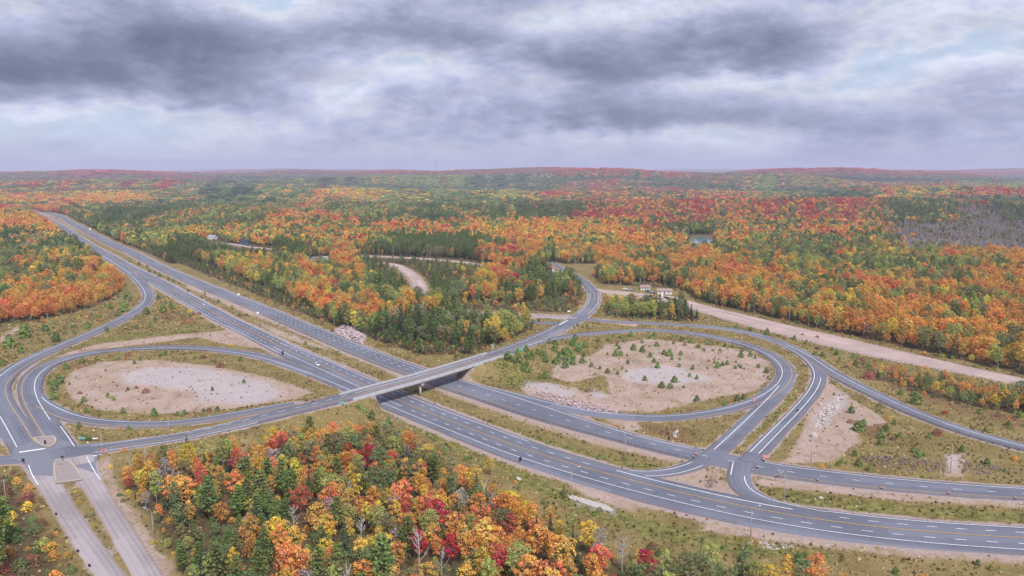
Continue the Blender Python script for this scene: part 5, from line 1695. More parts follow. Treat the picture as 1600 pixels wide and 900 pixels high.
class Leaves:
    """many small leaf-sized faces with a per-leaf tone"""

    def __init__(self, seed):
        self.r = np.random.default_rng(seed)
        self.V, self.A = [], []

    def quads(self, c, nrm, size, lobe, asp=1.0):
        """c (n,3) centres, nrm (n,3), size (n,), lobe (n,) tone"""
        r = self.r
        n = len(c)
        nrm = nrm / (np.linalg.norm(nrm, axis=1)[:, None] + 1e-9)
        a = r.normal(size=(n, 3))
        u = np.cross(nrm, a)
        u /= np.linalg.norm(u, axis=1)[:, None] + 1e-9
        v = np.cross(nrm, u)
        s = size[:, None] * 0.5
        j = lambda: r.uniform(0.65, 1.25, (n, 1))
        bend = nrm * s * 0.45
        P = np.stack([c - u * s * j() - v * s * j() * asp, c + u * s * j() - v * s * j() * asp - bend, c + u * s * j() + v * s * j() * asp, c - u * s * j() + v * s * j() * asp - bend], 1)
        self.V.append(P.reshape(-1, 3))
        tone = np.stack([r.random(n), lobe, r.random(n), np.ones(n)], 1)
        self.A.append(np.repeat(tone, 4, 0))
        return self

    def mesh(self, name, mat):
        V = np.vstack(self.V)
        F = np.arange(len(V)).reshape(-1, 4)
        return fast_mesh(name, V, F, mat, dict(leaf=np.vstack(self.A)))


def lobes_crown(seed, H, Rw, n_lobes, per, qs, zc=0.62, zr=0.34, flat=0.85, droop=0.0):
    L = Leaves(seed)
    r = L.r
    for k_ in range(n_lobes):
        a = 6.283 * (k_ * 0.618 + 0.1 * r.random())
        f = (k_ + 0.5) / n_lobes
        zz = H * (zc + zr * (2 * f - 1) * 0.85)
        rr = Rw * math.sqrt(max(0.05, 1 - (2 * f - 1) ** 2 * 0.9)) * r.uniform(0.35, 0.92) * (0.35 if f > 0.88 else 1)
        c = np.array([rr * math.cos(a), rr * math.sin(a), zz])
        R0 = Rw * r.uniform(0.22, 0.58) * (0.85 if f > 0.8 else 1)
        d = r.normal(size=(per, 3))
        d /= np.linalg.norm(d, axis=1)[:, None]
        d[:, 2] = np.where(d[:, 2] < -0.35, -d[:, 2], d[:, 2])
        rad = R0 * r.uniform(0.7, 1.08, (per, 1))
        P = c + d * rad * np.array([1, 1, flat])
        nr = d + r.normal(size=(per, 3)) * 0.55 + np.array([0, 0, 0.35])
        L.quads(P, nr, qs * r.uniform(0.6, 1.35, per), np.clip(np.full(per, r.random()) + r.normal(size=per) * 0.12, 0, 1))
    n = n_lobes * 12
    d = r.normal(size=(n, 3))
    d /= np.linalg.norm(d, axis=1)[:, None]
    P = np.array([0, 0, H * zc]) + d * np.array([Rw, Rw, H * zr]) * r.uniform(0.55, 1.12, (n, 1))
    L.quads(P, d + r.normal(size=(n, 3)), qs * r.uniform(0.4, 0.9, n), r.random(n))
    return L


def spruce_leaves(seed, H, Rw, tiers=15, blades=9, qs=1.0):
    L = Leaves(seed)
    r = L.r
    for i in range(tiers):
        f = i / (tiers - 1)
        z = H * (0.08 + 0.90 * f)
        rad = Rw * ((1 - f) ** 0.85) * r.uniform(0.85, 1.12) + 0.12
        n = max(4, int(blades * (1 - 0.5 * f)))
        for q in range(n):
            a = 6.283 * (q + r.random() * 0.7) / n + i * 0.8
            ln = rad * r.uniform(0.75, 1.15)
            m_ = 3 if ln > 0.9 else 2
            t_ = np.linspace(0.3, 1.0, m_)
            P = np.stack([np.cos(a) * ln * t_, np.sin(a) * ln * t_, z - 0.32 * ln * t_ + r.normal(size=m_) * 0.06], 1)
            nr = np.stack([np.cos(a) * 0.5 + r.normal(size=m_) * 0.3, np.sin(a) * 0.5 + r.normal(size=m_) * 0.3, np.full(m_, 0.9)], 1)
            L.quads(P, nr, np.full(m_, (0.42 + 0.24 * ln) * qs) * r.uniform(0.8, 1.2, m_), np.full(m_, r.random()))
    L.quads(np.array([[0, 0, H * 0.985]]), np.array([[1.0, 0.2, 0]]), np.array([0.35]), np.array([0.5]), 2.2)
    return L


def pine_leaves(seed, H, Rw, whorls=9, qs=0.85):
    L = Leaves(seed)
    r = L.r
    for i in range(whorls):
        f = i / (whorls - 1)
        z = H * (0.28 + 0.68 * f)
        prof = (math.sin(math.pi * (0.16 + 0.80 * f)) ** 0.8) * (1.0 - 0.42 * f)
        nb = r.integers(5, 8)
        for q in range(nb):
            a = 6.283 * (q + r.random() * 0.8) / nb + i
            ln = Rw * prof * r.uniform(0.6, 1.2)
            n = 20
            t_ = r.uniform(0.3, 1.0, n)
            P = np.stack([np.cos(a) * ln * t_ + r.normal(size=n) * 0.38 * (0.4 + t_), np.sin(a) * ln * t_ + r.normal(size=n) * 0.38 * (0.4 + t_), z + 0.20 * ln * t_ + r.normal(size=n) * 0.16], 1)
            nr = np.stack([r.normal(size=n) * 0.6, r.normal(size=n) * 0.6, np.full(n, 0.9)], 1)
            L.quads(P, nr, qs * r.uniform(0.45, 1.0, n) * 0.72, np.full(n, r.random()))
    n = 14
    L.quads(np.stack([r.normal(size=n) * 0.3, r.normal(size=n) * 0.3, H * r.uniform(0.93, 1.0, n)], 1), r.normal(size=(n, 3)), 0.7 * r.uniform(0.6, 1.2, n), np.full(n, 0.5))
    return L


def bush_leaves(seed, H, Rw, n, qs, pointy=0.5):
    L = Leaves(seed)
    r = L.r
    f = r.random(n) ** 0.8
    a = r.uniform(0, 6.283, n)
    prof = np.sqrt(np.clip(1 - f, 0, 1)) * (1 - pointy) + (1 - f) * pointy
    prof = prof * np.where(f < 0.18, 0.75 + f * 1.4, 1.0)
    lump = 1 + 0.22 * np.sin(3 * a + seed) * np.sin(5 * f * 3 + seed)
    rad = Rw * prof * r.uniform(0.72, 1.05, n) * lump
    P = np.stack([np.cos(a) * rad, np.sin(a) * rad, H * (0.04 + 0.94 * f)], 1)
    nr = np.stack([np.cos(a), np.sin(a), np.full(n, 0.55)], 1) + r.normal(size=(n, 3)) * 0.6
    lob = (np.floor(a * 1.6) * 0.37 + np.floor(f * 4) * 0.23) % 1.0
    L.quads(P, nr, qs * r.uniform(0.6, 1.3, n), lob)
    return L


def trunk_mesh(seed, H, r0, top, limbs, mat, spread=2.4, name='trunk'):
    r = random.Random(seed)
    mb = MB()
    bend = [Vector((r.uniform(-0.3, 0.3), r.uniform(-0.3, 0.3), 0)) for _ in range(3)]
    pts = [Vector((0, 0, -0.8)), bend[0] * 0.3 + Vector((0, 0, H * 0.3)), bend[1] + Vector((0, 0, H * 0.6)), bend[2] + Vector((0, 0, H * top))]
    mb.tube(pts, [r0 * 1.25, r0 * 0.85, r0 * 0.55, r0 * 0.12], 6)
    for k_ in range(limbs):
        f = r.uniform(0.32, 0.85)
        a = 6.283 * (k_ * 0.618 + r.random() * 0.2)
        p0 = Vector((0, 0, H * top * f))
        ln = spread * r.uniform(0.6, 1.1) * (1.15 - 0.5 * f)
        p1 = p0 + Vector((math.cos(a) * ln * 0.5, math.sin(a) * ln * 0.5, ln * 0.45))
        p2 = p0 + Vector((math.cos(a) * ln, math.sin(a) * ln, ln * 1.0))
        mb.tube([p0, p1, p2], [r0 * 0.4, r0 * 0.26, r0 * 0.07], 4)
    return mb.mesh(name, mat, True)


def bare_mesh(seed, H, mat):
    r = random.Random(seed)
    mb = MB()
    mb.tube([(0, 0, -0.8), (0.1, 0, H * 0.35), (0.3 * r.uniform(-1, 1), 0.2, H * 0.7), (0.4 * r.uniform(-1, 1), 0.3, H)], [0.24, 0.19, 0.11, 0.03], 6)
    for k_ in range(16):
        f = r.uniform(0.3, 0.93)
        a = r.uniform(0, 6.283)
        ln = H * 0.30 * r.uniform(0.6, 1.1) * (1.25 - f * 0.8)
        d = Vector((math.cos(a), math.sin(a), 0))
        p0 = Vector((0.1, 0.1, H * f))
        p1 = p0 + d * ln * 0.5 + Vector((0, 0, ln * 0.5))
        p2 = p0 + d * ln * 0.85 + Vector((0, 0, ln * 1.1))
        mb.tube([p0, p1, p2], [0.10, 0.07, 0.02], 4)
        for q in range(4):
            b_ = a + r.uniform(-1.0, 1.0)
            g_ = p0.lerp(p2, r.uniform(0.35, 0.85))
            l2 = ln * r.uniform(0.3, 0.5)
            e_ = g_ + Vector((math.cos(b_) * l2 * 0.7, math.sin(b_) * l2 * 0.7, l2 * 0.8))
            mb.tube([g_, e_], [0.05, 0.02], 3)
    return mb.mesh('branches', mat)


def joined(name, parts):
    """one mesh out of a trunk and a crown, for the masses"""
    V, F, A, MI, mats, o0 = [], [], [], [], [], 0
    for me, mat in parts:
        n = len(me.vertices)
        co = np.empty(n * 3, np.float32)
        me.vertices.foreach_get('co', co)
        V.append(co.reshape(-1, 3))
        if 'leaf' in me.attributes:
            a = np.empty(n * 4, np.float32)
            me.attributes['leaf'].data.foreach_get('color', a)
            A.append(a.reshape(-1, 4))
        else:
            A.append(np.zeros((n, 4), np.float32))
        for p in me.polygons:
            F.append([i + o0 for i in p.vertices])
            MI.append(len(mats))
        mats.append(mat)
        o0 += n
    me = bpy.data.meshes.new(name)
    me.from_pydata(np.vstack(V).tolist(), [], F)
    for m in mats:
        me.materials.append(m)
    me.polygons.foreach_set('material_index', MI)
    a = me.attributes.new('leaf', 'FLOAT_COLOR', 'POINT')
    a.data.foreach_set('color', np.vstack(A).ravel())
    me.update()
    return me


# ---- shapes: (crown mesh, trunk mesh) by kind
KINDS_ = {}
KINDS_['maple'] = [(lobes_crown(100 + i, 13.0, 3.3 + 0.25 * i, 13 + 2 * i, (92 - 5 * i) if i % 2 == 0 else (58 - 3 * i), 0.36 + 0.03 * (i % 3), 0.58 + 0.02 * (i % 3), 0.37).mesh('crown', M_LEAF), trunk_mesh(i, 13.0, 0.22, 0.85, 7, M_BARK)) for i in range(6)]
KINDS_['birch'] = [(lobes_crown(140 + i, 13.5, 2.5, 15, 70, 0.36, 0.62, 0.35, 1.0).mesh('crown', M_LEAF), trunk_mesh(20 + i, 13.5, 0.15, 0.9, 6, M_BIRCH, 1.8)) for i in range(4)]
KINDS_['thin_birch'] = [(lobes_crown(160 + i, 13.0, 2.8, 12, 34, 0.36, 0.66, 0.32, 1.0).mesh('crown', M_LEAF), trunk_mesh(30 + i, 13.0, 0.15, 0.95, 10, M_BIRCH, 2.2)) for i in range(3)]
KINDS_['spruce'] = [(spruce_leaves(180 + i, 12.5, 2.0).mesh('crown', M_LEAF), trunk_mesh(40 + i, 12.5, 0.17, 0.97, 0, M_BARK)) for i in range(3)]
KINDS_['pine'] = [(pine_leaves(200 + i, 15.5, 4.0).mesh('crown', M_LEAF), trunk_mesh(50 + i, 15.5, 0.26, 0.97, 6, M_BARK, 2.6)) for i in range(4)]
KINDS_['bare'] = [(bare_mesh(60 + i, 12.0, M_BIRCH), None) for i in range(3)]
YOUNG = [bush_leaves(300 + i, 1.15, 0.56, 230, 0.15, 0.08 + 0.12 * i).mesh('young_pine', M_LEAF) for i in range(4)]

PAL = dict(crimson=(174, 60, 74), red=(186, 98, 80), coral=(204, 130, 90), orange=(204, 147, 84), amber=(202, 160, 88), yellow=(208, 180, 84), lime=(156, 160, 94),
           green=(116, 128, 86), olive=(136, 130, 94), pine=(112, 127, 76), spruce=(72, 84, 63), grey=(156, 146, 146), rust=(138, 104, 86), russet=(156, 102, 90))
PK = 1.05
PALL = {k_: np.array(lin(v)) * PK for k_, v in PAL.items()}


def tint_of(name, r):
    c = PALL[name] * r.uniform(0.82, 1.18)
    c = c * (1 + r.normal(size=3) * 0.05)
    return np.clip(c, 0.004, 0.95)


# which shape carries which colour
def shape_of(colour, r):
    if colour == 'spruce':
        return 'spruce'
    if colour == 'pine':
        return 'pine'
    if colour == 'grey':
        return 'thin_birch' if r.random() < 0.6 else 'bare'
    if colour in ('yellow', 'lime', 'amber'):
        return ('birch', 'maple', 'thin_birch')[r.choice(3, p=[0.45, 0.45, 0.10])]
    return ('maple', 'birch')[r.choice(2, p=[0.8, 0.2])]


MIXES = dict(
    autumn=dict(crimson=1, red=4, coral=8, orange=20, amber=17, yellow=10, lime=16, olive=6, green=10, pine=5, spruce=7),
    near=dict(orange=17, amber=15, coral=8, red=3, crimson=1, yellow=7, lime=11, olive=6, green=8, pine=7, spruce=15, grey=13),
    nearleft=dict(amber=16, orange=13, yellow=11, coral=5, red=2, lime=10, olive=6, green=8, spruce=18, grey=11),
    nearpine=dict(pine=46, green=10, spruce=14, lime=8, amber=6, orange=8, coral=6, yellow=2),
    nearright=dict(orange=24, amber=16, yellow=8, coral=10, lime=15, spruce=10, red=3, crimson=1, grey=8, green=6),
    orange=dict(coral=6, orange=40, amber=24, yellow=8, olive=5, lime=10, green=5, spruce=3),
    orangegreen=dict(coral=4, orange=20, amber=16, yellow=7, lime=21, olive=8, green=19, pine=2, spruce=4),
    greens=dict(lime=28, green=32, olive=14, orange=7, yellow=6, pine=6, spruce=4, coral=2),
    redridge=dict(crimson=4, red=11, russet=22, coral=12, orange=14, amber=7, olive=6, green=9, spruce=16),
    redorange=dict(crimson=2, red=6, coral=15, russet=6, orange=24, amber=14, lime=12, olive=4, green=11, pine=4, spruce=8),
    dark=dict(spruce=42, pine=30, green=14, olive=6, grey=4, amber=2, lime=3),
    darkmix=dict(spruce=20, pine=26, green=22, lime=12, olive=9, amber=4, orange=3, coral=2, grey=3),
    pinewood=dict(pine=80, spruce=12, olive=6),
    swamp=dict(grey=80, olive=8, spruce=12),
    scrub=dict(green=24, lime=18, olive=14, amber=10, rust=10, orange=8, pine=12, yellow=4),
    edge=dict(lime=22, green=16, amber=18, orange=18, spruce=16, yellow=8),
    yellowgreen=dict(lime=34, yellow=16, green=20, amber=14, spruce=8, orange=6))

PATCHES = [(-2830.97, 4543.17, 'redorange'), (-2357.22, 4282.54, 'redridge'), (-2022.12, 4543.17, 'redridge'), (-1617.7, 4999.28, 'darkmix'), 
    (-970.62, 4999.28, 'dark'), (-367.66, 4543.17, 'greens'), (117.41, 4837.43, 'dark'), (568.72, 4685.7, 'redridge'), 
    (1102.98, 4543.17, 'redridge'), (1544.17, 4543.17, 'greens'), (1948.59, 4543.17, 'redorange'), (2661.37, 4837.43, 'redridge'), 
    (2669.2, 4282.54, 'greens'), (-1946.29, 3117.84, 'redorange'), (-1708.49, 3053.84, 'redorange'), (-1567.14, 3117.84, 'orange'), 
    (-1455.93, 3326.89, 'darkmix'), (-1240.23, 3326.89, 'dark'), (-1043.98, 3482.46, 'darkmix'), (-746.63, 3841.47, 'orange'), 
    (-423.23, 3482.46, 'greens'), (-177.55, 3653.21, 'dark'), (0, 3117.84, 'yellowgreen'), (142.74, 2933.38, 'redridge'), 
    (371.41, 3053.84, 'redridge'), (645.36, 3184.55, 'redridge'), (866.62, 3053.84, 'redridge'), (1046.75, 2933.38, 'darkmix'), 
    (1375.04, 3326.89, 'dark'), (1617.7, 3326.89, 'redorange'), (1617.7, 2933.38, 'redorange'), (1881.81, 3053.84, 'redridge'), 
    (-1455.93, 2297.72, 'redorange'), (-1506.13, 2577.19, 'redorange'), (-1096.93, 2043.95, 'darkmix'), (-1138.61, 2297.72, 'dark'), 
    (-1001.43, 2371.23, 'dark'), (-835.37, 2449.57, 'darkmix'), (-635.52, 2371.23, 'redorange'), (-517.13, 2449.57, 'darkmix'), 
    (-308.13, 2371.23, 'darkmix'), (-111.99, 2297.72, 'darkmix'), (36.77, 2262.64, 'dark'), (186.66, 2297.72, 'dark'), 
    (265.92, 2043.95, 'redridge'), (432.12, 2043.95, 'redridge'), (614.95, 2043.95, 'redridge'), (760.32, 1988.97, 'redridge'), 
    (1007.95, 2297.72, 'redridge'), (980.59, 2043.95, 'darkmix'), (1110.74, 2102.04, 'darkmix'), (1151.05, 1911.78, 'swamp'), 
    (1349.98, 2102.04, 'dark'), (-1140.18, 1795.54, 'orange'), (-951.46, 1566.47, 'orange'), (-827.88, 1752.87, 'dark'), 
    (-713.69, 1752.87, 'darkmix'), (-643.18, 1795.54, 'dark'), (-540.86, 1795.54, 'redorange'), (-399.67, 1752.87, 'redorange'), 
    (-239.99, 1636.12, 'redorange'), (-127.71, 1566.47, 'redorange'), (-39.14, 1600.55, 'orange'), (51.09, 1566.47, 'orange'), 
    (166.03, 1566.47, 'orange'), (273.96, 1600.55, 'redridge'), (344.82, 1566.47, 'darkmix'), (459.77, 1566.47, 'redorange'), 
    (551.49, 1502.46, 'redorange'), (661.79, 1502.46, 'redorange'), (821.89, 1600.55, 'swamp'), (906.76, 1566.47, 'swamp'), 
    (965.67, 1517.97, 'swamp'), (-791.71, 1257.66, 'darkmix'), (-698.85, 1186.22, 'darkmix'), (-693.3, 1415.58, 'darkmix'), 
    (-606.64, 1375.76, 'yellowgreen'), (-483.25, 1257.66, 'pinewood'), (-445.24, 1362.98, 'autumn'), (-369.76, 1415.58, 'redorange'), 
    (-308.46, 1257.66, 'yellowgreen'), (-248.88, 1268.56, 'autumn'), (-210.57, 1226.03, 'yellowgreen'), (-160.43, 1226.03, 'pinewood'), 
    (-80.22, 1226.03, 'pinewood'), (-9.71, 1186.22, 'redorange'), (62.22, 1268.56, 'orange'), (142.74, 1246.94, 'orange'), 
    (228.14, 1268.56, 'orange'), (316.06, 1246.94, 'orangegreen'), (384.7, 1205.8, 'orangegreen'), (481.3, 1226.03, 'greens'), 
    (570.95, 1246.94, 'orangegreen'), (641.73, 1226.03, 'swamp'), (710.21, 1205.8, 'swamp'), (757.08, 1186.22, 'swamp'), 
    (-631.23, 999.1, 'greens'), (-594.09, 1020.14, 'yellowgreen'), (-506.81, 934.73, 'autumn'), (-540.01, 852.13, 'greens'), 
    (-449.36, 1097.03, 'pinewood'), (-380.81, 1080.75, 'pinewood'), (-332.53, 1097.03, 'pinewood'), (-376.53, 1020.14, 'yellowgreen'), 
    (-301.34, 965.86, 'autumn'), (-250.48, 953.17, 'autumn'), (-203.52, 953.17, 'autumn'), (-156.31, 905.51, 'yellowgreen'), 
    (-76.79, 934.73, 'greens'), (-22.33, 905.51, 'autumn'), (22.33, 905.51, 'darkmix'), (61.54, 1072.79, 'orangegreen'), 
    (140.67, 1072.79, 'orange'), (206.51, 1049.59, 'orange'), (276.12, 1020.14, 'orangegreen'), (354.9, 1006.02, 'greens'), 
    (431.57, 992.27, 'greens'), (527.15, 1020.14, 'orangegreen'), (627.85, 1034.66, 'orange'), (634.39, 965.86, 'orangegreen'), 
    (-453.45, 742.28, 'orange'), (-423.09, 753.98, 'orange'), (-444.3, 688.75, 'orange'), (-429.42, 827.69, 'autumn'), 
    (-266.5, 852.13, 'autumn'), (-206.51, 782.72, 'autumn'), (-167.79, 782.72, 'yellowgreen'), (-125.14, 657.06, 'autumn'), 
    (-97.93, 657.06, 'yellowgreen'), (-69.9, 601.51, 'dark'), (-38.36, 577.02, 'dark'), (-52.37, 523.52, 'pinewood'), 
    (-14.68, 589.02, 'autumn'), (0, 577.02, 'yellowgreen'), (-51.63, 782.72, 'greens'), (-12.91, 782.72, 'autumn'), (32.27, 782.72, 'darkmix'), 
    (46.66, 705.73, 'scrub'), (-23.33, 705.73, 'scrub'), (-109.06, 827.69, 'pinewood'), (145.9, 934.73, 'orange'), (191.18, 894.32, 'darkmix'), 
    (217.41, 852.13, 'orange'), (280.53, 852.13, 'orange'), (364.68, 852.13, 'orangegreen'), (461.19, 862.31, 'greens'), 
    (533, 852.13, 'orange'), (214.47, 742.28, 'orange'), (274.93, 723.56, 'orange'), (358.6, 723.56, 'orange'), (436.3, 723.56, 'orange'), 
    (239.46, 642.26, 'edge'), (280.38, 614.52, 'orange'), (317.99, 589.02, 'orange'), (345.99, 554.4, 'orange'), (144.7, 672.54, 'dark'), 
    (109.8, 663.17, 'yellowgreen'), (236.83, 434.1, 'autumn'), (257.57, 402.54, 'yellowgreen'), (-2911.86, 6002.71, 'darkmix'), 
    (-2479.3, 6526.24, 'dark'), (-1688.03, 6526.24, 'darkmix'), (-873.56, 6002.71, 'greens'), (-1036.8, 2718.74, 'darkmix'), 
    (-847, 2822.01, 'darkmix'), (-457.84, 2822.01, 'greens'), (-242.65, 2718.74, 'darkmix'), (-88.24, 2718.74, 'greens'), 
    (-428.21, 2195.56, 'greens'), (-914.11, 2043.95, 'dark'), (-760.32, 1988.97, 'greens'), (-681.43, 2043.95, 'darkmix'), 
    (-311.1, 1911.78, 'darkmix'), (-186.66, 1911.78, 'darkmix'), (0, 1911.78, 'darkmix'), (-740.74, 1566.47, 'dark'), 
    (-691.44, 1600.55, 'darkmix'), (-587.87, 1533.81, 'yellowgreen'), (-702.42, 1113.8, 'darkmix'), (-550.81, 905.51, 'yellowgreen'), 
    (-521.04, 905.51, 'darkmix'), (368.48, 1097.03, 'greens'), (449.36, 1097.03, 'greens'), (513.65, 1080.75, 'yellowgreen'), 
    (602.21, 1080.75, 'greens'), (291.8, 934.73, 'orangegreen'), (361.72, 916.98, 'yellowgreen'), (437.08, 916.98, 'greens'), 
    (540.95, 940.8, 'greens'), (411.05, 804.59, 'orangegreen'), (236.97, 1158, 'orangegreen'), (182.45, 1113.8, 'greens'), 
    (-135.35, 287.41, 'nearleft'), (-132.03, 264.5, 'nearleft'), (-123.16, 307.19, 'nearleft'), (-92.79, 269.89, 'nearpine'), 
    (-94.91, 300.32, 'near'), (-69.64, 314.37, 'near'), (-46.17, 300.32, 'near'), (-54.63, 264.5, 'near'), (-32.91, 254.28, 'near'), 
    (-71.61, 235.92, 'near'), (-88.53, 231.71, 'nearpine'), (-39.58, 227.64, 'near'), (-13.66, 264.5, 'near'), (0, 240.28, 'nearright'), 
    (20.12, 231.71, 'nearright'), (39.58, 227.64, 'nearright'), (58.42, 223.7, 'greens'), (84.91, 216.19, 'autumn'), 
    (-108.22, 240.28, 'scrub'), (-168.94, 254.28, 'scrub'), (-140.22, 223.7, 'scrub')]
PXY = np.array([(p[0], p[1]) for p in PATCHES])
PCL = [p[2] for p in PATCHES]
MIXN = {k_: (list(v), np.array(list(v.values()), float) / sum(v.values())) for k_, v in MIXES.items()}


def patch_of(x, y):
    """which kind of wood grows here: the nearest patch, with ragged borders; patches are wider the farther they lie"""
    x, y = np.asarray(x, float), np.asarray(y, float)
    d = np.hypot(x, y)
    wx = x + fbm(x / (0.05 * d + 12), y / (0.05 * d + 12), 71, 3) * (0.04 * d + 4)
    wy = y + fbm(x / (0.07 * d + 12) + 9, y / (0.07 * d + 12), 73, 3) * (0.07 * d + 6)
    out = np.zeros(len(x), int)
    rj = np.random.default_rng(len(x))
    for a in range(0, len(x), 4000):
        sl = slice(a, a + 4000)
        jit = rj.normal(size=len(wx[sl]))
        jit2 = rj.normal(size=len(wx[sl]))
        ex = (jit[:, None] * 0.012 + wx[sl, None] / wy[sl, None] - PXY[None, :, 0] / PXY[None, :, 1]) * 1.0
        ey = (jit2[:, None] * 0.0016 + 120.0 / wy[sl, None] - 120.0 / PXY[None, :, 1]) * 3.2
        out[sl] = (ex * ex + ey * ey).argmin(1)
    return out


HN = list(MIXES)


def jitter_grid(x0, x1, y0, y1, sp, seed, j=0.42):
    r = np.random.default_rng(seed)
    gx, gy = np.meshgrid(np.arange(x0, x1, sp), np.arange(y0, y1, sp))
    gx = gx + (np.arange(gx.shape[0]) % 2)[:, None] * sp * 0.5
    return (gx + r.uniform(-j, j, gx.shape) * sp).ravel(), (gy + r.uniform(-j, j, gy.shape) * sp).ravel()


def in_view(x, y, mx=0.75, pad=40.0):
    return np.abs(x) < y * mx + pad

# ---- tree positions
ORD = ['first', 'second', 'third', 'fourth', 'fifth', 'sixth', 'seventh', 'eighth', 'ninth', 'tenth', 'eleventh', 'twelfth', 'thirteenth', 'fourteenth', 'fifteenth', 'sixteenth', 'seventeenth', 'eighteenth', 'nineteenth', 'twentieth',
       'twenty-first', 'twenty-second', 'twenty-third', 'twenty-fourth', 'twenty-fifth', 'twenty-sixth', 'twenty-seventh', 'twenty-eighth', 'twenty-ninth', 'thirtieth']
pts = []


def take(x, y, zone, near=True):
    k_ = _bil(FIELD['forest'], x, y) > 0.5
    k_ &= _bil(edge, x, y) > 5.0
    return x[k_], y[k_]


x1, y1 = jitter_grid(-330, 330, 165, 430, 5.3, 1)
m = in_view(x1, y1, 0.72, 30)
xa, ya = take(x1[m], y1[m], 'near')
m = ya < 395
NEAR_XY = np.stack([xa[m], ya[m]], 1)
x2, y2 = jitter_grid(-900, 900, 395, 1250, 6.2, 2)
m = in_view(x2, y2, 0.74)
xb, yb = take(x2[m], y2[m], 'mid')
x3, y3 = jitter_grid(-2000, 2000, 1250, 2700, 8.6, 3)
m = in_view(x3, y3, 0.72)
xc, yc = take(x3[m], y3[m], 'mid2')
x4, y4 = jitter_grid(-4600, 4600, 2700, 6300, 17.0, 4)
m = in_view(x4, y4, 0.71)
xd, yd = take(x4[m], y4[m], 'far')
x5, y5 = jitter_grid(-13500, 13500, 6300, 19000, 46.0, 5)
m = in_view(x5, y5, 0.70)
xe, ye = take(x5[m], y5[m], 'horizon')
# houses and the yard keep a clearing
CLEAR = [(134.23, 782.72, 26), (144.59, 761.97, 34), (118.76, 778.48, 26), (155.55, 753.98, 20), (-516.19, 1350.42, 22), (-436.15, 1279.65, 20), 
    (-256.98, 1027.35, 22), (-248.59, 1034.66, 14), (45.4, 905.51, 18), (80.22, 1226.03, 22), (321.35, 1338.1, 26), (304.87, 1268.56, 26), 
    (-16.73, 2577.19, 60), (118.05, 4050.08, 110), (-663.34, 1618.14, 24), (-40.07, 1362.98, 20), (62.6, 940.8, 14), (144.92, 818.3, 20)]


CLEAR_POLY = [np.array(q_) for q_ in ([(334.57, 1502.46), (388.49, 1502.46), (307.69, 1186.22), (269.83, 1186.22)], [(-509.57, 1350.42), (-402.35, 1268.56), (-346.08, 1215.83), (-324.78, 1139.91), (-347.92, 1088.83), (-379.04, 1080.75), (-450.37, 1186.22)], [(-223.99, 1139.91), (-70.85, 1080.75), (0, 978.89), (0, 940.8), (-82.54, 1006.02), (-211, 1072.79)],
    [(-1622.46, 2933.38), (-1127.63, 2195.56), (-1025.62, 1988.97), (-1464.44, 2622.72)], [(-282.2, 1097.03), (-256.14, 1097.03), (-221.38, 959.47), (-250.53, 959.47)], [(45.09, 999.1), (79.3, 965.86), (75.38, 872.73), (50.25, 872.73), (39.19, 916.98)], [(-568.57, 1457.74), (-541.21, 1457.74), (-455.23, 1226.03), (-481.3, 1226.03)], [(-42.09, 3053.84), (7.43, 3053.84), (12.77, 2622.72), (-42.57, 2622.72)])]


def cleared(x, y):
    k_ = np.ones(len(x), bool)
    for q_ in CLEAR_POLY:
        k_ &= poly_sdf(x, y, q_) < 0
    for cx, cy, cr_ in CLEAR:
        k_ &= np.hypot(x - cx, y - cy) > cr_
    return k_


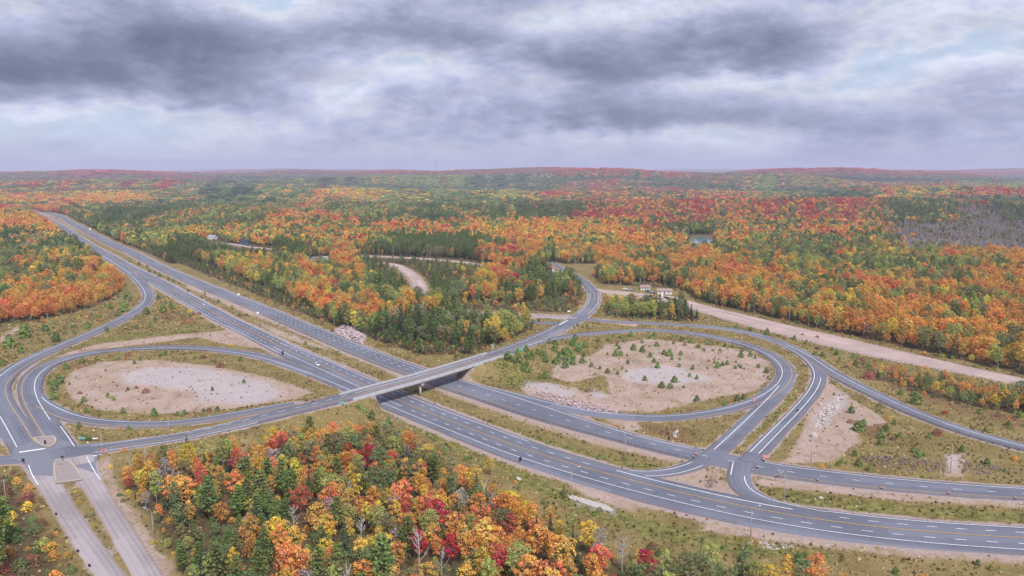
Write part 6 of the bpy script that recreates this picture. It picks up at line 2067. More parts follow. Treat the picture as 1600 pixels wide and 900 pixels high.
# ---- the near wood: single trees, the striking ones first
STRIKING = [(-24.99, 247.09, 'maple', 'crimson', 1.0), (-57.22, 298.98, 'maple', 'crimson', 1.0), (-43.23, 317.33, 'maple', 'coral', 0.95), 
    (-74.84, 235.07, 'maple', 'yellow', 0.9), (-65.03, 246.63, 'maple', 'amber', 0.9), (-38.95, 223.7, 'maple', 'yellow', 1.0), 
    (-37.25, 210.85, 'pine', 'pine', 1.25), (-103.93, 255.27, 'pine', 'pine', 1.05), (-66.56, 218.02, 'maple', 'coral', 0.85), 
    (-27.7, 219.13, 'bare', 'grey', 1.2), (33.39, 222.93, 'bare', 'grey', 1.1), (38.94, 215.46, 'maple', 'crimson', 0.95), 
    (-18, 235.92, 'maple', 'orange', 1.0), (-7.92, 227.64, 'maple', 'amber', 1.1), (-73.46, 258.28, 'maple', 'red', 0.95), 
    (-52.31, 231.71, 'spruce', 'spruce', 1.0), (-33.88, 244.78, 'spruce', 'spruce', 0.9), (-117.86, 268.8, 'maple', 'amber', 0.95), 
    (-109.78, 300.32, 'maple', 'red', 0.9), (-96.42, 314.37, 'maple', 'red', 1.0), (-100.72, 272.67, 'maple', 'coral', 0.9), 
    (-54.9, 209.12, 'pine', 'pine', 1.0), (-88.78, 264.5, 'pine', 'pine', 1.0), (-91.66, 281.34, 'pine', 'pine', 0.9), 
    (-81.19, 269.89, 'pine', 'pine', 0.8), (-45.04, 219.88, 'birch', 'yellow', 0.9), (-18.65, 225.65, 'maple', 'crimson', 0.8), 
    (-38.7, 264.5, 'maple', 'coral', 1.0), (1.9, 218.02, 'maple', 'lime', 1.0), (24.35, 233.8, 'maple', 'yellow', 0.95), 
    (25.67, 218.02, 'maple', 'red', 0.9), (15.21, 218.02, 'maple', 'amber', 1.1), (45.64, 218.02, 'birch', 'lime', 0.85), 
    (59.89, 221.78, 'maple', 'lime', 0.8), (89.35, 215.46, 'maple', 'coral', 0.8), (73.76, 210.85, 'maple', 'yellow', 0.7), 
    (12.28, 235.92, 'spruce', 'spruce', 1.0), (-12.76, 269.89, 'spruce', 'spruce', 1.0), (-67.25, 329.71, 'maple', 'coral', 0.8), 
    (-80.31, 337.93, 'maple', 'coral', 0.8), (7.92, 227.64, 'maple', 'orange', 1.0), (6.44, 248.5, 'maple', 'orange', 0.85), 
    (-19.3, 281.34, 'maple', 'orange', 0.8), (1.07, 247.09, 'maple', 'orange', 0.85), (-8.94, 298.98, 'maple', 'amber', 0.6), 
    (-163.07, 235.92, 'pine', 'pine', 1.15), (-153.66, 218.02, 'pine', 'pine', 1.2), (-143.1, 209.12, 'maple', 'crimson', 0.55), 
    (-58.05, 264.5, 'bare', 'grey', 1.0), (-71.99, 244.78, 'bare', 'grey', 0.9), (-132.14, 280.15, 'bare', 'grey', 0.9), 
    (-20.92, 218.02, 'bare', 'grey', 0.7)]
r = np.random.default_rng(11)
singles = []
for (x, y, kd, cl, sc) in STRIKING:
    singles.append((x, y, kd, cl, sc, True))
SX = np.array([(s_[0], s_[1]) for s_ in singles])
SCRUB_P = np.array([(-236.99, 301.67), (-200.07, 300.32), (-180.56, 278.39), (-150.08, 242.51), (-130.72, 219.88), (-113.8, 199.3), (-94.67, 162.79), 
    (-160.22, 162.79), (-270.71, 287.41)])
SCRUB_Q = np.array([(-124.06, 264.5), (-97.81, 240.28), (-77.8, 187.44), (-92.79, 199.3), (-116.54, 240.28)])
pc_ = patch_of(NEAR_XY[:, 0], NEAR_XY[:, 1])
scrub_pts = []
scr1 = poly_sdf(NEAR_XY[:, 0], NEAR_XY[:, 1], SCRUB_P) > -2
for i, (x, y) in enumerate(NEAR_XY):
    if np.hypot(SX[:, 0] - x, SX[:, 1] - y).min() < 4.6:
        continue
    if scr1[i]:
        scrub_pts.append((x, y))
        continue
    names, pr = MIXN[PCL[pc_[i]]]
    cl = names[r.choice(len(names), p=pr)]
    sc = r.uniform(0.5, 1.02)
    fe = float(_bil(FIELD['forest'], x, y)[0])
    if fe < 5:
        sc *= 0.66
    if PCL[pc_[i]] == 'scrub':
        sc *= 0.45
    singles.append((x, y, shape_of(cl, r), cl, sc, False))
# the 300 that show largest in the picture stay single trees
CP, SP_ = math.cos(R(8.483)), math.sin(R(8.483))


def on_picture(x, y, z):
    zc = y * CP - (z - 120.0) * SP_
    yc = y * SP_ + (z - 120.0) * CP
    return x / zc, yc / zc


def seen(s_):
    u_, v_ = on_picture(s_[0], s_[1], 9.0)
    return abs(u_) < 0.655 and v_ > -0.375


inn = [s_ for s_ in singles if seen(s_)]
inn.sort(key=lambda s_: (not s_[5], (s_[0] ** 2 + s_[1] ** 2) / (s_[4] ** 1.2)))
SINGLE, REST = inn[:300], inn[300:] + [s_ for s_ in singles if not seen(s_)]
WORD = dict(crimson='crimson', red='red', coral='salmon red', orange='orange', amber='golden amber', yellow='yellow', lime='yellow green', green='green', olive='olive', pine='green', spruce='dark green', grey='grey', rust='rusty', russet='dull red')
KWORD = dict(maple='broadleaf tree', birch='slender tree', thin_birch='thin half bare tree', spruce='spruce', pine='pine', bare='bare tree')
MARKS = [(-174.49, 320.34, 'by the red sign'), (-117.55, 242.51, 'near the side lane lamp'), (-143.41, 337.93, 'below the crossroad'), 
    (-110.84, 353.75, 'below the crossroad guard rail'), (-82.36, 375.09, 'below the near bridge end'), (-47, 346.55, 'below the bridge bank'), 
    (-15.55, 303.72, 'on the highway verge'), (18.56, 269.89, 'near the verge lamp'), (32.1, 256.77, 'below the pale slab'), 
    (52.31, 231.71, 'along the lower verge'), (83.74, 223.7, 'in the lower right corner'), (-94.6, 275.5, 'in the left half of the wood'), 
    (-56.76, 275.5, 'in the middle of the wood'), (-22.34, 259.29, 'in the right half of the wood'), 
    (0, 231.71, 'at the lower right of the wood'), (-73.23, 227.64, 'at the lower left of the wood'), 
    (-35.05, 223.7, 'at the bottom of the wood'), (-156.36, 227.64, 'in the lower left corner'), 
    (-120.56, 300.32, 'at the upper left of the wood'), (-132.66, 281.34, 'at the left edge of the wood')]
info = []
for s_ in SINGLE:
    u_, v_ = on_picture(s_[0], s_[1], 7.0)
    nm_ = min(MARKS, key=lambda q: (q[0] - s_[0]) ** 2 + (q[1] - s_[1]) ** 2)[2]
    size = 'tall ' if s_[4] > 0.97 else ('small ' if s_[4] < 0.62 else '')
    info.append((u_, v_, size, f'{WORD[s_[3]]} {KWORD[s_[2]]}', nm_))
UV = np.array([(i_[0], i_[1]) for i_ in info])


def beside(i, side):
    """the single tree next to tree i on one side of it, as seen"""
    du = (UV[:, 0] - UV[i, 0]) * side
    ok_ = (du > 0.004) & (np.abs(UV[:, 1] - UV[i, 1]) < 0.035)
    if side == 0:
        dv = UV[:, 1] - UV[i, 1]
        ok_ = (dv < -0.004) & (np.abs(UV[:, 0] - UV[i, 0]) < 0.03)
        du = -dv
    j = np.where(ok_)[0]
    return None if len(j) == 0 else info[j[du[j].argmin()]][3]


used = set()
LBL = []
for i, (u_, v_, size, kind_, mark_) in enumerate(info):
    l_, r__, f_ = beside(i, -1), beside(i, 1), beside(i, 0)
    cand = [f'{size}{kind_} {mark_}']
    if l_:
        cand.append(f'{size}{kind_} {mark_}, right of a {l_}')
    if r__:
        cand.append(f'{size}{kind_} {mark_}, left of a {r__}')
    if f_:
        cand.append(f'{size}{kind_} {mark_}, behind a {f_}')
    if l_ and r__:
        cand.append(f'{size}{kind_} between a {l_} and a {r__}, {mark_}')
    if l_ and f_:
        cand.append(f'{size}{kind_} {mark_}, behind a {f_}, right of a {l_}')
    cand = [c_.replace(' a orange', ' an orange').replace(' a olive', ' an olive') for c_ in cand]
    cand = [c_ for c_ in cand if len(c_.replace(',', '').split()) <= 13] or cand[:1]
    pick = next((c_ for c_ in cand if c_ not in used), cand[-1])
    used.add(pick)
    LBL.append(pick)
for lb in set(LBL):                                   # look-alikes: told apart by their place in the row
    same = [i for i in range(len(LBL)) if LBL[i] == lb]
    if len(same) > 1:
        same.sort(key=lambda i: info[i][0])
        wd_ = {2: ['left', 'right'], 3: ['left', 'middle', 'right']}.get(len(same), [f'{o__} from left,' for o__ in ORD[:len(same)]])
        for q, i in enumerate(same):
            LBL[i] = f'{wd_[q]} {lb}'
for (x, y, kd, cl, sc, st), lb in zip(SINGLE, LBL):
    cr_, tk_ = KINDS_[kd][r.integers(len(KINDS_[kd]))]
    nm_ = dict(maple='maple_tree', birch='birch_tree', thin_birch='birch_tree', spruce='spruce_tree', pine='pine_tree', bare='bare_tree')[kd]
    root = obj(nm_, None, loc=(x, y, gz(x, y)), rot=(0, 0, r.uniform(0, 6.28)), scale=(sc * r.uniform(0.9, 1.1), sc * r.uniform(0.9, 1.1), sc * r.uniform(0.9, 1.08)), label=lb, cat='tree', group='trees of the near wood')
    if tk_ is not None:
        o_ = obj('trunk', tk_, parent=root)
    o_ = obj('crown' if kd != 'bare' else 'branches', cr_, parent=root)
    c_ = tint_of(cl, r) * (1.12 if st else 1.0)
    o_.color = (*np.clip(c_, 0, 1), 1.0)

# ---- young pines standing singly on the open ground
SAPLINGS = {
    'inside the right loop': [(49.09, 473.98, 4.0), (53.81, 467.64, 3.2), (57.28, 458.42, 4.3), (62.85, 454.68, 3.1), (67.56, 467.95, 2.4), (68.91, 460.23, 2.5), 
    (67.99, 501.12, 6.4), (71.32, 502.56, 4.3), (72.84, 480.83, 3.3), (62.58, 503.82, 3.0), (87.22, 513.02, 5.7), (89.48, 497.21, 4.7), 
    (99.87, 529.83, 5.0), (89.76, 484.15, 3.7), (89.62, 470.79, 4.8), (100.05, 504.72, 4.7), (103.07, 501.48, 6.9), (110.94, 503.82, 4.3), 
    (113.04, 537.51, 3.0), (103.4, 473.18, 3.5), (104.89, 451, 2.9), (110.56, 467.64, 3.8), (107.88, 445.51, 3.1), (96.06, 426.76, 2.0), 
    (83.92, 427.41, 5.5), (88.53, 425.84, 4.8), (93.31, 438.21, 5.5), (76.87, 441.69, 4.2), (97.47, 400.78, 4.7), (86, 379.03, 5.0), 
    (110.37, 393.91, 3.8), (119.13, 401.95, 4.1), (123.54, 404.9, 4.3), (126.32, 470, 4.9), (130.79, 475.6, 3.7), (134.4, 478.03, 3.7), 
    (119.95, 470, 2.0), (127.45, 482.15, 2.5), (124.99, 486.34, 2.1), (136.87, 468.89, 2.9), (140.83, 470.79, 3.3), (141.64, 484.15, 2.3), 
    (128.98, 515.47, 2.9), (135.28, 516.22, 2.5), (139.73, 515.47, 2.9), (128.02, 525.09, 4.1), (125.98, 542.68, 4.9), (120.64, 547.95, 4.2), 
    (137.28, 535.06, 3.7), (147.72, 532.43, 3.5), (151.71, 528.44, 3.4), (149.05, 499.34, 4.8), (156.38, 502.92, 4.2), (152.65, 473.98, 3.5), 
    (153.84, 462.21, 4.1), (155.44, 517.74, 3.4), (116.77, 558.79, 3.6), (104.23, 563.24, 4.8), (99.18, 554.4, 4.2), (91.49, 541.22, 3.4), 
    (82.04, 517.74, 5.5), (87.56, 565.49, 4.3), (79.58, 546.25, 3.5), (77.87, 554.4, 3.5), (73.45, 558.79, 3.1), (67.91, 543.73, 3.7), 
    (60.55, 538.54, 4.7), (57.83, 523.52, 3.7), (72.48, 531.03, 2.9), (75.18, 500.23, 2.3), (102.65, 491.46, 3.2), (107.6, 490.6, 2.5), 
    (140.51, 474.79, 2.3), (72.79, 521.2, 3.3), (49.41, 453.64, 2.1), (62.42, 466.07, 1.8), (150.25, 448.09, 2.6), (158, 497.92, 2.6)],
    'inside the left loop': [(-273.8, 470, 5.0), (-271.63, 484.15, 5.1), (-263.71, 486.34, 4.2), (-253.68, 488.89, 3.4), (-236.87, 480.17, 3.4), 
    (-237.27, 488.55, 2.9), (-228.81, 499.34, 3.4), (-228.88, 506.18, 3.2), (-209.04, 490.6, 3.3), (-204.62, 494.93, 2.5), 
    (-173.42, 489.74, 4.3), (-258.94, 436.15, 7.6), (-254.4, 423.5, 6.6), (-243.74, 404.31, 6.0), (-265.75, 436.83, 3.6), 
    (-225.52, 400.43, 4.3), (-216.64, 407.89, 3.1), (-210.67, 401.95, 2.9), (-211.93, 420.28, 2.8), (-194.73, 379.77, 4.2), 
    (-176.1, 373.05, 5.3), (-161.73, 374.58, 4.0), (-164.23, 372.04, 2.8), (-146.95, 378.4, 3.8), (-153.24, 377.16, 2.8), 
    (-152.96, 435.19, 3.1), (-165.37, 420.28, 2.7), (-213.51, 381.14, 3.0), (-205.01, 377.16, 2.9), (-251.46, 433.42, 2.1), 
    (-271.39, 448.09, 2.8), (-245.75, 462.21, 2.0), (-241.34, 448.09, 1.7), (-198.48, 424.79, 1.6), (-163.14, 466.85, 2.7), 
    (-188.99, 500.23, 2.7)],
    'in the grass triangle below the left loop': [(-205.21, 358.58, 3.0), (-201.45, 361.04, 2.5), (-178.42, 351.74, 2.5), (-195.64, 358.39, 1.4), (-196.11, 344.79, 2.9), (-191.01, 340.05, 3.3)],
    'in the scrub around the left exit ramp': [(-288.07, 623.14, 4.8), (-279.23, 595.2, 5.7), (-298.28, 676.36, 8.5), (-298.12, 660.71, 9.0), (-310.08, 655.55, 9.0), 
    (-307.89, 633.68, 5.2), (-330.59, 648.1, 6.3), (-328.43, 596.45, 7.3), (-324.98, 547.95, 8.5), (-307.3, 584.16, 4.9), 
    (-268.71, 644.58, 3.5), (-262.6, 623.14, 4.8), (-231.7, 596.95, 4.5), (-287.17, 590.24, 4.6), (-353.29, 558.79, 13.7), 
    (-345.08, 527.45, 11.8), (-351.58, 580.57, 8.7), (-335.53, 668.76, 10.8), (-363.07, 732.8, 10.1), (-353.28, 680.55, 7.0), 
    (-342.14, 635.1, 4.5), (-334.33, 732.8, 6.6), (-301.75, 761.97, 4.1), (-329.04, 513.96, 6.3), (-340.94, 565.49, 4.1), 
    (-333.53, 574.22, 4.1), (-318.81, 478.85, 6.0)],
    'on the slope around the white boulders': [(170.34, 380.82, 5.0), (161.65, 352.65, 7.4), (168.18, 362, 4.4), (182.97, 362, 3.3), (174.37, 352.65, 5.0), (145.87, 320.34, 3.0), 
    (142.81, 309.45, 4.3), (137.54, 312.91, 2.8), (134.64, 310.38, 2.6), (144.99, 304.75, 2.9), (162.39, 332.95, 3.8), (188.79, 341.76, 3.5), 
    (172.5, 323.41, 3.5), (171.34, 317.48, 4.5), (174.67, 318.68, 2.8), (194.37, 325.35, 3.7), (195.92, 309.45, 3.9), (198.98, 302.69, 2.3), 
    (167.42, 341.76, 5.2), (176.11, 343.22, 3.3)],
    'between outer ramp and haul road': [(211.26, 397.32, 8.0), (214.17, 505.63, 4.8), (221.42, 496.68, 5.4), (216.81, 520.04, 4.0), (214.59, 478.03, 4.4), (209.02, 488.55, 3.8), 
    (200.16, 506.18, 4.1), (203.96, 503.82, 4.3), (203.53, 554.4, 4.4), (207.11, 570.05, 3.5), (211.5, 414, 3.9), (216.45, 410.92, 3.5), 
    (233.08, 378.2, 4.5), (235.96, 359.81, 3.8), (221.14, 352.83, 3.2), (248.33, 370.83, 4.3), (207.32, 541.22, 3.6), (196.24, 566.63, 2.5), 
    (189.78, 599.73, 3.9), (189.56, 572.36, 6.0), (181.19, 584.89, 4.2), (173.38, 595.95, 4.6)],
    'on the verge below the highway': [(19.47, 279.56, 3.5), (11.55, 271.67, 3.1), (2.44, 284.83, 2.4), (28.88, 261.61, 2.9), (21.07, 255.77, 2.9), (67.99, 237.3, 2.3), 
    (74.94, 235.07, 3.1), (42.77, 234.14, 2.6), (46.51, 232.96, 3.4), (58.61, 239.48, 1.5), (53.46, 246.86, 1.8), (88.64, 227.84, 4.7), 
    (103.72, 231.38, 1.8), (115.4, 221.02, 2.9), (83.5, 225.85, 1.6), (143.99, 227.64, 2.4), (146.16, 224.67, 2.3)],
    'on the bank by the bridge end': [(-58.34, 357.08, 6.2), (-67.89, 366.66, 5.1), (-53.03, 343.57, 3.0), (-57.22, 346.9, 2.3), (-51.92, 352.28, 2.8), (-34.92, 340.13, 2.4), 
    (-44.6, 321.56, 3.5), (-41.87, 321.56, 3.0), (-29.47, 327, 3.8), (-28.48, 321.87, 2.8), (-75.14, 387.37, 3.5), (-78.06, 386.28, 3.2), 
    (-71.54, 387.37, 3.4), (-24.72, 315.4, 2.4), (-19.34, 315.4, 2.8), (-63.54, 357.45, 3.7), (-45.06, 340.47, 1.3), (-40.54, 331.33, 1.7)],
    'in the highway median': [(-326.29, 782.72, 6.1), (-297.19, 742.28, 4.9), (-287.42, 737.7, 3.3), (-270.88, 714.54, 7.9), (-246.31, 680.55, 8.3), 
    (-228.7, 647.8, 6.4), (-301.75, 761.97, 2.6), (-349.62, 830.55, 2.8), (-358.26, 836.82, 6.6), (-370.85, 852.13, 8.6), 
    (-381.56, 864.89, 8.7), (-403.2, 891.56, 11.1), (-421.43, 919.89, 9.3), (-434.78, 934.73, 9.5), (-455.58, 973.64, 8.8), 
    (-481.42, 1007.41, 10.3), (-510.12, 1043.56, 10.7), (-144.65, 538.54, 5.1), (-132.59, 523.52, 4.1), (-95.79, 474.79, 3.1), 
    (36.46, 317.18, 4.2), (23.88, 330.68, 2.9), (41.53, 319.96, 2.8), (50.33, 310.74, 2.3)],
    'in the strip by the far crossroad': [(50.21, 589.26, 3.0), (53.5, 584.4, 2.7), (57.26, 589.26, 3.4), (58.84, 584.4, 2.7), (62.02, 592.71, 2.0), (46.75, 579.39, 2.7)],
}



def young_pine(x, y, dia, label, group, tint=None):
    h = dia * r.uniform(0.85, 1.15)
    o_ = obj('young_pine', YOUNG[r.integers(len(YOUNG))], loc=(x, y, gz(x, y) - 0.05), rot=(0, 0, r.uniform(0, 6.28)), scale=(dia, dia, h / 1.25 * 1.15), label=label, cat='young pine', group=group)
    c_ = tint_of('pine', r) * r.uniform(0.95, 1.35) if tint is None else tint
    o_.color = (*np.clip(c_, 0, 1), 1)


for zone, L_ in SAPLINGS.items():
    L_ = [q for q in L_ if q[2] > 0]
    L_.sort(key=lambda q: -q[1])
    nb = 1 if len(L_) <= 8 else (2 if len(L_) <= 24 else 3)
    nb = 4 if len(L_) > 60 else nb
    names_ = {1: [''], 2: ['upper', 'lower'], 3: ['upper', 'middle', 'lower'], 4: ['top', 'upper middle', 'lower middle', 'bottom']}[nb]
    for k_ in range(nb):
        row = L_[k_ * len(L_) // nb:(k_ + 1) * len(L_) // nb]
        row.sort(key=lambda q: q[0] / q[1])
        row = [q for q in row if _bil(edge, q[0], q[1])[0] > 1.2]
        for j, (x, y, d_) in enumerate(row):
            sz = 'large ' if d_ > 5.2 else ('tiny ' if d_ < 2.4 else '')
            lb = f'{sz}young pine {zone}, {ORD[j]} from left' + (f', {names_[k_]} row' if nb > 1 else '')
            young_pine(x, y, max(0.9, d_ * (0.45 if 'median' in zone else 0.74)), lb, 'young pines ' + zone)
for x, y, z_, d_, lb in [(-75.07, 370.85, 4.6, 2.6, 'young pine against the near abutment of the bridge, left of three'), 
    (-71.94, 370.77, 4.3, 3.0, 'young pine against the near abutment of the bridge, middle of three'), 
    (-68.36, 371.73, 4.0, 2.8, 'young pine against the near abutment of the bridge, right of three')]:
    young_pine(x, y, d_, lb, 'young pines against the bridge')
THICKET = np.array([(-11.59, 495.81), (0, 513.96), (22.22, 533.44), (48.26, 552.24), (50.19, 523.52), (44.85, 478.85), (26.96, 459.93), (18.44, 439.6), 
    (5.51, 438.21), (-6.8, 451)])
x, y = jitter_grid(THICKET[:, 0].min(), THICKET[:, 0].max(), THICKET[:, 1].min(), THICKET[:, 1].max(), 7.5, 31, 0.6)
k_ = poly_sdf(x, y, THICKET) > 0
k_ &= fbm(x / 18, y / 18, 15, 2) > -0.22
TH = sorted([(a_, b_) for a_, b_ in zip(x[k_], y[k_]) if _bil(edge, a_, b_)[0] > 3], key=lambda q: -q[1])
for q in range(4):
    row = sorted(TH[q * len(TH) // 4:(q + 1) * len(TH) // 4], key=lambda p_: p_[0] / p_[1])
    for j, (a_, b_) in enumerate(row):
        young_pine(a_, b_, r.uniform(3.0, 5.6), f'bushy pine in the thicket beyond the bridge, {ORD[j]} from left, {["top", "upper middle", "lower middle", "bottom"][q]} row', 'young pines of the thicket')

# reddish and yellow shrubs standing singly on the open ground
SHR = [bush_leaves(400 + i, 1.0, 0.62, 420, 0.085, 0.15).mesh('shrub', M_LEAF) for i in range(3)]
for x, y, d_, cl, lb in [(-209.47, 424.79, 3.6, 'russet', 'dull red shrub in the middle of the left loop, taller left part'), 
    (-200, 415.86, 6.2, 'russet', 'spreading dull red shrub in the middle of the left loop'), 
    (-214.63, 406.09, 3.9, 'lime', 'round yellow green shrub in the lower left loop'), 
    (-201.57, 380.29, 3.3, 'lime', 'yellow green shrub at the lower rim of the left loop'), 
    (-199.59, 495.81, 6.3, 'rust', 'wide rusty shrub at the upper rim of the left loop'), 
    (-179.23, 470.79, 7.6, 'rust', 'wide rusty shrub at the right of the left loop'), 
    (-188.69, 485.5, 4.4, 'olive', 'olive shrub beside the rusty ones in the left loop'), 
    (-250.16, 499.34, 6.5, 'russet', 'low reddish shrub under the top of the left loop'), 
    (-235.33, 414.62, 4.0, 'russet', 'reddish shrub at the left end of the left loop'), 
    (127.48, 527.45, 5.4, 'russet', 'deep red shrub at the top of the right loop, right one'), 
    (119.99, 533.44, 4.6, 'russet', 'deep red shrub at the top of the right loop, left one'), 
    (138.42, 512.09, 3.1, 'yellow', 'small yellow shrub at the top of the right loop'), 
    (70.24, 448.09, 1.9, 'lime', 'lone yellowish shrub in the sand of the right loop'), 
    (94.51, 527.45, 4.0, 'lime', 'yellow green shrub among young pines in the right loop'), 
    (222.59, 561.01, 4.5, 'rust', 'rusty shrub between outer ramp and haul road, upper one'), 
    (215.17, 570.05, 4.0, 'russet', 'reddish shrub by the haul road, left of the rusty one'), 
    (208.61, 523.52, 5.6, 'rust', 'rusty brown shrub above the outer ramp'), 
    (224.62, 490.6, 6.3, 'russet', 'dull red shrub left of the row of bright bushes'), 
    (209.22, 448.09, 10.8, 'russet', 'broad brownish red shrub below the haul road'), 
    (184.34, 371.03, 4.9, 'amber', 'orange brown shrub on the slope left of the guard rail'), 
    (171.47, 339.62, 3.9, 'rust', 'rusty shrub among the pines of the right clearing'), 
    (162.7, 365.09, 4.1, 'rust', 'rusty shrub left of the big pines in the right clearing'), 
    (211.18, 315.84, 5.2, 'amber', 'orange shrub below the guard rail at the right edge'), 
    (196.31, 348.32, 7.5, 'russet', 'broad reddish shrub beside the guard rail'), 
    (256.75, 606.65, 4.4, 'crimson', 'small bright red shrub behind the outer ramp'), 
    (216.98, 380.29, 4.4, 'crimson', 'dark red shrub on the slope above the exit ramp'), 
    (189.57, 391.11, 5.9, 'olive', 'olive shrub on the slope in the right clearing'), 
    (-221.68, 353.75, 1.4, 'yellow', 'small yellow bush on the strip between the ramps'), 
    (-219.89, 326.53, 3.0, 'amber', 'yellow orange bush at the left edge by the crossroad'), 
    (-165.16, 282.53, 2.8, 'yellow', 'yellow bush at the head of the side lane median'), 
    (-158.33, 272.67, 2.5, 'amber', 'amber bush in the side lane median'), 
    (-147.94, 261.87, 3.2, 'green', 'green bush in the side lane median'), 
    (-143.27, 254.28, 2.1, 'yellow', 'small yellow bush low in the side lane median'), 
    (-164.3, 307.19, 3.6, 'yellow', 'yellow bush on the corner by the red sign'), 
    (-145.3, 282.53, 3.9, 'yellow', 'bright yellow bush on the left edge of the wood'), 
    (-146.98, 279.56, 3.0, 'pine', 'green bush left of the bright yellow bush'), 
    (-143.24, 274.37, 3.0, 'pine', 'dark green bush beside the east side lane')]:
    o_ = obj('shrub', SHR[r.integers(3)], loc=(x, y, gz(x, y) - 0.1), rot=(0, 0, r.uniform(0, 6.28)), scale=(d_ * 0.78, d_ * 0.6, d_ * 0.4), label=lb, cat='shrub', group='single shrubs')
    o_.color = (*tint_of(cl, r), 1)

# ---- the masses: one object each, instanced from a few shapes
protos = bpy.data.collections.new('tree_shapes')


def proto(name, me):
    o_ = bpy.data.objects.new(name, me)
    protos.objects.link(o_)
    return o_


PIDX = {}
shapes = []


def reg(kind, mesh):
    PIDX.setdefault(kind, []).append(len(shapes))
    shapes.append(mesh)


for kd in ('maple', 'birch', 'thin_birch', 'spruce', 'pine', 'bare'):
    for i, (c_, tk_) in enumerate(KINDS_[kd]):
        if kd == 'bare':
            reg(kd, c_)
        else:
            reg(kd, joined('mass', [(c_, M_LEAFI), (tk_, tk_.materials[0])]))
for i in range(4):
    reg('far_broad', lobes_crown(500 + i, 13.0, 4.0, 9, 12, 1.9, 0.56, 0.38).mesh('mass', M_LEAFI))
for i in range(2):
    reg('far_spruce', spruce_leaves(520 + i, 12.5, 2.3, 8, 6, 1.5).mesh('mass', M_LEAFI))
    reg('far_pine', pine_leaves(530 + i, 15.0, 4.0, 6, 1.7).mesh('mass', M_LEAFI))
    reg('far_bare', lobes_crown(540 + i, 10.0, 2.2, 5, 7, 0.9, 0.6, 0.36, 1.4).mesh('mass', M_LEAFI))
for i in range(4):
    L_ = Leaves(560 + i)
    for q in range(7):
        a_ = 6.283 * q / 6
        cx, cy = (0, 0) if q == 6 else (7.2 * math.cos(a_) * L_.r.uniform(0.7, 1.2), 7.2 * math.sin(a_) * L_.r.uniform(0.7, 1.2))
        n = 26
        d = L_.r.normal(size=(n, 3))
        d /= np.linalg.norm(d, axis=1)[:, None]
        d[:, 2] = np.abs(d[:, 2])
        hgt = L_.r.uniform(9, 13)
        P_ = np.array([cx, cy, hgt - 5]) + d * np.array([4.2, 4.2, 5.5])
        P_[:6, 2] = L_.r.uniform(1, 5, 6)
        L_.quads(P_, d + L_.r.normal(size=(n, 3)) * 0.5, 3.0 * L_.r.uniform(0.6, 1.3, n), np.full(n, L_.r.random()))
    reg('grove', L_.mesh('mass', M_LEAFI))
for i in range(2):
    L_ = Leaves(580 + i)
    for q in range(9):
        cx, cy = L_.r.uniform(-8, 8, 2)
        h_ = L_.r.uniform(9, 15)
        n = 12
        f = np.linspace(0.15, 0.97, n)
        a_ = L_.r.uniform(0, 6.28, n)
        rd = 2.1 * (1 - f)
        P_ = np.stack([cx + np.cos(a_) * rd, cy + np.sin(a_) * rd, f * h_], 1)
        L_.quads(P_, np.stack([np.cos(a_), np.sin(a_), np.full(n, 0.5)], 1), 2.6 * (1.15 - f), np.full(n, L_.r.random()))
    reg('conifer_grove', L_.mesh('mass', M_LEAFI))
for i in range(3):
    reg('young', joined('mass', [(YOUNG[i], M_LEAFI)]))
    reg('bush', joined('mass', [(SHR[i], M_LEAFI)]))
for i in range(4):
    L_ = Leaves(600 + i)
    n = 16
    a_ = L_.r.uniform(0, 6.28, n)
    rd = 0.42 * np.sqrt(L_.r.random(n))
    P_ = np.stack([np.cos(a_) * rd, np.sin(a_) * rd, L_.r.uniform(0.1, 0.5, n)], 1)
    L_.quads(P_, np.stack([np.cos(a_) + L_.r.normal(size=n) * 0.5, np.sin(a_) + L_.r.normal(size=n) * 0.5, np.full(n, 0.35)], 1), 0.26 * L_.r.uniform(0.6, 1.3, n), L_.r.random(n), 1.5)
    reg('tuft', L_.mesh('mass', M_LEAFI))
for i, me in enumerate(shapes):
    proto(f'shape_{i:03d}', me)


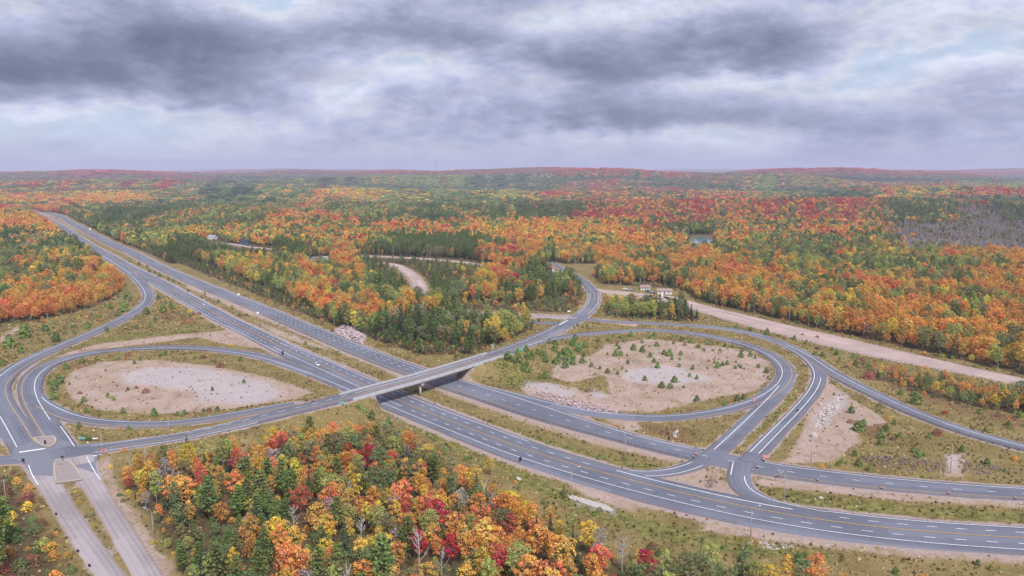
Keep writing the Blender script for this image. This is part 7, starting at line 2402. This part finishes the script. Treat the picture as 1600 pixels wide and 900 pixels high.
def mass(name, P, scale, rot, tint, sid, label, cat):
    """points carrying shape number, size, turn and colour -> instanced by geometry nodes"""
    me = bpy.data.meshes.new(name)
    n = len(P)
    me.vertices.add(n)
    me.vertices.foreach_set('co', P.astype(np.float32).ravel())
    a = me.attributes.new('size', 'FLOAT_VECTOR', 'POINT')
    a.data.foreach_set('vector', scale.astype(np.float32).ravel())
    a = me.attributes.new('turn', 'FLOAT_VECTOR', 'POINT')
    a.data.foreach_set('vector', rot.astype(np.float32).ravel())
    a = me.attributes.new('tint', 'FLOAT_COLOR', 'POINT')
    a.data.foreach_set('color', np.hstack([tint, np.ones((n, 1))]).astype(np.float32).ravel())
    a = me.attributes.new('shape', 'INT', 'POINT')
    a.data.foreach_set('value', sid.astype(np.int32))
    o_ = obj(name, me, label=label, cat=cat, kind='stuff')
    ng = bpy.data.node_groups.new(name + '_scatter', 'GeometryNodeTree')
    ng.interface.new_socket('Geometry', in_out='INPUT', socket_type='NodeSocketGeometry')
    ng.interface.new_socket('Geometry', in_out='OUTPUT', socket_type='NodeSocketGeometry')
    N_ = ng.nodes
    gi, go = N_.new('NodeGroupInput'), N_.new('NodeGroupOutput')
    m2p = N_.new('GeometryNodeMeshToPoints')
    iop = N_.new('GeometryNodeInstanceOnPoints')
    ci = N_.new('GeometryNodeCollectionInfo')
    ci.inputs['Collection'].default_value = protos
    ci.inputs['Separate Children'].default_value = True
    ci.inputs['Reset Children'].default_value = True

    def na(nm_, ty):
        q_ = N_.new('GeometryNodeInputNamedAttribute')
        q_.data_type = ty
        q_.inputs['Name'].default_value = nm_
        return q_.outputs['Attribute']

    Lk = ng.links
    Lk.new(gi.outputs[0], m2p.inputs['Mesh'])
    Lk.new(m2p.outputs[0], iop.inputs['Points'])
    Lk.new(ci.outputs[0], iop.inputs['Instance'])
    iop.inputs['Pick Instance'].default_value = True
    Lk.new(na('shape', 'INT'), iop.inputs['Instance Index'])
    Lk.new(na('size', 'FLOAT_VECTOR'), iop.inputs['Scale'])
    e2r = N_.new('FunctionNodeEulerToRotation')
    Lk.new(na('turn', 'FLOAT_VECTOR'), e2r.inputs[0])
    Lk.new(e2r.outputs[0], iop.inputs['Rotation'])
    Lk.new(iop.outputs[0], go.inputs[0])
    md = o_.modifiers.new('scatter', 'NODES')
    md.node_group = ng
    return o_


def colours_for(x, y, seed):
    r_ = np.random.default_rng(seed)
    pi_ = patch_of(x, y)
    out = np.empty(len(x), object)
    cls = np.array(PCL, object)[pi_]
    # clumps: neighbours tend to share a colour
    cl_n = fbm(x / (14 + 0.012 * y), y / (14 + 0.016 * y), seed + 5, 2) * 0.5 + 0.5
    cl_m = fbm(x / (5.5 + 0.012 * y), y / (5.5 + 0.02 * y), seed + 9, 2) * 0.5 + 0.5
    uu = np.clip(cl_n * 0.7 + cl_m * 0.5 + r_.random(len(x)) * 0.38 - 0.3, 0.0, 0.9999)
    rk = uu.argsort().argsort() / max(len(x), 1)
    uu = 0.5 * uu + 0.5 * rk
    for c_ in set(cls):
        names, pr = MIXN[c_]
        k_ = np.where(cls == c_)[0]
        q = uu[k_].argsort().argsort() / max(len(k_), 1)
        idx_ = np.searchsorted(np.cumsum(pr), q, side='right').clip(0, len(names) - 1)
        out[k_] = np.array(names, object)[idx_]
    return out, cls


def tints_for(cols, seed):
    r_ = np.random.default_rng(seed)
    T = np.array([PALL[c_] for c_ in cols]) * r_.uniform(0.80, 1.20, (len(cols), 1))
    return np.clip(T * (1 + r_.normal(size=(len(cols), 3)) * 0.05), 0.004, 0.95)


def pick_ids(cols, table, seed):
    r_ = np.random.default_rng(seed)
    out = np.zeros(len(cols), int)
    for i, c_ in enumerate(cols):
        ids = PIDX[table(c_, r_)]
        out[i] = ids[r_.integers(len(ids))]
    return out


P_all, S_all, R_all, T_all, I_all = [], [], [], [], []


def add_mass(x, y, scale, tint, sid, seed, z=None):
    r_ = np.random.default_rng(seed)
    n = len(x)
    P_all.append(np.stack([x, y, _bil(HGT, x, y) if z is None else z], 1))
    S_all.append(scale if scale.ndim == 2 else np.stack([scale * r_.uniform(0.88, 1.14, n), scale * r_.uniform(0.88, 1.14, n), scale * r_.uniform(0.85, 1.15, n)], 1))
    R_all.append(np.stack([r_.normal(size=n) * 0.03, r_.normal(size=n) * 0.03, r_.uniform(0, 6.283, n)], 1))
    T_all.append(tint)
    I_all.append(sid)


k_ = cleared(xb, yb)
xb, yb = xb[k_], yb[k_]
cols, cls = colours_for(xb, yb, 81)
sc = 0.5 + 0.82 * np.random.default_rng(82).random(len(xb)) ** 1.1
fe = _bil(FIELD['forest'], xb, yb)
sc = sc * np.where(fe < 4, 0.75, 1.0)
yp = np.isin(cls, ['scrub'])
sc = np.where(yp, sc * 0.42, sc)
WOODS_LOW = [np.array([(215.39, 472.38), (231.1, 459.93), (255.04, 434.1), (276.53, 410.92), (304.11, 375.09), (282.02, 346.55), (252.11, 373.05), 
    (237.45, 385.63), (225.57, 406.09), (216.66, 430.06), (209.95, 453.94)]),
             np.array([(-203.63, 1034.66), (-182.45, 1113.8), (-84.84, 1034.66), (-15.86, 965.86), (-42.08, 852.13), (-65.74, 723.56), (-95.63, 723.56), 
    (-132.6, 804.59), (-176.62, 934.73)]),
             np.array([(-596.44, 1246.94), (-341.46, 883.39), (-197.51, 682.17), (-142.74, 614.52), (-182.28, 688.75), (-272.65, 827.69), (-385.3, 999.1), (-561.51, 1226.03)]),
             np.array([(-90.54, 543.73), (-59.6, 510.23), (-16.97, 508.38), (0, 537.51), (-26.19, 523.52), (-62.22, 533.44), (-88.32, 558.79)])]
for q, W_ in enumerate(WOODS_LOW):
    low_ = poly_sdf(xb, yb, W_) > 0
    sc = np.where(low_, sc * (0.5 if q == 0 else 0.42), sc)
    if q:
        rq = np.random.default_rng(q).random(len(cols))
        cols = np.where(low_ & (rq < (0.62 if q == 1 else 0.85)), np.where(rq < 0.5, 'pine', 'spruce').astype(object), cols)
        if q == 1:
            sc = np.where(low_, sc * (0.7 + 0.9 * np.random.default_rng(44).random(len(sc))), sc)
def near_table(c_, r_):
    return shape_of(c_, r_)
ids = pick_ids(cols, near_table, 83)
add_mass(xb, yb, sc, tints_for(cols, 84), ids, 85)
# trees of the near wood past the singles
if REST:
    RX = np.array([(s_[0], s_[1]) for s_ in REST])
    rc = [s_[3] for s_ in REST]
    rr_ = np.random.default_rng(86)
    add_mass(RX[:, 0], RX[:, 1], np.array([s_[4] for s_ in REST]), tints_for(rc, 87), np.array([PIDX[s_[2]][rr_.integers(len(PIDX[s_[2]]))] for s_ in REST]), 88)
FARS = dict(spruce='far_spruce', pine='far_pine', grey='far_bare')
k_ = cleared(xc, yc)
xc, yc = xc[k_], yc[k_]
cols, cls = colours_for(xc, yc, 91)
sc = np.random.default_rng(92).uniform(0.65, 1.3, len(xc))
sc = np.where(cls == 'swamp', sc * 0.7, sc)
add_mass(xc, yc, sc, tints_for(cols, 94), pick_ids(cols, lambda c_, r_: FARS.get(c_, 'far_broad'), 93), 95)
k_ = cleared(xd, yd)
xd, yd = xd[k_], yd[k_]


def relief(x, y, reach):
    h0 = base_h(x, y)
    hm = sum(base_h(x + a_ * reach, y + b_ * reach) for a_, b_ in ((1, 0), (-1, 0), (0, 1), (0, -1))) / 4
    return (h0 - hm)


cols, cls = colours_for(xd, yd, 101)
rl = relief(xd, yd, 420.0) + np.random.default_rng(100).normal(size=len(xd)) * 3.0
cols = np.where(np.isin(cols, ['coral', 'orange']) & (np.random.default_rng(98).random(len(xd)) < sstep(2900, 5200, yd) * 0.75), 'rust', cols)  # far coral and orange turned rust: cloud shade put into the foliage colour
cols = np.where(rl < -3.0, np.where(np.random.default_rng(99).random(len(xd)) < 0.7, 'spruce', 'green').astype(object), cols)
add_mass(xd, yd, np.random.default_rng(102).uniform(0.9, 1.3, len(xd)), tints_for(cols, 104), pick_ids(cols, lambda c_, r_: 'conifer_grove' if c_ in ('spruce', 'pine') else 'grove', 103), 105)
# towards the horizon: broad belts of dull colour, cloud shade put into the tree tints
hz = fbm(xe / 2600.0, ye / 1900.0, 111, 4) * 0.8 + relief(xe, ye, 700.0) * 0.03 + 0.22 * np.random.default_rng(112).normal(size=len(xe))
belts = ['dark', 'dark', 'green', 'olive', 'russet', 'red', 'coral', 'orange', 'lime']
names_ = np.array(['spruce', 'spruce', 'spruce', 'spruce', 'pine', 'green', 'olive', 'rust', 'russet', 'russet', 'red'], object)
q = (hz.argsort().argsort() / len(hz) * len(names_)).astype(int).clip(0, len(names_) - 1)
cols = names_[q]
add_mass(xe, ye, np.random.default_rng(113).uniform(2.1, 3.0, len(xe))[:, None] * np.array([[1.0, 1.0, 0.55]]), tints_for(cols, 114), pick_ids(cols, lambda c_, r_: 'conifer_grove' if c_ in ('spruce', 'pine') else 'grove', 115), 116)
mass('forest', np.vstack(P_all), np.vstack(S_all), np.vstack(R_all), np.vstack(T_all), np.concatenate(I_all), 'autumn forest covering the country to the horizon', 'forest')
N_FOREST = sum(len(p_) for p_ in P_all)

# ---- undergrowth: weeds, grasses and low bushes of the open ground and wood edges
P_all, S_all, R_all, T_all, I_all = [], [], [], [], []
x, y = jitter_grid(-470, 470, 175, 760, 1.95, 121, 0.5)
m = in_view(x, y, 0.70, 25)
x, y = x[m], y[m]
eg, sd_, fo = _bil(edge, x, y), _bil(FIELD['sand'], x, y), _bil(FIELD['forest'], x, y)
gvl = _bil(grav, x, y)
den_ = 0.5 + 0.5 * fbm(x / 16.0, y / 16.0, 122, 3)
r_ = np.random.default_rng(123)
keep = (eg > 0.9) & (gvl < 0.6 + 0.8 * r_.normal(size=len(x))) & (r_.random(len(x)) < np.where(sd_ > 0, 0.07, np.where(fo > 0, 0.25, 0.35 + 0.6 * den_)))
x, y, den_ = x[keep], y[keep], den_[keep]
lush_, rust_ = _bil(FIELD['lush'], x, y), _bil(FIELD['rust'], x, y)
hue = fbm(x / 30.0, y / 30.0, 124, 3) + 0.25 * r_.normal(size=len(x))
WC = np.array([lin((182, 158, 112)), lin((170, 148, 98)), lin((152, 140, 86)), lin((126, 128, 76)), lin((168, 138, 100)), lin((192, 174, 132))]) * 1.0
wi = np.where(hue > 0.5, 4, np.where(hue > 0.0, 1, np.where(hue > -0.3, 2, 0)))
wi = np.where((lush_ > 0) & (r_.random(len(x)) < 0.6), 3, wi)
wi = np.where((rust_ > 0) & (r_.random(len(x)) < 0.6), 4, wi)
wi = np.where(r_.random(len(x)) < 0.30, 5, wi)
tt = WC[wi] * (0.35 + 0.85 * np.clip(0.5 + 0.9 * fbm(x / 7.0, y / 7.0, 126, 3) + 0.25 * r_.normal(size=len(x)), 0, 1))[:, None]
add_mass(x, y, r_.uniform(0.6, 1.5, len(x)) * (0.6 + 0.6 * den_), tt, np.array([PIDX['tuft'][q_] for q_ in r_.integers(0, 4, len(x))]), 125)
# low bushes in the scrub and along the wood edges
x, y = jitter_grid(-470, 470, 175, 900, 5.0, 131, 0.5)
m = in_view(x, y, 0.70, 25)
x, y = x[m], y[m]
fo, eg, sd_ = _bil(FIELD['forest'], x, y), _bil(edge, x, y), _bil(FIELD['sand'], x, y)
r_ = np.random.default_rng(133)
pr_ = np.where(np.abs(fo) < 5, 0.42, np.where(fo > 0, 0.9, 0.02))
inscrub = poly_sdf(x, y, SCRUB_P) > -3
pr_ = np.where(inscrub, 1.0, pr_)
dbl = np.zeros(len(x), bool)
SCR = [np.array(q_) for q_ in ([(-412.42, 577.02), (-407.82, 614.52), (-374.92, 628.09), (-364.55, 688.75), (-377.18, 761.97), (-338.11, 695.44), (-326.1, 577.02), 
    (-320.34, 478.85), (-313.34, 434.1)], [(-66.4, 730.93), (0, 723.56), (59.25, 682.17), (49.41, 663.17), (-33.55, 675.72)],
       [(204.34, 510.23), (221.89, 487.19), (219.31, 420.92), (246.98, 365.09), (235.02, 346.55), (221.19, 385.63), (211.32, 434.1)], [(-410.27, 852.13), (-244.74, 628.09), (-244.61, 589.02), (-291.6, 628.09), (-343.66, 723.56)], [(-192.15, 663.17), (-86.35, 517.74), (-57, 487.19), (-63.65, 475.6), (-146.77, 589.02)])]
for q_ in SCR:
    pr_ = np.where(poly_sdf(x, y, q_) > 0, 0.38, pr_)
keep = (eg > 2.5) & (sd_ < 0) & (r_.random(len(x)) < pr_)
x, y, inscrub = x[keep], y[keep], inscrub[keep]
bc = np.array(['green', 'olive', 'lime', 'amber', 'rust', 'pine', 'orange', 'yellow', 'russet'], object)[r_.choice(9, len(x), p=[.22, .22, .16, .12, .1, .04, .06, .04, .04])]
bs_ = r_.uniform(1.2, 3.4, len(x)) * np.where(inscrub, 1.5, 1.0)
add_mass(x, y, np.stack([bs_, bs_, bs_ * r_.uniform(0.5, 0.9, len(x))], 1), tints_for(bc, 135), np.array([PIDX['bush' if c_ != 'pine' else 'young'][q_] for c_, q_ in zip(bc, r_.integers(0, 3, len(x)))]), 136)
mass('undergrowth', np.vstack(P_all), np.vstack(S_all), np.vstack(R_all), np.vstack(T_all), np.concatenate(I_all), 'weeds, dry grass and low bushes on the open ground', 'undergrowth')
print('forest', N_FOREST, 'undergrowth', sum(len(p_) for p_ in P_all), 'singles', len(SINGLE))

# ================================================================== haze: one even body of air round everything
hz_me = MB().box(-30000, 30000, -3000, 31000, -40, 330).mesh('haze', [])
hz_m = bpy.data.materials.new('haze')
hz_m.use_nodes = True
t = NT(hz_m.node_tree)
t.n.clear()
out = t.new('ShaderNodeOutputMaterial')
pv = t.new('ShaderNodeVolumePrincipled')
pv.inputs['Color'].default_value = (0.68, 0.73, 0.99, 1.0)
pv.inputs['Density'].default_value = 0.000062
pv.inputs['Anisotropy'].default_value = 0.0
t.l.new(pv.outputs[0], out.inputs['Volume'])
hz_me.materials.append(hz_m)
obj('haze', hz_me, kind='stuff', label='thin even haze in the air over the whole country')
